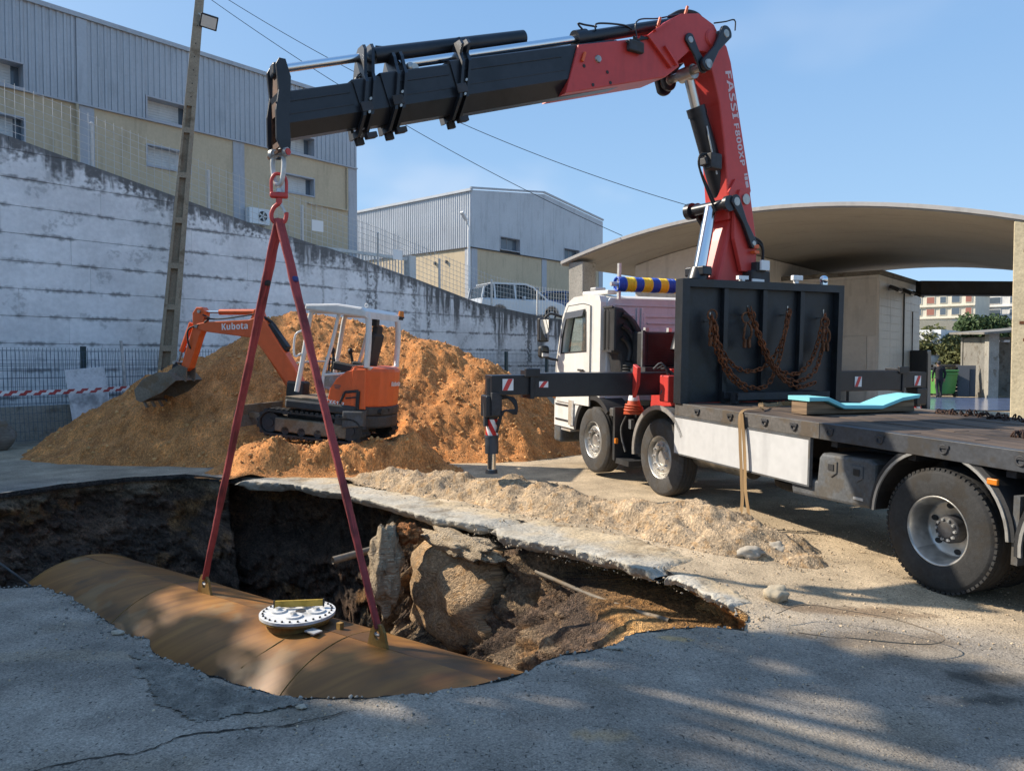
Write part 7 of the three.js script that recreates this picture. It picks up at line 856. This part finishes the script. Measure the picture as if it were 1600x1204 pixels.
// ---------------------------------------------------------------- fuel tank, lid, slings and hook
T.tank = tex(2048, 1024, (u, v) => { // u along the shell, v round it: ochre primer with brush marks, mud and grey scuffs
  const x = u * 9, y = v * 7.6, br = fbm(x * 2.2 + y * 0.9, y * 1.2 - x * 0.3, 1, 3), st = fbm((x + y * 0.75) * 9, (y - x * 0.2) * 0.7, 3, 4), d = ss(-0.05, 0.45, fbm(x * 0.8, y * 0.8, 7, 5) + 0.25 * st), g = ss(0.36, 0.6, fbm(x * 1.5 + 4, y * 1.5, 12, 5));
  let c = [0.54 + 0.06 * br + 0.09 * st, 0.36 + 0.05 * br + 0.07 * st, 0.15 + 0.03 * br + 0.04 * st]; c = c.map((a, i) => lerp(a, [0.3, 0.21, 0.12][i], d * 0.75)); c = c.map((a, i) => lerp(a, [0.55, 0.5, 0.42][i], g * 0.35)); return c;
}, 1, 1);
M('tankShell', { color: [1, 1, 1], map: T.tank, roughness: 0.55, bumpMap: T.fine, bumpScale: 0.0006 }); M('ochre', { color: [0.42, 0.24, 0.06], map: T.dirty, roughness: 0.65 }); M('flangeWhite', { color: [0.74, 0.76, 0.78], map: T.grime, roughness: 0.5 });
{
  const A = V(-3.4, -0.65, -8.42), Bp = V(-1.21, -0.65, -6.85), ax = V().subVectors(Bp, A).setY(0).normalize(), R = 1.2, yc = -0.73 - R; const turn = Math.atan2(-ax.z, ax.x); const O = V().addVectors(A, Bp).multiplyScalar(0.5);
  const tk = thing('fuel_tank', 'large ochre cylindrical steel tank being lowered into the pit', 'tank', [O.x, yc, O.z], turn); const hl = V().subVectors(Bp, A).setY(0).length() / 2, xL = -hl - 2.75, xR = hl + 2.0;
  const cap = 0.42, prof = []; const nP = 90; for (let i = 0; i <= 12; i++) { const a = Math.PI / 2 * i / 12; prof.push([xL - cap * Math.cos(a), R * Math.sin(a)]); } for (let i = 1; i <= 60; i++) prof.push([lerp(xL, xR, i / 60), R]); for (let i = 1; i <= 12; i++) { const a = Math.PI / 2 * i / 12; prof.push([xR + cap * Math.sin(a), R * Math.cos(a)]); }
  const nA = 96; const g = sheet(nA + 1, prof.length, (i, j) => { const a = i / nA * Math.PI * 2, [x, r] = prof[j]; const dn = r < R * 0.98 ? 0 : 0.004 * fbm(x * 0.9, a * 1.6, 2, 3); return [x, (r + dn) * Math.cos(a), (r + dn) * Math.sin(a)]; }, { uv: (i, j) => [(prof[j][0] - xL + cap) / 9, i / nA] }); meshOf('shell', g, mats.tankShell, tk);
  for (const x of [xL, -hl - 0.6, 0.95]) new G().tor(R + 0.001, 0.0045, TR(x, 0, 0, 0, Math.PI / 2, 0), 120, 6).build('weld_seam', mats.ochre, tk);
  new G().tube([[0.4, R * Math.cos(0.1), -R * Math.sin(0.1)].map((v, i) => v), [0.42, R * Math.cos(-0.3), R * Math.sin(0.3)], [0.3, R * Math.cos(0.62), R * Math.sin(0.62)]], 0.008, 30, 6).build('weld_seam', mats.ochre, tk);
  // lifting lugs
  for (const s of [-1, 1]) { const x = s * hl; const P = [[-0.13, -0.03], [0.13, -0.03], [0.08, 0.14], [0.03, 0.2], [-0.05, 0.2], [-0.09, 0.13]].map(p => [p[0] * (s < 0 ? 1 : -1), p[1]]); if (s > 0) P.reverse(); const hole = []; for (let k = 0; k < 12; k++) hole.push([0.0 + 0.035 * Math.cos(k / 12 * 6.283), 0.1 + 0.045 * Math.sin(k / 12 * 6.283)]); new G().poly(P, -0.015, 0.015, 0, [hole], TR(x, R, 0)).build('lifting_lug', mats.ochre, tk); }
  // manway neck and bolted lid
  const mx = -0.12 * 1 + 0.0; const mo = 0.02; const nx = V(-2.14 - O.x, 0, -7.69 - O.z).dot(ax) + 0.13; const top = R + 0.055; new G().cyl([nx, R - 0.12, 0], [nx, top, 0], 0.3, 0.3, 40).build('manway_neck', mats.ochre, tk);
  const lid = new G().cyl([nx, top + 0.018, 0], [nx, top + 0.045, 0], 0.365, 0.365, 56).build('lid', mats.flangeWhite, tk); new G().cyl([nx, top - 0.002, 0], [nx, top + 0.0165, 0], 0.362, 0.362, 56).build('flange', mats.ochre, lid);
  for (let k = 0; k < 28; k++) { const a = k / 28 * Math.PI * 2; new G().cyl([nx + 0.33 * Math.cos(a), top + 0.045, 0.33 * Math.sin(a)], [nx + 0.33 * Math.cos(a), top + 0.06, 0.33 * Math.sin(a)], 0.012, 0.01, 6).build('bolt', mats.chassis, lid); }
  for (const [x, z, r] of [[-0.14, 0.12, 0.075], [0.1, 0.13, 0.085], [0.16, -0.1, 0.085], [-0.05, -0.16, 0.06], [-0.18, -0.05, 0.05]]) { const p = new G().cyl([nx + x, top + 0.046, z], [nx + x, top + 0.062, z], r, r, 20).cyl([nx + x, top + 0.062, z], [nx + x, top + 0.072, z], r * 0.45, r * 0.4, 16).build('port', mats.flangeWhite, lid); new G().box(r * 0.5, 0.02, r * 0.5, nx + x, top + 0.08, z).build('plug', mats.galv, p); }
  new G().cyl([nx + 0.02, top + 0.046, -0.02], [nx + 0.02, top + 0.05, -0.02], 0.05, 0.05, 16).build('port_hole', mats.chassis, lid); new G().box(0.14, 0.012, 0.1, nx + 0.4, top - 0.03, 0.14).bb(nx + 0.38, nx + 0.42, R - 0.04, top - 0.03, 0.12, 0.16).build('earth_tab', mats.galv, tk); new G().box(0.05, 0.12, 0.05, nx + 0.5, R + 0.0, -0.1).build('stud', mats.ochre, tk);
  const lv = thing('spirit_level', 'yellow spirit level lying on the white tank lid', 'spirit level', [O.x + ax.x * nx, yc + top + 0.085, O.z + ax.z * nx], turn + 0.75); new G().bb(-0.24, 0.24, -0.02, 0.045, -0.1, -0.075, 0.003).build('body', M('levelYellow', { color: [0.6, 0.4, 0.06], roughness: 0.45, map: T.grime }), lv); new G().bb(0.12, 0.15, -0.005, 0.035, -0.104, -0.1).bb(0.17, 0.2, -0.005, 0.035, -0.104, -0.1).build('vial', mats.white, lv); for (const x of [-0.245, 0.235]) new G().bb(x, x + 0.012, -0.025, 0.05, -0.105, -0.07).build('end_cap', mats.rubber, lv);
  // slings: each leg is a doubled round sling from hook to lug
  const apex = V(O.x + 0.005, 3.235, O.z);
  const leg = (label, lug, side) => { const s = thing('round_sling', label, 'sling', [apex.x, apex.y, apex.z], 0, 'red lifting slings'); const e = V().subVectors(lug, apex); const out = V(ax.x, 0, ax.z), per = V(-ax.z, 0, ax.x); const mk = (o0, o1, r0, r1, name) => { const a = V().addScaledVector(per, o0), b = e.clone().addScaledVector(per, o1); const N = 26, P = []; for (let i = 0; i <= N; i++) P.push(V().lerpVectors(a, b, i / N).addScaledVector(out, 0.006 * nz(i * 0.7, side, o0 * 30))); const gg = new THREE.TubeGeometry(new THREE.CatmullRomCurve3(P), 60, 1, 12); const p = gg.attributes.position; for (let i = 0; i < p.count; i++) { const row = Math.floor(i / 13), u = row / 60, c = new THREE.CatmullRomCurve3(P).getPoint(u), v = V().fromBufferAttribute(p, i).sub(c), k = lerp(r0, r1, u) * (1 + 0.22 * fbm(u * 14, (i % 13) * 0.4, side, 3)); const al = v.dot(per); v.addScaledVector(per, al * 0.25); p.setXYZ(i, c.x + v.x * k, c.y + v.y * k, c.z + v.z * k); } gg.computeVertexNormals(); new G().add(gg).build(name, mats.sling, s); };
    mk(0.022, 0.006, 0.025, 0.024, 'strand'); mk(-0.022, -0.006, 0.025, 0.023, 'strand'); const h = e.clone().multiplyScalar(0.16); new G().box(0.09, 0.06, 0.065, h.x, h.y, h.z, 0, turn, side * 0.25, 0.02).build('label_sleeve', side < 0 ? mats.rubber : M('labelBlue', { color: [0.03, 0.04, 0.16], roughness: 0.6 }), s); new G().tor(0.045, 0.014, TR(e.x, e.y - 0.02, e.z, 0, turn, 0), 20, 8).build('shackle', mats.galv, s); };
  leg('red round sling from the hook to the far left tank lug', V(A.x, yc + R + 0.16, A.z), -1); leg('red round sling from the hook to the near right tank lug', V(Bp.x, yc + R + 0.16, Bp.z), 1);
  // bow shackle, swivel and hook at the boom tip
  const hk = thing('bow_shackle', 'grey bow shackle hanging from the boom tip', 'shackle', [apex.x - 0.005, 0, O.z], -0.5); const y0 = 3.88; new G().tube([[-0.06, y0, 0], [-0.075, y0 - 0.12, 0], [-0.05, y0 - 0.26, 0], [0, y0 - 0.31, 0], [0.05, y0 - 0.26, 0], [0.075, y0 - 0.12, 0], [0.06, y0, 0]], 0.024, 30, 10).build('bow', mats.galv, hk); new G().cyl([-0.11, y0, 0], [0.12, y0, 0], 0.03, 0.03, 14).cyl([0.085, y0, 0], [0.13, y0, 0], 0.045, 0.045, 8).cyl([-0.09, y0, 0], [-0.05, y0, 0], 0.048, 0.048, 14).cyl([0.04, y0, 0], [0.08, y0, 0], 0.048, 0.048, 14).build('pin', mats.galv, hk); new G().cyl([0.13, y0, 0], [0.14, y0, 0], 0.035, 0.035, 6).build('pin_head', mats.redPaint, hk);
  const h2 = thing('swivel_hook', 'red swivel hook carrying the two slings', 'hook', [apex.x, 1.1355, O.z], 0.25); h2.scale.setScalar(0.7); new G().tube([[-0.1, 3.36, 0], [-0.1, 3.54, 0], [-0.06, 3.62, 0], [0, 3.635, 0], [0.06, 3.62, 0], [0.1, 3.54, 0], [0.1, 3.36, 0]], 0.023, 30, 10).box(0.25, 0.085, 0.09, 0, 3.335, 0, 0, 0, 0, 0.03).build('swivel_yoke', mats.redPaint, h2); new G().cyl([0, 3.375, 0], [0, 3.43, 0], 0.05, 0.04, 6).build('swivel_nut', mats.galv, h2); new G().cyl([0, 3.29, 0], [0, 3.2, 0], 0.045, 0.04, 14).tube([[0.0, 3.22, 0], [-0.07, 3.16, 0], [-0.105, 3.06, 0], [-0.08, 2.97, 0], [0, 2.935, 0], [0.07, 2.97, 0], [0.095, 3.04, 0], [0.1, 3.1, 0]], 0.03, 36, 10).build('hook', mats.redPaint, h2); new G().bar([0.02, 3.22, 0], [0.085, 3.09, 0], 0.04, 0.05, 0.008).build('safety_latch', mats.galv, h2);
}
// twigs and wire on the yard
{ const t = tag(new G().tube([[1.95, -0.02, -5.6], [2.2, 0.01, -5.72], [2.5, 0.0, -5.6], [2.75, -0.01, -5.45], [2.95, -0.04, -5.2], [2.82, -0.05, -5.08], [2.55, -0.03, -5.05], [2.25, -0.02, -5.12]], 0.004, 50, 5).build('wire_loop', M('twig', { color: [0.2, 0.15, 0.1], roughness: 0.9 }), scene), 'thin rusty wire loop lying on the yard before the rear wheel', 'wire');
  const r = rng(8); const put = (x, D, L, a, label) => { const P = []; for (let i = 0; i <= 5; i++) { const u = i / 5 - 0.5; const X = x + Math.cos(a) * u * L + 0.01 * (r() - 0.5), Z = -D + Math.sin(a) * u * L + 0.01 * (r() - 0.5); P.push([X, gy(X, Z) + 0.006, Z]); } tag(new G().tube(P, 0.003, 18, 4).build('twig', mats.twig, scene), label, 'twig', 'dry twigs on the yard'); };
  put(0.62, 3.66, 0.2, 0.25, 'thin pale twig lying on the near yard'); put(0.5, 3.75, 0.07, 1.2, 'tiny twig beside the tan stain on the near yard'); put(2.2, 5.4, 0.3, 0.2, 'dark twig lying inside the rusty wire loop'); }
{ const c = tag(new G().tube([[-6.0, -0.25, -7.3], [-5.2, 0.02, -7.0], [-4.75, 0.05, -6.9], [-4.55, -0.1, -6.95], [-4.45, -0.3, -7.1]], 0.012, 30, 6).build('loose_cable', mats.greyPlastic, scene), 'grey loose cable hanging over the left pit edge', 'cable'); }

renderer.render(scene, camera);
